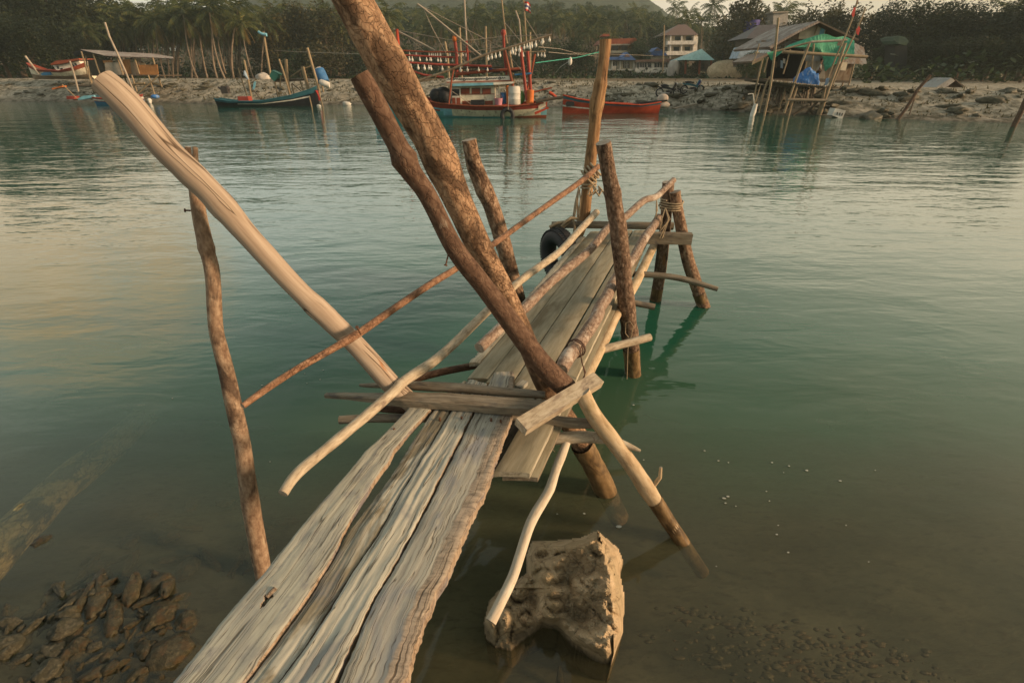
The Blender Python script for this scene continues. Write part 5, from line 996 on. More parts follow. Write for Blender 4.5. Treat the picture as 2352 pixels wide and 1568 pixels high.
for x, y, mt, n_ in ((1472, 378, 'red_paint', 'beacon_lamp'), (914, 445, 'orange_rag', 'beacon_lamp')): o = MB().ball(on_Y(*V3(x, y), CY + .7), .16, 10, 7, 0, (1, 1, 1.2)).build(n_, M[mt], fb_)
fl_ = MB(); P = []
for i in range(9):
    for j in range(6): 
        x, y = 1704 + i * 10.2, 0 + i * 6.5 + j * 21 + (7 * math.sin(i * .9)); q = on_Y(*V3(x, y), CY + 1.4); P.append(q + Vector((0, .10 * math.sin(i * 1.1 + j * .3), 0)))
for i in range(8):
    for j in range(5):
        a = [P[i * 6 + j], P[(i + 1) * 6 + j], P[(i + 1) * 6 + j + 1], P[i * 6 + j + 1]]; fl_.poly(a, (0, .012, 0), (0, 1, 2, 1, 0)[j])
fl_.build('flag', [M['flag_red'], M['flag_white'], M['flag_blue']], fb_)
for a, b_, Ya, Yb in [((488, 50), (1450, 545), CY + .6, CY + .8), ((560, 110), (660, 330), CY + .6, CY + .6), ((660, 330), (830, 640), CY + .6, CY + .9), ((560, 100), (1160, 640), CY + .6, CY + .6), ((212, 340), (215, 560), CY + 1.1, CY + 1.1), ((370, 420), (560, 590), CY + 1.2, CY + 1.2), ((1530, 1110), (1528, 1260), CY - 1.2, CY - 1.3), ((870, 1040), (1090, 1190), CY - .5, CY - .8), ((1090, 600), (1470, 530), CY + .8, CY + .8), ((300, 690), (470, 900), CY, CY - .2), ((940, 480), (1480, 420), CY + .7, CY + .6), ((1470, 420), (2030, 400), CY + .6, CY - .8), ((1048, 300), (1230, 640), CY + 1, CY - .4), ((1480, 250), (1740, 560), CY + 1.2, CY - .2), ((265, 350), (915, 470), CY + 1.1, CY + .8), ((1720, 200), (1960, 590), CY + 1.4, CY + 1.8), ((935, 600), (1110, 800), CY + .8, CY + .2), ((1520, 620), (1700, 830), CY - .2, CY - .1)]: MB().tube([on_Y(*V3(*a), Ya), on_Y(*V3(*b_), Yb)], .018, 4).build('stay', M['pole_grey'], fb_)
c = on_Y(*V3(1520, 1325), BY - 1.45); o = MB().torus(c, .34, .13, (.1, 1, 0), 26, 10).build('fender_tyre', M['tyre'], fb_)
def barrel(name, c, r, h, mat, label, lid=None):
    th = thing(name, label, 'barrel', c); m = MB(); P = [(0, .92), (.04, 1), (.3, 1), (.33, 1.04), (.36, 1), (.64, 1), (.67, 1.04), (.7, 1), (.96, 1), (1, .92)]
    m.tube([Vector(c) + Vector((0, 0, z * h)) for z, _ in P], [r * k for _, k in P], 16, True); m.build('shell', M[mat], th)
    m = MB(); m.tube([Vector(c) + Vector((0, 0, h)), Vector(c) + Vector((0, 0, h + .04))], [r * .95, r * .9], 16); m.build('lid', M[lid or mat], th); return th
c = on_Y(*V3(1600, 1200), CY - .1); barrel('barrel', c, .43, 1.0, 'styrofoam', 'white plastic barrel standing on the stern deck of the fishing boat')
c = on_Y(*V3(1470, 1195), CY + .1); barrel('barrel', c, .20, .62, 'barrel_blue', 'small blue barrel beside the white barrel on the fishing boat')
c = on_Y(*V3(1418, 1205), CY - .3); m = MB(); m.tube([c, c + Vector((0, 0, .38))], [.22, .27], 14); m.tube([c + Vector((-.27, 0, .38)), c + Vector((-.15, 0, .56)), c + Vector((.15, 0, .56)), c + Vector((.27, 0, .38))], .012, 5); M['pink'] = plain('pink plastic', (.5, .22, .27)); tag(m.build('bucket', M['pink'], None, c), 'pink bucket on the fishing boat beside the cabin', 'bucket')
c = on_Y(*V3(1775, 1185), CY - .2); m = MB(); m.tube([c, c + Vector((0, 0, .75))], [.24, .26], 12); tag(m.build('crate_drum', M['orange_rag'], None, c), 'orange drum at the stern of the fishing boat', 'drum')
c = on_Y(*V3(1670, 1190), CY); m = MB(); m.ball(c + Vector((0, 0, .35)), .36, 10, 7, 0, (.8, .8, 1.1)); M['green_bag'] = plain('green netting', (.09, .22, .06)); tag(m.build('net_bag', M['green_bag'], None, c), 'green net bag beside the white barrel on the fishing boat', 'bag')
c = on_Y(*V3(700, 1190), CY); m = MB()
for k in range(5): m.ball(c + Vector((ru(-.7, .7), ru(-.3, .3), .28 + ru(0, .25))), ru(.35, .55), 10, 7)
tag(m.build('net_pile', M['black_paint_and_shade'], None, c), 'dark pile of nets under a tarpaulin on the foredeck of the fishing boat', 'net')
M['brown_net'] = plain('brown rag', (.3, .22, .15))

# --- longtail boats
def longtail(label, px0, px1, Yb, beam, sheer, col, mats, bow, loc_y_mid, bottom=-.22, power=.7):
    a, b_ = on_Y(px0, loc_y_mid, Yb), on_Y(px1, loc_y_mid, Yb); cx_ = (a.x + b_.x) / 2; L = abs(b_.x - a.x); th = thing('longtail_boat', label, 'boat', (cx_, Yb, 0)); o, g_ = hull(th, 'hull', (cx_, Yb, 0), -L / 2, L / 2, beam, sheer, col, mats, 40, bottom, 0, bow, .75, power); g_.build('gunwale', M[mats[0]], th); return th, cx_, L
def engine(th, c, s, mat='engine', boom=None):
    m = MB(); m.box(c + Vector((0, 0, .22 * s)), (.5 * s, .4 * s, .34 * s)); m.box(c + Vector((-.05, 0, .46 * s)), (.34 * s, .36 * s, .2 * s)); m.ball(c + Vector((.2 * s, 0, .42 * s)), .2 * s, 9, 6); m.tube([c + Vector((-.25 * s, -.1, .35 * s)), c + Vector((-.45 * s, -.1, .5 * s))], .07 * s, 7); o = m.build('engine', M[mat], th)
    if boom: m = MB(); m.tube([Vector(p) for p in boom], .045, 7); m.build('propeller_shaft', M['black_paint_and_shade'], th)
    return o
th, cx_, L = longtail('black and teal longtail boat with a white stripe, moored below the pole rack', 500, 733, 46.2, 1.35, lambda t: lerp_pts([(0, .62), (.15, .42), (.45, .42), (.75, .85), (.92, 1.25), (1, 1.5)], t), lambda t, a, s: 0 if a > .84 else (1 if .66 < a < .78 and .22 < t < .93 else 2), ['deep_teal', 'white_paint', 'black_paint_and_shade'], 'right', 235)
engine(th, on_Y(520, 217, 46.2), 1.1); SL('seat_box', V2, [(428, 1110), (545, 1108), (560, 1160), (440, 1162)], 45.9, .7, 'red_paint', th); m = MB(); q = on_Y(*V2(1350, 1040), 46.1); m.tube([q + Vector((-.2, 0, -.1)), q, q + Vector((.05, 0, .12))], .05, 6); m.build('prow_cap', M['black_paint_and_shade'], th)
q = on_Y(*V2(1342, 1040), 45.9); m = MB()
for k in range(5): m.tube([q + Vector((ru(-.1, .1), ru(-.1, 0), 0)), q + Vector((.05 + ru(-.05, .1), -.1, -.3)), q + Vector((.12 + ru(-.1, .1), -.1, -.75))], .05, 5)
m.build('prow_ribbons', M['flag_red'], th)
th, cx_, L = longtail('small blue longtail boat with red stripes, below the left stilt shed', 222, 332, 48.6, 1.2, lambda t: lerp_pts([(0, .62), (.3, .5), (.7, .55), (1, .8)], t), lambda t, a, s: 0 if a > .88 else (1 if a > .76 else (0 if a > .68 else 2)), ['red_paint', 'white_paint', 'blue_paint'], 'right', 232)
engine(th, on_Y(236, 222, 48.6), .9, 'engine'); SL('seat_box', V1, [(760, 1105), (850, 1105), (855, 1140), (765, 1142)], 48.4, .6, 'red_paint', th)
SL('engine_cover', V1, [(590, 1015), (712, 985), (715, 1000), (600, 1030)], 48.4, .5, 'orange_rag', th); SL('tarpaulin', V1, [(890, 1130), (960, 1100), (1070, 1092), (1085, 1118), (900, 1150)], 48.3, .7, 'sky_blue', th)
th, cx_, L = longtail('bright red longtail boat with white stripes, right of the fishing boat', 1292, 1512, 38.3, 1.4, lambda t: lerp_pts([(0, 1.15), (.15, .92), (.45, .66), (.8, .56), (1, .74)], t), lambda t, a, s: 1 if a > .9 else (2 if (.72 < a < .78 and .08 < t < .57) or (.55 < a < .61 and t < .3) else 0), ['orange_red', 'deep_teal', 'white_paint'], 'left', 255)
q = on_Y(*V4(1295, 1130), 38.3); m = MB(); m.ball(q + Vector((0, 0, .0)), .40, 12, 8, 0, (1, .9, .75)); m.ball(q + Vector((.05, 0, -.42)), .48, 12, 8, 0, (1.1, .9, .5)); M['wrap'] = plain('pale wrapping', (.50, .42, .35), .8, .3, 4); m.build('wrapped_engine', M['wrap'], th)
TU('propeller_shaft', V4, [(850, 1215), (1050, 1180), (1345, 1155)], 38.0, .06, 'black_paint_and_shade', th); SL('seat_box', V4, [(1140, 1200), (1250, 1198), (1252, 1222), (1142, 1224)], 38.0, .6, 'orange_red', th); SL('net_heap', V4, [(180, 1190), (200, 1165), (275, 1170), (282, 1215), (190, 1225)], 37.7, .3, 'black_paint_and_shade', th); TU('stem_post', V4, [(70, 1120), (30, 1085), (-10, 1060)], 38.3, .11, 'orange_red', th)
for x in (258, 292): TU('mooring_pin', V4, [(x, 1120), (x + 2, 1160)], 38.3, .05, 'orange_red', th)
SL('cushion', V4, [(930, 1215), (945, 1198), (1040, 1195), (1060, 1218)], 38.1, .5, 'tin', th)
# beached boat
bb = thing('beached_boat', 'white cabin boat with red trim beached on the bank at the far left', 'boat', on_Y(V1(700, 900)[0], V1(700, 900)[1], 58.5)); q0 = on_Y(*V1(310, 905), 58.5); q1 = on_Y(*V1(1030, 905), 58.5)
o, g_ = hull(bb, 'hull', ((q0.x + q1.x) / 2, 59.3, q0.z + .1), -(q1.x - q0.x) / 2, (q1.x - q0.x) / 2, 2.3, lambda t: lerp_pts([(0, 1.35), (.2, .75), (.6, .65), (.85, .95), (1, 1.35)], t), lambda t, a, s: 0 if a > .82 else (1 if a > .45 else 2), ['rust_red', 'cream_paint', 'board'], 40, -.15, 0, 'left', .8); g_.build('gunwale', M['red_paint'], bb)
cb = SL('cabin', V1, [(605, 755), (900, 700), (975, 790), (940, 830), (750, 865), (680, 850)], 58.6, 1.4, 'white_paint', bb)
for pts in ([(650, 765), (668, 762), (680, 790), (660, 795)], [(690, 785), (715, 780), (722, 805), (696, 810)], [(810, 735), (835, 730), (900, 835), (875, 845)], [(850, 728), (870, 724), (930, 825), (912, 832)]): SL('window', V1, pts, 58.57, .03, 'glass', cb)
SL('roof', V1, [(575, 738), (640, 700), (900, 672), (908, 688), (700, 735), (585, 748)], 58.2, 2.2, 'rust_red', bb); TU('stem_post', V1, [(290, 645), (370, 750), (455, 860)], 58.6, .10, 'pole_grey', bb); SL('blue_tarpaulin', V1, [(465, 850), (500, 830), (580, 828), (590, 860), (480, 868)], 58.4, .7, 'blue_paint', bb)

# --- left stilt shed
sh = thing('stilt_shed', 'ramshackle stilt shed with a tin roof and patched board walls on the left bank', 'shed', on_Y(270, 200, 52))
SL('roof', V1, [(920, 568), (1180, 592), (1510, 605), (1750, 645), (1745, 662), (1450, 660), (1200, 640), (1080, 610)], 52, 3.2, 'roof_sheet', sh, ys=[53.5, 53.5, 53.5, 53.5, 51.2, 51.2, 51.2, 51.2])
SL('back_roof', V1, [(830, 600), (925, 572), (1010, 600), (860, 650)], 54, 2.5, 'black_paint_and_shade', sh)
SL('floor', V1, [(1030, 858), (1830, 862), (1830, 876), (1030, 872)], 51.5, 3.5, 'dark_wood', sh)
for x0, x1, y0, y1, mt, yy_ in [(1200, 1410, 715, 862, 'grey_board', 51.6), (1175, 1290, 690, 730, 'rust_board', 51.65), (1405, 1500, 680, 850, 'rust_board', 51.7), (1495, 1600, 705, 858, 'board', 51.55), (1590, 1810, 742, 860, 'rust_board', 51.5), (1005, 1190, 680, 860, 'dark_wood', 54.6), (1560, 1660, 716, 745, 'wall_cream', 52.5)]: SL('wall_panel', V1, [(x0, y0 + 6), (x1 - 8, y0), (x1 + 8, y1), (x0 + 14, y1 - 2)], yy_, .06, mt, sh)
for pts, yy_ in [([(932, 590), (975, 730), (1010, 860)], 51.4), ([(1070, 620), (1110, 750), (1150, 860)], 51.4), ([(985, 640), (1000, 760), (1050, 860)], 53), ([(1345, 660), (1380, 760), (1410, 860)], 51.4), ([(1545, 670), (1570, 750), (1600, 850)], 51.4), ([(1748, 655), (1775, 740)], 51.4), ([(1510, 862), (1545, 970), (1582, 1085)], 51.4), ([(1700, 862), (1740, 980), (1780, 1100)], 51.4), ([(1815, 865), (1835, 940), (1860, 1005)], 53.2), ([(1220, 865), (1260, 960)], 52.6), ([(1420, 862), (1460, 960)], 53.4), ([(1040, 865), (1060, 960), (1075, 1040)], 51.6), ([(1125, 870), (1145, 950)], 53), ([(1010, 760), (1030, 900), (1070, 1000)], 51.2)]: TU('post', V1, pts, yy_, .065, 'bamboo', sh)
TU('brace', V1, [(1590, 1068), (1700, 975), (1815, 870)], 51.3, .06, 'bamboo', sh); TU('brace', V1, [(1460, 975), (1660, 955)], 51.3, .07, 'bamboo', sh); TU('brace', V1, [(900, 985), (1070, 990)], 51.3, .1, 'dark_wood', sh)
stick('leaning_pole', V1, [(1203, 258), (1255, 420), (1340, 600), (1430, 800), (1525, 1030)], 50.8, .085, 'pole_grey', 'tall grey crooked pole leaning left in front of the left stilt shed')
stick('mooring_pole', V1, [(800, 700), (850, 850), (900, 1050)], 49.6, .075, 'pole_grey', 'mooring pole rising from the small blue longtail boat'); stick('boat_hook', V1, [(715, 970), (800, 1050), (890, 1138)], 48.2, .04, 'bamboo', 'thin pole propped slanting in the small blue longtail boat')
q = on_Y(*V1(1780, 1110), 50.6); m = MB(); m.ball(q, .32, 9, 6, 0, (1.2, 1, .6)); tag(m.build('blue_bundle', M['tarp'], None, q), 'blue bundle tied at the foot of the left shed stilt', 'bundle')
q = on_Y(*V1(1720, 1168), 50.0); m = MB(); m.ball(q + Vector((0, 0, .1)), .20, 10, 7); m.ball(q + Vector((.05, -.1, -.08)), .14, 8, 6); tag(m.build('float', M['styrofoam'], None, q), 'white float at the water below the left shed', 'float')

# --- pole rack with barrel, bag, oars
g = 'mooring poles round the pole rack'
for pts, r, lb, yy_ in [([(505, 690), (550, 900), (592, 1140)], .09, 'pole standing behind the stern of the teal longtail, taller of two', 47.2), ([(435, 780), (490, 950), (540, 1100)], .06, 'thinner pole just left of the pole behind the teal longtail stern', 47.4), ([(725, 365), (765, 600), (812, 880)], .10, 'tallest pole of the rack, with a blue rag at its tip', 50.2), ([(1230, 550), (1290, 760), (1358, 1000), (1372, 1080)], .11, 'slanted pole at the right end of the rack beside the blue barrel', 46.8), ([(1175, 768), (1210, 900), (1250, 1055)], .15, 'thick forked pole of the rack left of the slanted one', 47.2), ([(905, 680), (955, 820), (1010, 1000), (1035, 1090)], .08, 'pole leaning left in the middle of the rack', 47.2), ([(985, 680), (1000, 900), (1030, 1090)], .13, 'thickest pole of the middle bundle of the rack', 47.5), ([(1255, 1110), (1285, 1240)], .05, 'short submerged stake at the prow of the teal longtail', 45.2), ([(1365, 1050), (1390, 1150), (1410, 1230)], .05, 'stake in the water beside the prow ribbons', 45.4), ([(1395, 960), (1415, 1060)], .08, 'short stake under the white float of the rack', 47.8)]: stick('mooring_pole', V2, pts, yy_, r, 'bamboo', lb, 'pole')
rk_ = thing('pole_rack', 'low drying platform on bamboo legs behind the teal longtail boat', 'rack', on_Y(680, 215, 48)); SL('platform', V2, [(840, 905), (1200, 905), (1240, 925), (860, 945)], 47.6, 1.6, 'dark_wood', rk_)
for pts in ([(855, 940), (880, 1040), (895, 1115)], [(1050, 960), (1080, 1090)], [(925, 870), (920, 1000)], [(1150, 930), (1190, 1060)]): TU('leg', V2, pts, 47.6, .06, 'bamboo', rk_)
TU('brace', V2, [(1055, 960), (1160, 1045)], 47.5, .04, 'dark_wood', rk_); TU('rail', V2, [(1040, 880), (1160, 800), (1280, 755)], 47.4, .045, 'bamboo', rk_)
for pts, lb in (([(600, 1040), (640, 935)], 'blue oar'),): 
    th = thing('oar', 'oar with a blue blade propped behind the teal longtail boat', 'oar', on_Y(*V2(690, 1140), 46.9)); TU('shaft', V2, [(600, 1020), (650, 1080), (700, 1145)], 46.9, .035, 'dark_wood', th); SL('blade', V2, [(600, 1035), (618, 940), (640, 935), (632, 1000), (612, 1042)], 46.9, .05, 'sky_blue', th)
q = on_Y(*V2(728, 385), 50.1); m = MB(); m.tube([q + Vector((-.4, 0, .1)), q + Vector((-.1, -.12, -.05)), q + Vector((.3, -.1, -.12))], [.12, .1, .14], 7); tag(m.build('rag', M['sky_blue'], None, q), 'blue rag tied to the tip of the tallest rack pole', 'rag')
q = on_Y(*V2(520, 860), 47.0); m = MB(); m.tube([q + Vector((0, 0, .3)), q + Vector((.02, -.05, 0)), q + Vector((.15, 0, -.35))], [.08, .14, .05], 7); tag(m.build('rag', M['roof_pale_blue'], None, q), 'pale rag hung on the pole behind the teal longtail stern', 'rag')
q = on_Y(*V2(845, 930), 47.3); m = MB(); m.poly([on_Y(*V2(*p), 47.3) for p in [(795, 880), (822, 805), (905, 850), (880, 905), (850, 935)]], (0, .7, 0)); tag(m.build('net_bag', M['bag_green'], None, q), 'dark green net bag on the left end of the pole rack', 'bag')
b0, b1 = on_Y(*V2(1425, 945), 47.3), on_Y(*V2(1360, 800), 47.6); th = thing('barrel', 'blue plastic barrel lying tilted on the right end of the pole rack', 'barrel', b0); m = MB(); m.tube([b0.lerp(b1, t) for t in (0, .05, .3, .34, .38, .7, .74, .78, .95, 1)], [.42, .46, .47, .49, .47, .47, .49, .47, .45, .38], 16); m.build('shell', M['barrel_blue'], th); m = MB(); m.tube([b1 + (b1 - b0).normalized() * .005, b1 + (b1 - b0).normalized() * .08], [.33, .3], 14); m.build('lid', M['styrofoam'], th)
q = on_Y(*V2(1430, 962), 46.9); m = MB(); m.tube([q + Vector((-.42, 0, .14)), q + Vector((-.3, 0, .12)), q + Vector((.25, 0, -.08)), q + Vector((.4, 0, -.1))], [.15, .24, .26, .2], 12); tag(m.build('float', M['styrofoam'], None, q), 'white oblong float under the blue barrel', 'float')
for k, (x, y, r, lb) in enumerate([(1660, 1035, .25, 'white lump of foam on the bank right of the blue barrel'), (715, 872, .5, 'pale boulder on the sand behind the tallest rack pole'), (1360, 1200, .12, 'small white float in the water below the prow ribbons')]):
    q = on_Y(*V2(x, y), 58.3 if k == 1 else 47.5 - 1.5 * (k == 2)); q = Vector((q.x, q.y, max(land(q.x, q.y) if q.y > shore(q.x) else 0, 0) + r * .3)); o = bpy.data.objects.new('boulder' if k == 1 else 'float', rock_mesh('lump', 70 + k, (1.5, 1, 1), M['styrofoam'] if k != 1 else M['concrete'], .3, 3)); COL.objects.link(o); o.location = q; o.scale = (r * 2,) * 3; tag(o, lb, 'boulder' if k == 1 else 'float')
for pts, yy_, r, lb in [([(970, 320), (980, 580), (990, 760)], 44.5, .11, 'bare grey mooring post behind the fishing boat cabin, left one'), ([(1268, 305), (1275, 620), (1278, 800)], 45, .10, 'bare mooring post with a forked tip behind the fishing boat, right one'), ([(800, 480), (830, 640), (850, 800)], 44, .12, 'leaning bare post behind the front mast of the fishing boat'), ([(1778, 370), (1780, 560), (1782, 700)], 44, .10, 'orange-tinged post behind the stern gallows of the fishing boat'), ([(125, 300), (140, 420), (150, 620)], 44, .10, 'bare post beside the big leaning trunk, beyond the fishing boat bow')]:
    top = on_Y(*V3(*pts[0]), yy_); ft = Vector((on_Y(*V3(*pts[-1]), yy_).x, yy_, land(top.x, yy_) - .2)); m = MB(); m.tube([ft, on_Y(*V3(*pts[1]), yy_), top], [r, r * .9, r * .8], 8, True, 0, None, .06); tag(m.build('mooring_post', M['bamboo'], None, ft), lb, 'post')
m = MB(); m.tube([on_Y(*V2(860, 580), 60) , on_Y(*V2(1100, 596), 58), on_Y(*V2(1500, 610), 50), on_Y(*V3(330, 640), CY + 1)], .018, 4); tag(m.build('mooring_line', M['pole_grey'], None, on_Y(*V2(860, 580), 60)), 'thin line strung from the palm grove to the fishing boat bow', 'rope')
m = MB(); m.tube([on_Y(*V3(1840, 724), CY + .8), on_Y(*V3(2100, 690), 38), on_Y(*V4(300, 665), 42), on_Y(*V4(600, 590), 46)], .03, 5); tag(m.build('mooring_line', M['green_rope'], None, on_Y(*V3(1840, 724), CY + .8)), 'bright green rope from the fishing boat stern towards the bank', 'rope')
for a, b_, lb in [((1875, 540), (1180, 640), 'upper grey line running from the fishing boat to the low white house'), ((1990, 600), (560, 650), 'lower grey line running from the fishing boat to the tall jetty post')]:
    m = MB(); m.tube([on_Y(*V3(*a), CY + 1), on_Y(*V3(a[0] + 250, a[1] + 24), 45), on_Y(*V4(300, 612 + (10 if b_[0] < 800 else 0)), 60), on_Y(*V4(*b_), 90)], .018, 4); tag(m.build('mooring_line', M['pole_grey'], None, on_Y(*V3(*a), CY + 1)), lb, 'rope')
m = MB(); m.tube([on_Y(*V3(2070, 840), 44), on_Y(*V4(120, 770), 42), on_Y(*V4(225, 700), 40.5)], .018, 4); q = on_Y(*V4(232, 705), 40.5); m.ball(q, .14, 8, 6, 0, (1, 1, 2)); tag(m.build('float_line', M['styrofoam'], None, q), 'slanting line with a small white float beside the tall jetty post', 'rope')
M['net_dark'] = plain('faded green roof', (.016, .038, .02), .9, .4, 2)
# --- stilt hut with the green net on the right
HB = 41.0
ht = thing('stilt_hut', 'large stilt hut with gable roof, green net and a fishing deck over the water', 'hut', on_Y(1870, 230, 38))
SL('left_roof', V5, [(555, 585), (640, 540), (940, 375), (1172, 262), (1190, 285), (950, 400), (660, 560), (575, 612)], HB - .8, 6.5, 'roof_sheet', ht)
SL('right_roof', V5, [(1176, 262), (1400, 365), (1680, 492), (1672, 515), (1400, 392), (1188, 290)], HB - .78, 6.5, 'dark_wood', ht)
SL('gable', V5, [(925, 490), (940, 405), (1180, 288), (1275, 335), (1245, 450), (1080, 490)], HB + .1, .08, 'wall_cream', ht); SL('brown_gable_part', V5, [(1277, 335), (1580, 470), (1560, 520), (1245, 480)], HB + .3, .08, 'dark_wood', ht); SL('poster', V5, [(1205, 360), (1262, 330), (1240, 440), (1180, 440)], HB + .05, .03, 'sky_blue', ht)  # right part of the gable is a dark brown panel
SL('tin_wall', V5, [(990, 575), (1255, 540), (1255, 775), (1000, 765)], HB, .08, 'tin', ht); SL('awning', V5, [(1240, 540), (1640, 545), (1745, 600), (1780, 805), (1250, 800)], HB - .35, .25, 'corrugated', ht)
SL('board_wall', V5, [(1000, 765), (1255, 775), (1255, 990), (1005, 985)], HB + .05, .08, 'grey_board', ht); SL('board_wall', V5, [(1255, 800), (1620, 808), (1565, 1015), (1255, 1000)], HB + .06, .08, 'board', ht)
SL('side_wall', V5, [(760, 620), (1000, 575), (1010, 990), (760, 990)], HB + 4.2, .1, 'black_paint_and_shade', ht); SL('back_wall', V5, [(540, 680), (790, 640), (790, 1000), (520, 1000)], HB + 3.2, .1, 'black_paint_and_shade', ht); SL('shade_partition', V5, [(1000, 600), (1004, 600), (1010, 990), (1006, 990)], HB, 4, 'black_paint_and_shade', ht)  # inner walls coloured black; the interior's shade is put into their colour
for x, y0, y1, mt in ((715, 760, 860, 'roof_pale_blue'), (680, 720, 840, 'shorts'), (745, 735, 800, 'shirt'), (640, 770, 850, 'dark_wood')): SL('hanging_cloth', V5, [(x - 14, y0), (x + 14, y0 + 6), (x + 10, y1), (x - 16, y1 - 8)], HB + .6, .05, mt, ht)
SL('main_floor', V5, [(500, 985), (1570, 1015), (1568, 1045), (500, 1010)], HB - .6, 5, 'dark_wood', ht); SL('side_roof', V5, [(560, 495), (620, 505), (900, 520), (905, 545), (760, 570), (555, 575)], HB + 1.0, 2.2, 'corrugated', ht)
SL('porch_roof', V5, [(330, 770), (545, 665), (560, 690), (345, 795)], HB - .6, 3.5, 'tin_rust', ht)
SL('deck', V5, [(585, 1000), (860, 1050), (1300, 1082), (1290, 1106), (850, 1078), (585, 1030)], 36.0, 4.2, 'dark_wood', ht); SL('deck_skirt', V5, [(585, 1035), (850, 1082), (850, 1110), (585, 1090)], 36.6, .2, 'dark_wood', ht)
for pts, yy_, r in [([(670, 225), (630, 620), (570, 1080), (500, 1420), (470, 1560)], 35.6, .10), ([(1060, 545), (960, 800), (860, 1080), (740, 1420)], 36.0, .10), ([(1115, 550), (1095, 760), (1080, 910)], 38.2, .08), ([(1512, 540), (1420, 800), (1310, 1090), (1200, 1420), (1135, 1560)], 36.1, .12), ([(820, 620), (770, 800), (730, 930)], 38, .06), ([(430, 550), (390, 690), (340, 815)], 37, .05), ([(475, 740), (420, 960), (350, 1290)], 36.4, .07), ([(540, 720), (490, 910)], 38.5, .06), ([(450, 1060), (400, 1220), (360, 1350)], 36.2, .05), ([(560, 960), (490, 1150), (425, 1420)], 36.4, .07), ([(535, 1000), (465, 1200), (440, 1300)], 36.8, .06), ([(905, 1085), (850, 1250), (790, 1480)], 36.1, .10), ([(1250, 1100), (1215, 1290), (1140, 1500)], 36.3, .13), ([(1290, 1090), (1230, 1290), (1180, 1480)], 36.5, .08), ([(1050, 1090), (1020, 1290)], 38.5, .09), ([(1130, 1100), (1110, 1250)], 39.5, .08), ([(680, 1060), (640, 1250)], 38.4, .07), ([(770, 1080), (700, 1300), (660, 1450)], 37, .06), ([(1620, 800), (1560, 1040)], HB - .3, .08), ([(1480, 1040), (1455, 1110)], HB + 1, .08), ([(1560, 1040), (1535, 1115)], HB + .2, .07), ([(1025, 770), (985, 920)], HB - .2, .06), ([(860, 1250), (800, 1450)], 36.9, .06), ([(1130, 1290), (1040, 1510)], 36.6, .07), ([(1180, 270), (1120, 440)], HB - .1, .07)]: TU('post', V5, pts, yy_, r * .75, 'bamboo', ht)
for a, b_, yy_, r, mt in [((720, 652), (1780, 715), 37.8, .10, 'bamboo'), ((1080, 530), (1530, 505), 37.2, .07, 'grey_board'), ((620, 650), (1080, 530), 37.4, .06, 'bamboo'), ((780, 1250), (1270, 1262), 36.0, .10, 'cross'), ((1230, 1120), (1090, 1215), 36.3, .06, 'dark_wood'), ((900, 1130), (960, 1230), 36.3, .06, 'dark_wood'), ((850, 1445), (1030, 1330), 36.3, .07, 'dark_wood'), ((1020, 1420), (1160, 1280), 36.5, .08, 'dark_wood'), ((1050, 1370), (1160, 1460), 36.5, .08, 'dark_wood'), ((960, 1190), (1060, 1110), 37.2, .05, 'dark_wood'), ((350, 800), (480, 740), 37.2, .06, 'bamboo'), ((560, 1000), (340, 1010), 38, .05, 'dark_wood')]: TU('brace', V5, [a, b_], yy_, r, mt, ht)
for k in range(26): x = 600 + 26 * k; TU('plank_end', V5, [(x, 1006 + (x - 585) * .10 + (8 if x > 860 else 0)), (x + 4, 1024 + (x - 585) * .10)], 35.95, .07, random.choice(['bamboo', 'cross', 'grey_board']), ht)
for k in range(16): x = 610 + ru(0, 620); TU('stilt', V5, [(x, 1080 + x * .02), (x - 45 + ru(-8, 8), 1290 + ru(-30, 60))], ru(37, 39.6), ru(.04, .07), 'dark_wood', ht)
nm = MB(); NP = [[(525, 660), (700, 625), (830, 555), (1080, 468), (1250, 428), (1390, 470), (1500, 458), (1625, 515)], [(580, 755), (720, 645), (850, 592), (1120, 540), (1260, 520), (1390, 560), (1500, 560), (1625, 600)], [(582, 757), (722, 650), (852, 598), (1160, 600), (1250, 640), (1390, 660), (1500, 650), (1622, 690)], [(584, 759), (724, 652), (854, 600), (1200, 660), (1240, 760), (1380, 760), (1490, 740), (1560, 725)], [(586, 761), (726, 654), (856, 602), (1215, 700), (1250, 890), (1300, 860), (1380, 810), (1420, 790)]]
NV = [[on_Y(*V5(*p), 38.6 + .25 * math.sin(i * 1.3 + j)) for i, p in enumerate(row)] for j, row in enumerate(NP)]
NVs = []
for row in NV: NVs.append([Vector(p) for p in catmull([list(p) for p in row], 4)])
for j in range(len(NVs) - 1):
    for i in range(len(NVs[0]) - 1): nm.poly([NVs[j][i], NVs[j][i + 1], NVs[j + 1][i + 1], NVs[j + 1][i]], (0, .015, 0))
o = nm.build('green_net', M['net'], None, NV[0][3]); tag(o, 'torn green shade net draped over the front of the right stilt hut', 'net')
q = on_Y(*V5(1010, 1075), 37.2); bm_ = bmesh.new(); bmesh.ops.create_icosphere(bm_, subdivisions=4, radius=1)
for v in bm_.verts:
    d = v.co.normalized(); k = 1 + .22 * noise.noise(d * 2.2) + .14 * abs(noise.noise(d * 5)); v.co = Vector((d.x * 1.75 * k, d.y * .9 * k, max(-.05, d.z) * 1.45 * k * (1 - .25 * max(0, d.x))))
me = bpy.data.meshes.new('tarpaulin'); bm_.to_mesh(me); bm_.free(); me.materials.append(M['tarp']); o = bpy.data.objects.new('tarpaulin', me); COL.objects.link(o); o.location = q; o.scale = (.48, .7, .66); tag(o, 'bright blue tarpaulin heap on the fishing deck of the right stilt hut', 'tarpaulin')
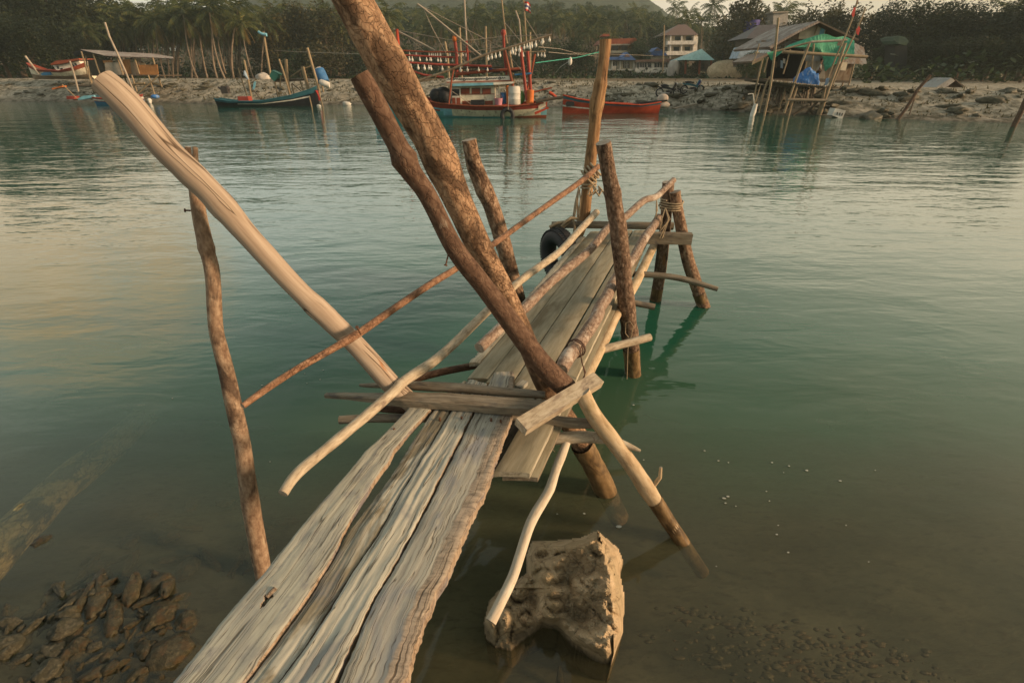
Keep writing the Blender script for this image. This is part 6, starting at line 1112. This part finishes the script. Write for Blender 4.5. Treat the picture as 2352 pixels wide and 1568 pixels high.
for pts, fl, lb in [([(1665, 0), (1600, 230), (1520, 430), (1400, 700), (1290, 980)], [(1590, 180), (1620, 95), (1640, 100), (1625, 200), (1605, 220)], 'flag pole with a tattered red flag high above the right stilt hut'), ([(1760, 110), (1700, 260), (1620, 450), (1500, 700), (1350, 1070)], [(1645, 380), (1680, 325), (1700, 365), (1675, 445), (1650, 425)], 'flag pole with a whole red flag right of the tattered one')]:
    th = thing('flag_pole', lb, 'flag pole', on_Y(*V5(*pts[-1]), 36.4)); TU('pole', V5, pts, 36.4, .05, 'bamboo', th); SL('flag', V5, fl, 36.35, .03, 'flag_red', th)
for x0, y0, x1, y1, mt, lb in ((1415, 500, 1490, 580, 'cross', 'small square board hung on a pole in front of the green net'), (1455, 780, 1530, 890, 'wall_cream', 'pale yellow board hung on the right stilt hut wall')): 
    o = MB().poly([on_Y(*V5(*p), 37.6) for p in [(x0 + 18, y0), (x1 + 10, y0 + 6), (x1 - 16, y1), (x0 - 8, y1 - 6)]], (0, .05, 0)).build('hanging_board', M[mt], None, on_Y(*V5(x0, y0), 37.6)); tag(o, lb, 'board')
o = MB().poly([on_Y(*V5(*p), 36.2) for p in [(1290, 985), (1315, 980), (1295, 1050), (1270, 1075)]], (0, .2, 0)).build('bottle', M['roof_pale_blue'], None, on_Y(*V5(1280, 1070), 36.2)); tag(o, 'pale blue plastic jug at the right edge of the fishing deck', 'jug')
q = on_Y(*V5(1430, 1450), 34.2); th = thing('crate', 'tilted white plastic crate at the waterline right of the stilt hut deck', 'crate', q); SL('side', V5, [(1385, 1360), (1518, 1390), (1470, 1500), (1345, 1450)], 34.2, .6, 'styrofoam', th)
for k in range(3): SL('slot', V5, [(1412 + 30 * k, 1408 + 6 * k), (1422 + 30 * k, 1410 + 6 * k), (1410 + 30 * k, 1445 + 6 * k), (1400 + 30 * k, 1443 + 6 * k)], 34.17, .02, 'engine', th)
q = on_Y(*V5(355, 1410), 35.4); m = MB(); m.tube([q + Vector((-.05, 0, -.4)), q, q + Vector((.05, 0, .5))], [.13, .17, .12], 9); m.tube([q + Vector((0, 0, .35)), q + Vector((-.3, 0, 1.1)), on_Y(*V5(290, 1185), 35.4)], .035, 5); tag(m.build('marker_buoy', M['styrofoam'], None, q), 'white float with a bent stick in the water left of the stilt hut', 'buoy')
# the man on the deck
hip = on_Y(*V5(1165, 935), 38.6); zf = on_Y(*V5(1165, 1060), 38.6).z; S_ = (on_Y(*V5(1185, 748), 38.6).z - zf) / 1.70
ps = thing('person', 'person with black hair in a pale shirt and dark shorts standing on the hut deck', 'person', (hip.x, hip.y, zf))
def P3(x, y, z): return Vector((hip.x, hip.y, zf)) + Vector((x, y, z)) * S_
SKV = [(0, 0, .92, .13), (0, .0, 1.12, .125), (0, .01, 1.34, .15), (.02, .0, 1.47, .06), (.0, -.02, 1.60, .095), (-.17, .0, 1.38, .055), (-.20, -.02, 1.12, .042), (-.15, -.16, .95, .034), (-.14, -.22, .88, .03), (.17, .0, 1.38, .055), (.22, .02, 1.12, .042), (.21, -.05, .90, .034), (.21, -.08, .82, .03), (-.09, .0, .84, .085), (-.11, -.03, .47, .058), (-.11, .02, .08, .042), (-.12, -.14, .03, .035), (.09, .0, .84, .085), (.11, .03, .47, .058), (.12, .08, .08, .042), (.13, -.08, .03, .035), (0, -.03, 1.68, .085)]
SKE = [(0, 1), (1, 2), (2, 3), (3, 4), (2, 5), (5, 6), (6, 7), (7, 8), (2, 9), (9, 10), (10, 11), (11, 12), (0, 13), (13, 14), (14, 15), (15, 16), (0, 17), (17, 18), (18, 19), (19, 20), (4, 21)]
def skinned(name, idx, mat, grow=1.0, parent=None):
    ids = sorted(idx); mp = {i: k for k, i in enumerate(ids)}; me = bpy.data.meshes.new(name); me.from_pydata([P3(-v[1] * .9 + v[0] * .45, v[1] * .45 + v[0] * .9, v[2]) for v in (SKV[i] for i in ids)], [(mp[a], mp[b_]) for a, b_ in SKE if a in mp and b_ in mp], [])
    o = bpy.data.objects.new(name, me); COL.objects.link(o); me.materials.append(M[mat]); mod = o.modifiers.new('skin', 'SKIN'); mod.use_smooth_shade = True
    for k, i in enumerate(ids): r = SKV[i][3] * grow * S_; me.skin_vertices[0].data[k].radius = (r, r)
    me.skin_vertices[0].data[0].use_root = True; o.modifiers.new('sub', 'SUBSURF').levels = 1; o.modifiers['sub'].render_levels = 1
    o.parent = parent; o.matrix_parent_inverse = Matrix.Translation(-parent.location); return o
skinned('body', range(22), 'skin', 1.0, ps); skinned('shirt', [0, 1, 2, 5, 6, 9, 10], 'shirt', 1.13, ps); skinned('shorts', [0, 13, 14, 17, 18], 'shorts', 1.15, ps)
m = MB(); m.ball(P3(.01, .02, 1.665), .112 * S_, 12, 8, 0, (1, 1.02, .8)); m.build('hair', M['hair'], ps)

# --- houses beyond the causeway
def house(name, label, cat, px, py, Y): return thing(name, label, cat, on_Y(px, py, Y))
def WIN(V, par, x0, y0, x1, y1, Y, mull=0):
    w = SL('window', V, [(x0, y0), (x1, y0), (x1, y1), (x0, y1)], Y - .08, .06, 'glass', par)
    for k in range(1, mull + 1): x = x0 + (x1 - x0) * k / (mull + 1); SL('mullion', V, [(x - 2, y0), (x + 2, y0), (x + 2, y1), (x - 2, y1)], Y - .14, .05, 'wall_white', w)
Yh = 128
h_ = house('hipped_house', 'tall white two-storey house with a brown hipped roof above the low white house', 'house', *V4(1510, 680), Yh)
w_ = SL('wall', V4, [(1345, 405), (1690, 405), (1672, 690), (1330, 690)], Yh, 9, 'wall_cream', h_); SL('side_bay', V4, [(1660, 420), (1700, 420), (1678, 690), (1640, 690)], Yh - .6, 3, 'wall_white', h_)
e0, e1, e2, e3 = on_Y(*V4(1305, 408), Yh - 1.2), on_Y(*V4(1705, 402), Yh - 1.2), on_Y(*V4(1470, 285), Yh + 5), on_Y(*V4(1560, 283), Yh + 5)
m = MB(); bk0, bk1 = e0 + Vector((0, 12, 0)), e1 + Vector((0, 12, 0)); m.add([e0, e1, e3, e2, bk0, bk1], [(0, 1, 2, 3), (1, 5, 2), (5, 4, 3, 2), (4, 0, 3), (0, 4, 5, 1)]); m.build('roof', M['roof_brown'], h_)
for x, y0, y1 in ((1388, 410, 690), (1515, 408, 690), (1655, 408, 600)): SL('column', V4, [(x - 6, y0), (x + 6, y0), (x - 4, y1), (x - 16, y1)], Yh - 1.0, .5, 'wall_white', h_)
SL('balcony', V4, [(1352, 472), (1690, 468), (1688, 510), (1350, 515)], Yh - 1.3, 1.2, 'wall_white', h_); SL('balcony', V4, [(1338, 590), (1680, 585), (1678, 632), (1336, 636)], Yh - 1.3, 1.2, 'wall_white', h_)
for x0, x1, y0, y1 in ((1434, 1498, 420, 465), (1562, 1625, 420, 464), (1418, 1482, 540, 588), (1545, 1606, 540, 588), (1310, 1350, 540, 588)): WIN(V4, w_, x0, y0, x1, y1, Yh)
Yl = 112
h_ = house('stilt_house', 'long low white house on stilts with a row of dark windows', 'house', *V4(1180, 880), Yl)
w_ = SL('wall', V4, [(990, 715), (1395, 715), (1388, 835), (978, 832)], Yl, 6, 'wall_white', h_); SL('roof', V4, [(985, 690), (1420, 672), (1440, 690), (1425, 712), (975, 712)], Yl - 1, 8, 'roof_brown', h_); SL('parapet', V4, [(978, 780), (1390, 780), (1386, 838), (974, 834)], Yl - .3, .25, 'wall_white', h_)
for x0, x1, k in ((995, 1022, 0), (1032, 1108, 2), (1122, 1162, 0), (1198, 1350, 4), (1366, 1388, 0)): WIN(V4, w_, x0, 722, x1, 775, Yl, k)
for x in (985, 1062, 1155, 1250, 1360): TU('stilt', V4, [(x, 832), (x - 3, 885)], Yl + .5, .18, 'concrete', h_)
h_ = house('veranda_house', 'white veranda house with blue roof panels, left of the low stilt house', 'house', *V4(810, 860), Yl + 1)
w_ = SL('wall', V4, [(640, 690), (975, 690), (960, 805), (625, 800)], Yl + 1, 5, 'wall_cream', h_); SL('floor', V4, [(625, 795), (955, 797), (950, 812), (620, 808)], Yl, 7, 'wall_white', h_)
SL('roof', V4, [(640, 688), (655, 655), (820, 655), (960, 690)], Yl - 1, 6, 'roof_blue', h_); SL('dormer_roof', V4, [(785, 690), (885, 600), (990, 690)], Yl - 1.2, 4, 'roof_blue', h_); SL('dormer_gable', V4, [(848, 655), (886, 618), (925, 655)], Yl - 1.25, .06, 'roof_brown', h_)
WIN(V4, w_, 722, 705, 770, 785, Yl + 1, 1); WIN(V4, w_, 840, 708, 912, 785, Yl + 1, 3)
for x in (715, 808, 965): TU('post', V4, [(x, 690), (x - 6, 800)], Yl, .16, 'wall_white', h_)
for x in (660, 735, 870, 945): TU('stilt', V4, [(x, 808), (x - 3, 870)], Yl + .5, .16, 'concrete', h_)
for k in range(6): TU('baluster', V4, [(716 + 8 * k, 758), (714 + 8 * k, 796)], Yl - .2, .06, 'wall_white', h_)
h_ = house('blue_gable_house', 'small house with a bright blue gable roof behind the low white house', 'house', *V4(1220, 690), Yl + 10); SL('wall', V4, [(1135, 640), (1330, 640), (1325, 690), (1130, 690)], Yl + 10, 4, 'wall_cream', h_); SL('roof', V4, [(1105, 640), (1125, 600), (1190, 590), (1300, 590), (1355, 640)], Yl + 9, 6, 'roof_blue', h_); SL('gable_roof', V4, [(1165, 600), (1235, 545), (1312, 600)], Yl + 8.9, 5, 'roof_blue', h_); SL('gable', V4, [(1195, 585), (1235, 552), (1278, 585)], Yl + 8.8, .08, 'roof_brown', h_)
h_ = house('red_roof_house', 'brown house with a dull red roof and balcony behind the tall jetty post', 'house', *V4(820, 650), Yl + 16); w_ = SL('wall', V4, [(600, 510), (945, 505), (935, 650), (590, 650)], Yl + 16, 6, 'board', h_); SL('roof', V4, [(560, 510), (610, 450), (985, 440), (1000, 462), (930, 512)], Yl + 14, 9, 'rust_red', h_); SL('roof_edge', V4, [(560, 510), (930, 505), (925, 520), (560, 525)], Yl + 13.9, .2, 'grey_board', h_); SL('balcony', V4, [(600, 585), (925, 582), (920, 608), (598, 610)], Yl + 14.5, .3, 'wall_cream', h_); WIN(V4, w_, 720, 525, 780, 580, Yl + 16); WIN(V4, w_, 820, 525, 890, 580, Yl + 16); SL('upper_roof', V4, [(595, 418), (610, 392), (680, 390), (690, 415)], Yl + 20, 4, 'rust_red', h_)
Yp = 104
h_ = house('pavilion', 'open pavilion with a pale teal hipped roof right of the low white house', 'pavilion', *V4(1710, 860), Yp); a, b_, c_ = on_Y(*V4(1520, 690), Yp - 2), on_Y(*V4(1890, 692), Yp - 2), on_Y(*V4(1738, 562), Yp + 2); m = MB(); m.add([a, b_, c_, a + Vector((0, 8, 0)), b_ + Vector((0, 8, 0))], [(0, 1, 2), (1, 4, 2), (4, 3, 2), (3, 0, 2), (0, 3, 4, 1)]); m.build('roof', M['roof_teal'], h_)
for x in (1560, 1720, 1850): TU('post', V4, [(x, 692), (x - 10, 850)], Yp, .2, 'rust_red', h_)
SL('wall', V4, [(1690, 700), (1830, 700), (1810, 810), (1680, 810)], Yp + 3, .2, 'dark_wood', h_)
q = on_Y(*V4(2000, 860), 96); o = bpy.data.objects.new('boulder', rock_mesh('stone', 91, (1.3, 1, 1), M['rock'], .25, 3)); COL.objects.link(o); o.location = (q.x, 96, land(q.x, 96) + .6); o.scale = (4.6, 4, 4.2); tag(o, 'huge tan boulder on the shore right of the teal pavilion', 'boulder')
q = on_Y(*V4(1420, 760), 104); o = bpy.data.objects.new('boulder', rock_mesh('stone', 94, (1, 1, 1.2), M['concrete'], .25, 3)); COL.objects.link(o); o.location = (q.x, 104, land(q.x, 104) + 1.2); o.scale = (2.2, 2.2, 3.2); tag(o, 'grey boulder between the low white house and the teal pavilion', 'boulder')
h_ = house('grey_roof_house', 'house with a dark grey hipped roof left of the right stilt hut', 'house', *V5(450, 700), 92); m = MB(); a, b_, c_, d_ = on_Y(*V5(265, 485), 91), on_Y(*V5(700, 485), 91), on_Y(*V5(640, 310), 94), on_Y(*V5(420, 318), 94); m.add([a, b_, c_, d_, a + Vector((0, 8, 0)), b_ + Vector((0, 8, 0))], [(0, 1, 2, 3), (1, 5, 2), (5, 4, 3, 2), (4, 0, 3), (0, 4, 5, 1)]); m.build('roof', M['roof_grey'], h_)
w_ = SL('wall', V5, [(290, 485), (690, 485), (680, 620), (280, 620)], 92.5, 5, 'dark_wood', h_); SL('green_panel', V5, [(325, 540), (550, 535), (550, 562), (322, 568)], 92.2, .2, 'lime', w_); SL('fascia', V5, [(300, 570), (600, 575), (600, 615), (300, 612)], 92.2, .2, 'rust_red', w_)
h_ = house('blue_roof_shed', 'shed with a pale weathered blue roof below the grey roofed house', 'shed', *V5(360, 800), 84); SL('roof', V5, [(150, 735), (215, 590), (320, 585), (330, 625), (560, 630), (580, 650), (470, 690), (340, 730)], 83, 3, 'roof_pale_blue', h_); SL('wall', V5, [(200, 735), (480, 690), (470, 840), (200, 840)], 85, 3, 'dark_wood', h_); SL('gable', V5, [(335, 690), (405, 640), (460, 690), (400, 700)], 82.8, .2, 'wall_cream', h_)
h_ = house('tall_building', 'pale stepped concrete building on the skyline above the grey roofed house', 'building', *V5(600, 330), 112); SL('wall', V5, [(360, 270), (650, 255), (660, 420), (350, 420)], 112, 8, 'concrete', h_); SL('tower', V5, [(610, 165), (790, 155), (790, 330), (600, 330)], 111, 8, 'concrete', h_); SL('flat_roof', V5, [(600, 150), (800, 142), (800, 158), (600, 168)], 110.7, 9, 'grey_board', h_)
q = on_Y(*V5(328, 335), 111); m = MB(); m.tube([q + Vector((0, 0, -1.1)), q + Vector((0, 0, 1.0))], 1.4, 12); tag(m.build('water_tank', M['purple_blue'], None, q), 'dark blue water tank beside the tall concrete building', 'tank')
h_ = house('green_roof_shelter', 'green sheeted shelter half hidden among the dark trees on the right', 'shelter', *V6(590, 830), 70)
SL('roof', V6, [(500, 432), (560, 412), (640, 428), (680, 482), (640, 525), (560, 505), (515, 470)], 71, 2.6, 'net_dark', h_, ys=[73, 73, 73, 71, 70.5, 70.5, 71.5]); SL('wall', V6, [(520, 490), (655, 515), (650, 860), (510, 860)], 72, 2, 'black_paint_and_shade', h_)
# --- small roof shelter, sticks, planks, tyre on the bank
Yr = 44
h_ = thing('roof_shelter', 'low tin roof shelter standing on the right bank', 'shelter', on_Y(*V6(1180, 1050), Yr)); SL('left_slope', V6, [(925, 1045), (1165, 895), (1210, 930), (1050, 1045), (1000, 1052)], Yr, 1.8, 'tin', h_); SL('right_slope', V6, [(1185, 900), (1225, 915), (1325, 1000), (1310, 1010)], Yr + .1, 2.2, 'dark_wood', h_); SL('back_wall', V6, [(1110, 1045), (1215, 945), (1300, 1040)], Yr + 1.9, .1, 'black_paint_and_shade', h_)
for x in (1120, 1298): TU('post', V6, [(x, 985), (x - 4, 1050)], Yr + .1, .05, 'dark_wood', h_)
for pts, yy_, r, lb in [([(925, 865), (850, 950), (775, 1035), (720, 1130), (650, 1240), (560, 1360), (512, 1400), (500, 1450)], 33.2, .095, 'bare crooked stick leaning right out of the water near the right bank'), ([(740, 1130), (690, 1290), (655, 1400)], 33.6, .03, 'thin bent twig beside the crooked leaning stick'), ([(2030, 1130), (1960, 1290), (1880, 1450), (1845, 1560)], 28.5, .13, 'dark slanted pole standing in the water at the right edge'), ([(1240, 850), (1225, 895)], 45, .05, 'short brown stump behind the tin roof shelter')]: stick('stick', V6, pts, yy_, r, 'brown', lb, 'stick')
q = on_Y(*V4(1535, 1145), 39.6); q.z = land(q.x, q.y) + .3; m = MB(); m.torus(q, .42, .2, (.15, -.75, .6), 22, 9); m.ball(q + Vector((0, .05, .03)), .3, 8, 6, 0, (1, .6, .8)); M['old_tyre'] = plain('sun bleached tyre', (.24, .23, .2), .85, .4, 4); tag(m.build('tyre', M['old_tyre'], None, q), 'grey sun bleached tyre lying on the bank right of the red longtail', 'tyre')
a, b_ = on_Y(*V4(1420, 1245), 38.6), on_Y(*V4(1670, 1195), 39.4); o = MB().beam(a, b_, .35, .07).build('driftwood_plank', M['cross'], None, a); tag(o, 'driftwood plank sloping on the bank below the grey tyre', 'plank')
# --- two motorbikes
def motorbike(label, c, rz, body, accent, s=1.0):
    th = thing('motorbike', label, 'motorbike', (0, 0, 0))
    for x in (-.62, .64):
        w = MB().torus((x, 0, .30), .255, .05, (0, 1, 0), 24, 8).build('wheel', M['tyre'], th); m = MB(); m.torus((x, 0, .30), .20, .018, (0, 1, 0), 24, 5); m.tube([(x, -.05, .30), (x, .05, .30)], .05, 8)
        for k in range(8): a = k * math.pi / 4; m.tube([(x, 0, .30), (x + .2 * math.cos(a), 0, .30 + .2 * math.sin(a))], .006, 4)
        m.build('rim', M['chrome'], w)
    m = MB(); m.beam((-.55, 0, .68), (.05, 0, .58), .17, .14); m.beam((.05, 0, .58), (.38, 0, .50), .15, .12); m.beam((.28, 0, .45), (.50, 0, .92), .13, .16); m.beam((.54, .0, .60), (.74, 0, .52), .11, .05); m.beam((-.8, 0, .70), (-.55, 0, .62), .12, .08); m.build('body', M[body], th)
    m = MB(); m.box((.05, 0, .34), (.42, .2, .22)); m.tube([(-.1, -.08, .30), (.25, -.08, .36)], .08, 8); m.build('engine_block', M['engine'], th)
    m = MB(); m.beam((-.62, 0, .79), (-.02, 0, .74), .22, .09); m.ball((-.35, 0, .80), .12, 8, 6, 0, (2, .9, .5)); m.build('seat', M['black_paint_and_shade'], th)
    for y in (-.07, .07): MB().tube([(.64, y, .30), (.48, y, .85)], .025, 7).build('fork', M['chrome'], th)
    m = MB(); m.tube([(.36, -.32, .98), (.46, -.12, .93), (.46, .12, .93), (.36, .32, .98)], .018, 6); m.build('handlebar', M['engine'], th)
    MB().ball((.55, 0, .86), .09, 10, 7, 0, (.8, 1.1, 1.1)).build('headlight', M['chrome'], th); MB().beam((.36, 0, .60), (.50, 0, .84), .20, .10).build('leg_shield', M[accent], th)
    MB().tube([(.1, -.14, .28), (-.35, -.16, .27), (-.72, -.17, .36)], [.03, .05, .055], 8).build('exhaust', M['chrome'], th)
    m = MB(); m.tube([(.42, -.2, .97), (.36, -.26, 1.14)], .01, 4); m.ball((.36, -.27, 1.16), .05, 6, 5, 0, (.5, 1, .8)); m.build('mirror', M['engine'], th)
    th.location = c; th.rotation_euler = (.06, 0, rz); th.scale = (s, s, s); return th
for (x, y), lb, b_, a_ in [(V4(1370, 955), 'worn black motorbike on the causeway, left of the blue one', 'black_paint_and_shade', 'dark_wood'), (V4(1640, 958), 'blue and teal motorbike on the causeway beside the black one', 'deep_teal', 'purple_blue')]:
    q = on_Y(x, y, 45.5); motorbike(lb, (q.x, 45.5, land(q.x, 45.5) + .02), R(-8 if 'worn' in lb else 6), b_, a_, 1.12)
stick('bamboo_pole', V4, [(1310, 290), (1302, 560), (1294, 835)], 47, .06, 'bamboo', 'tall thin bamboo pole standing behind the black motorbike')
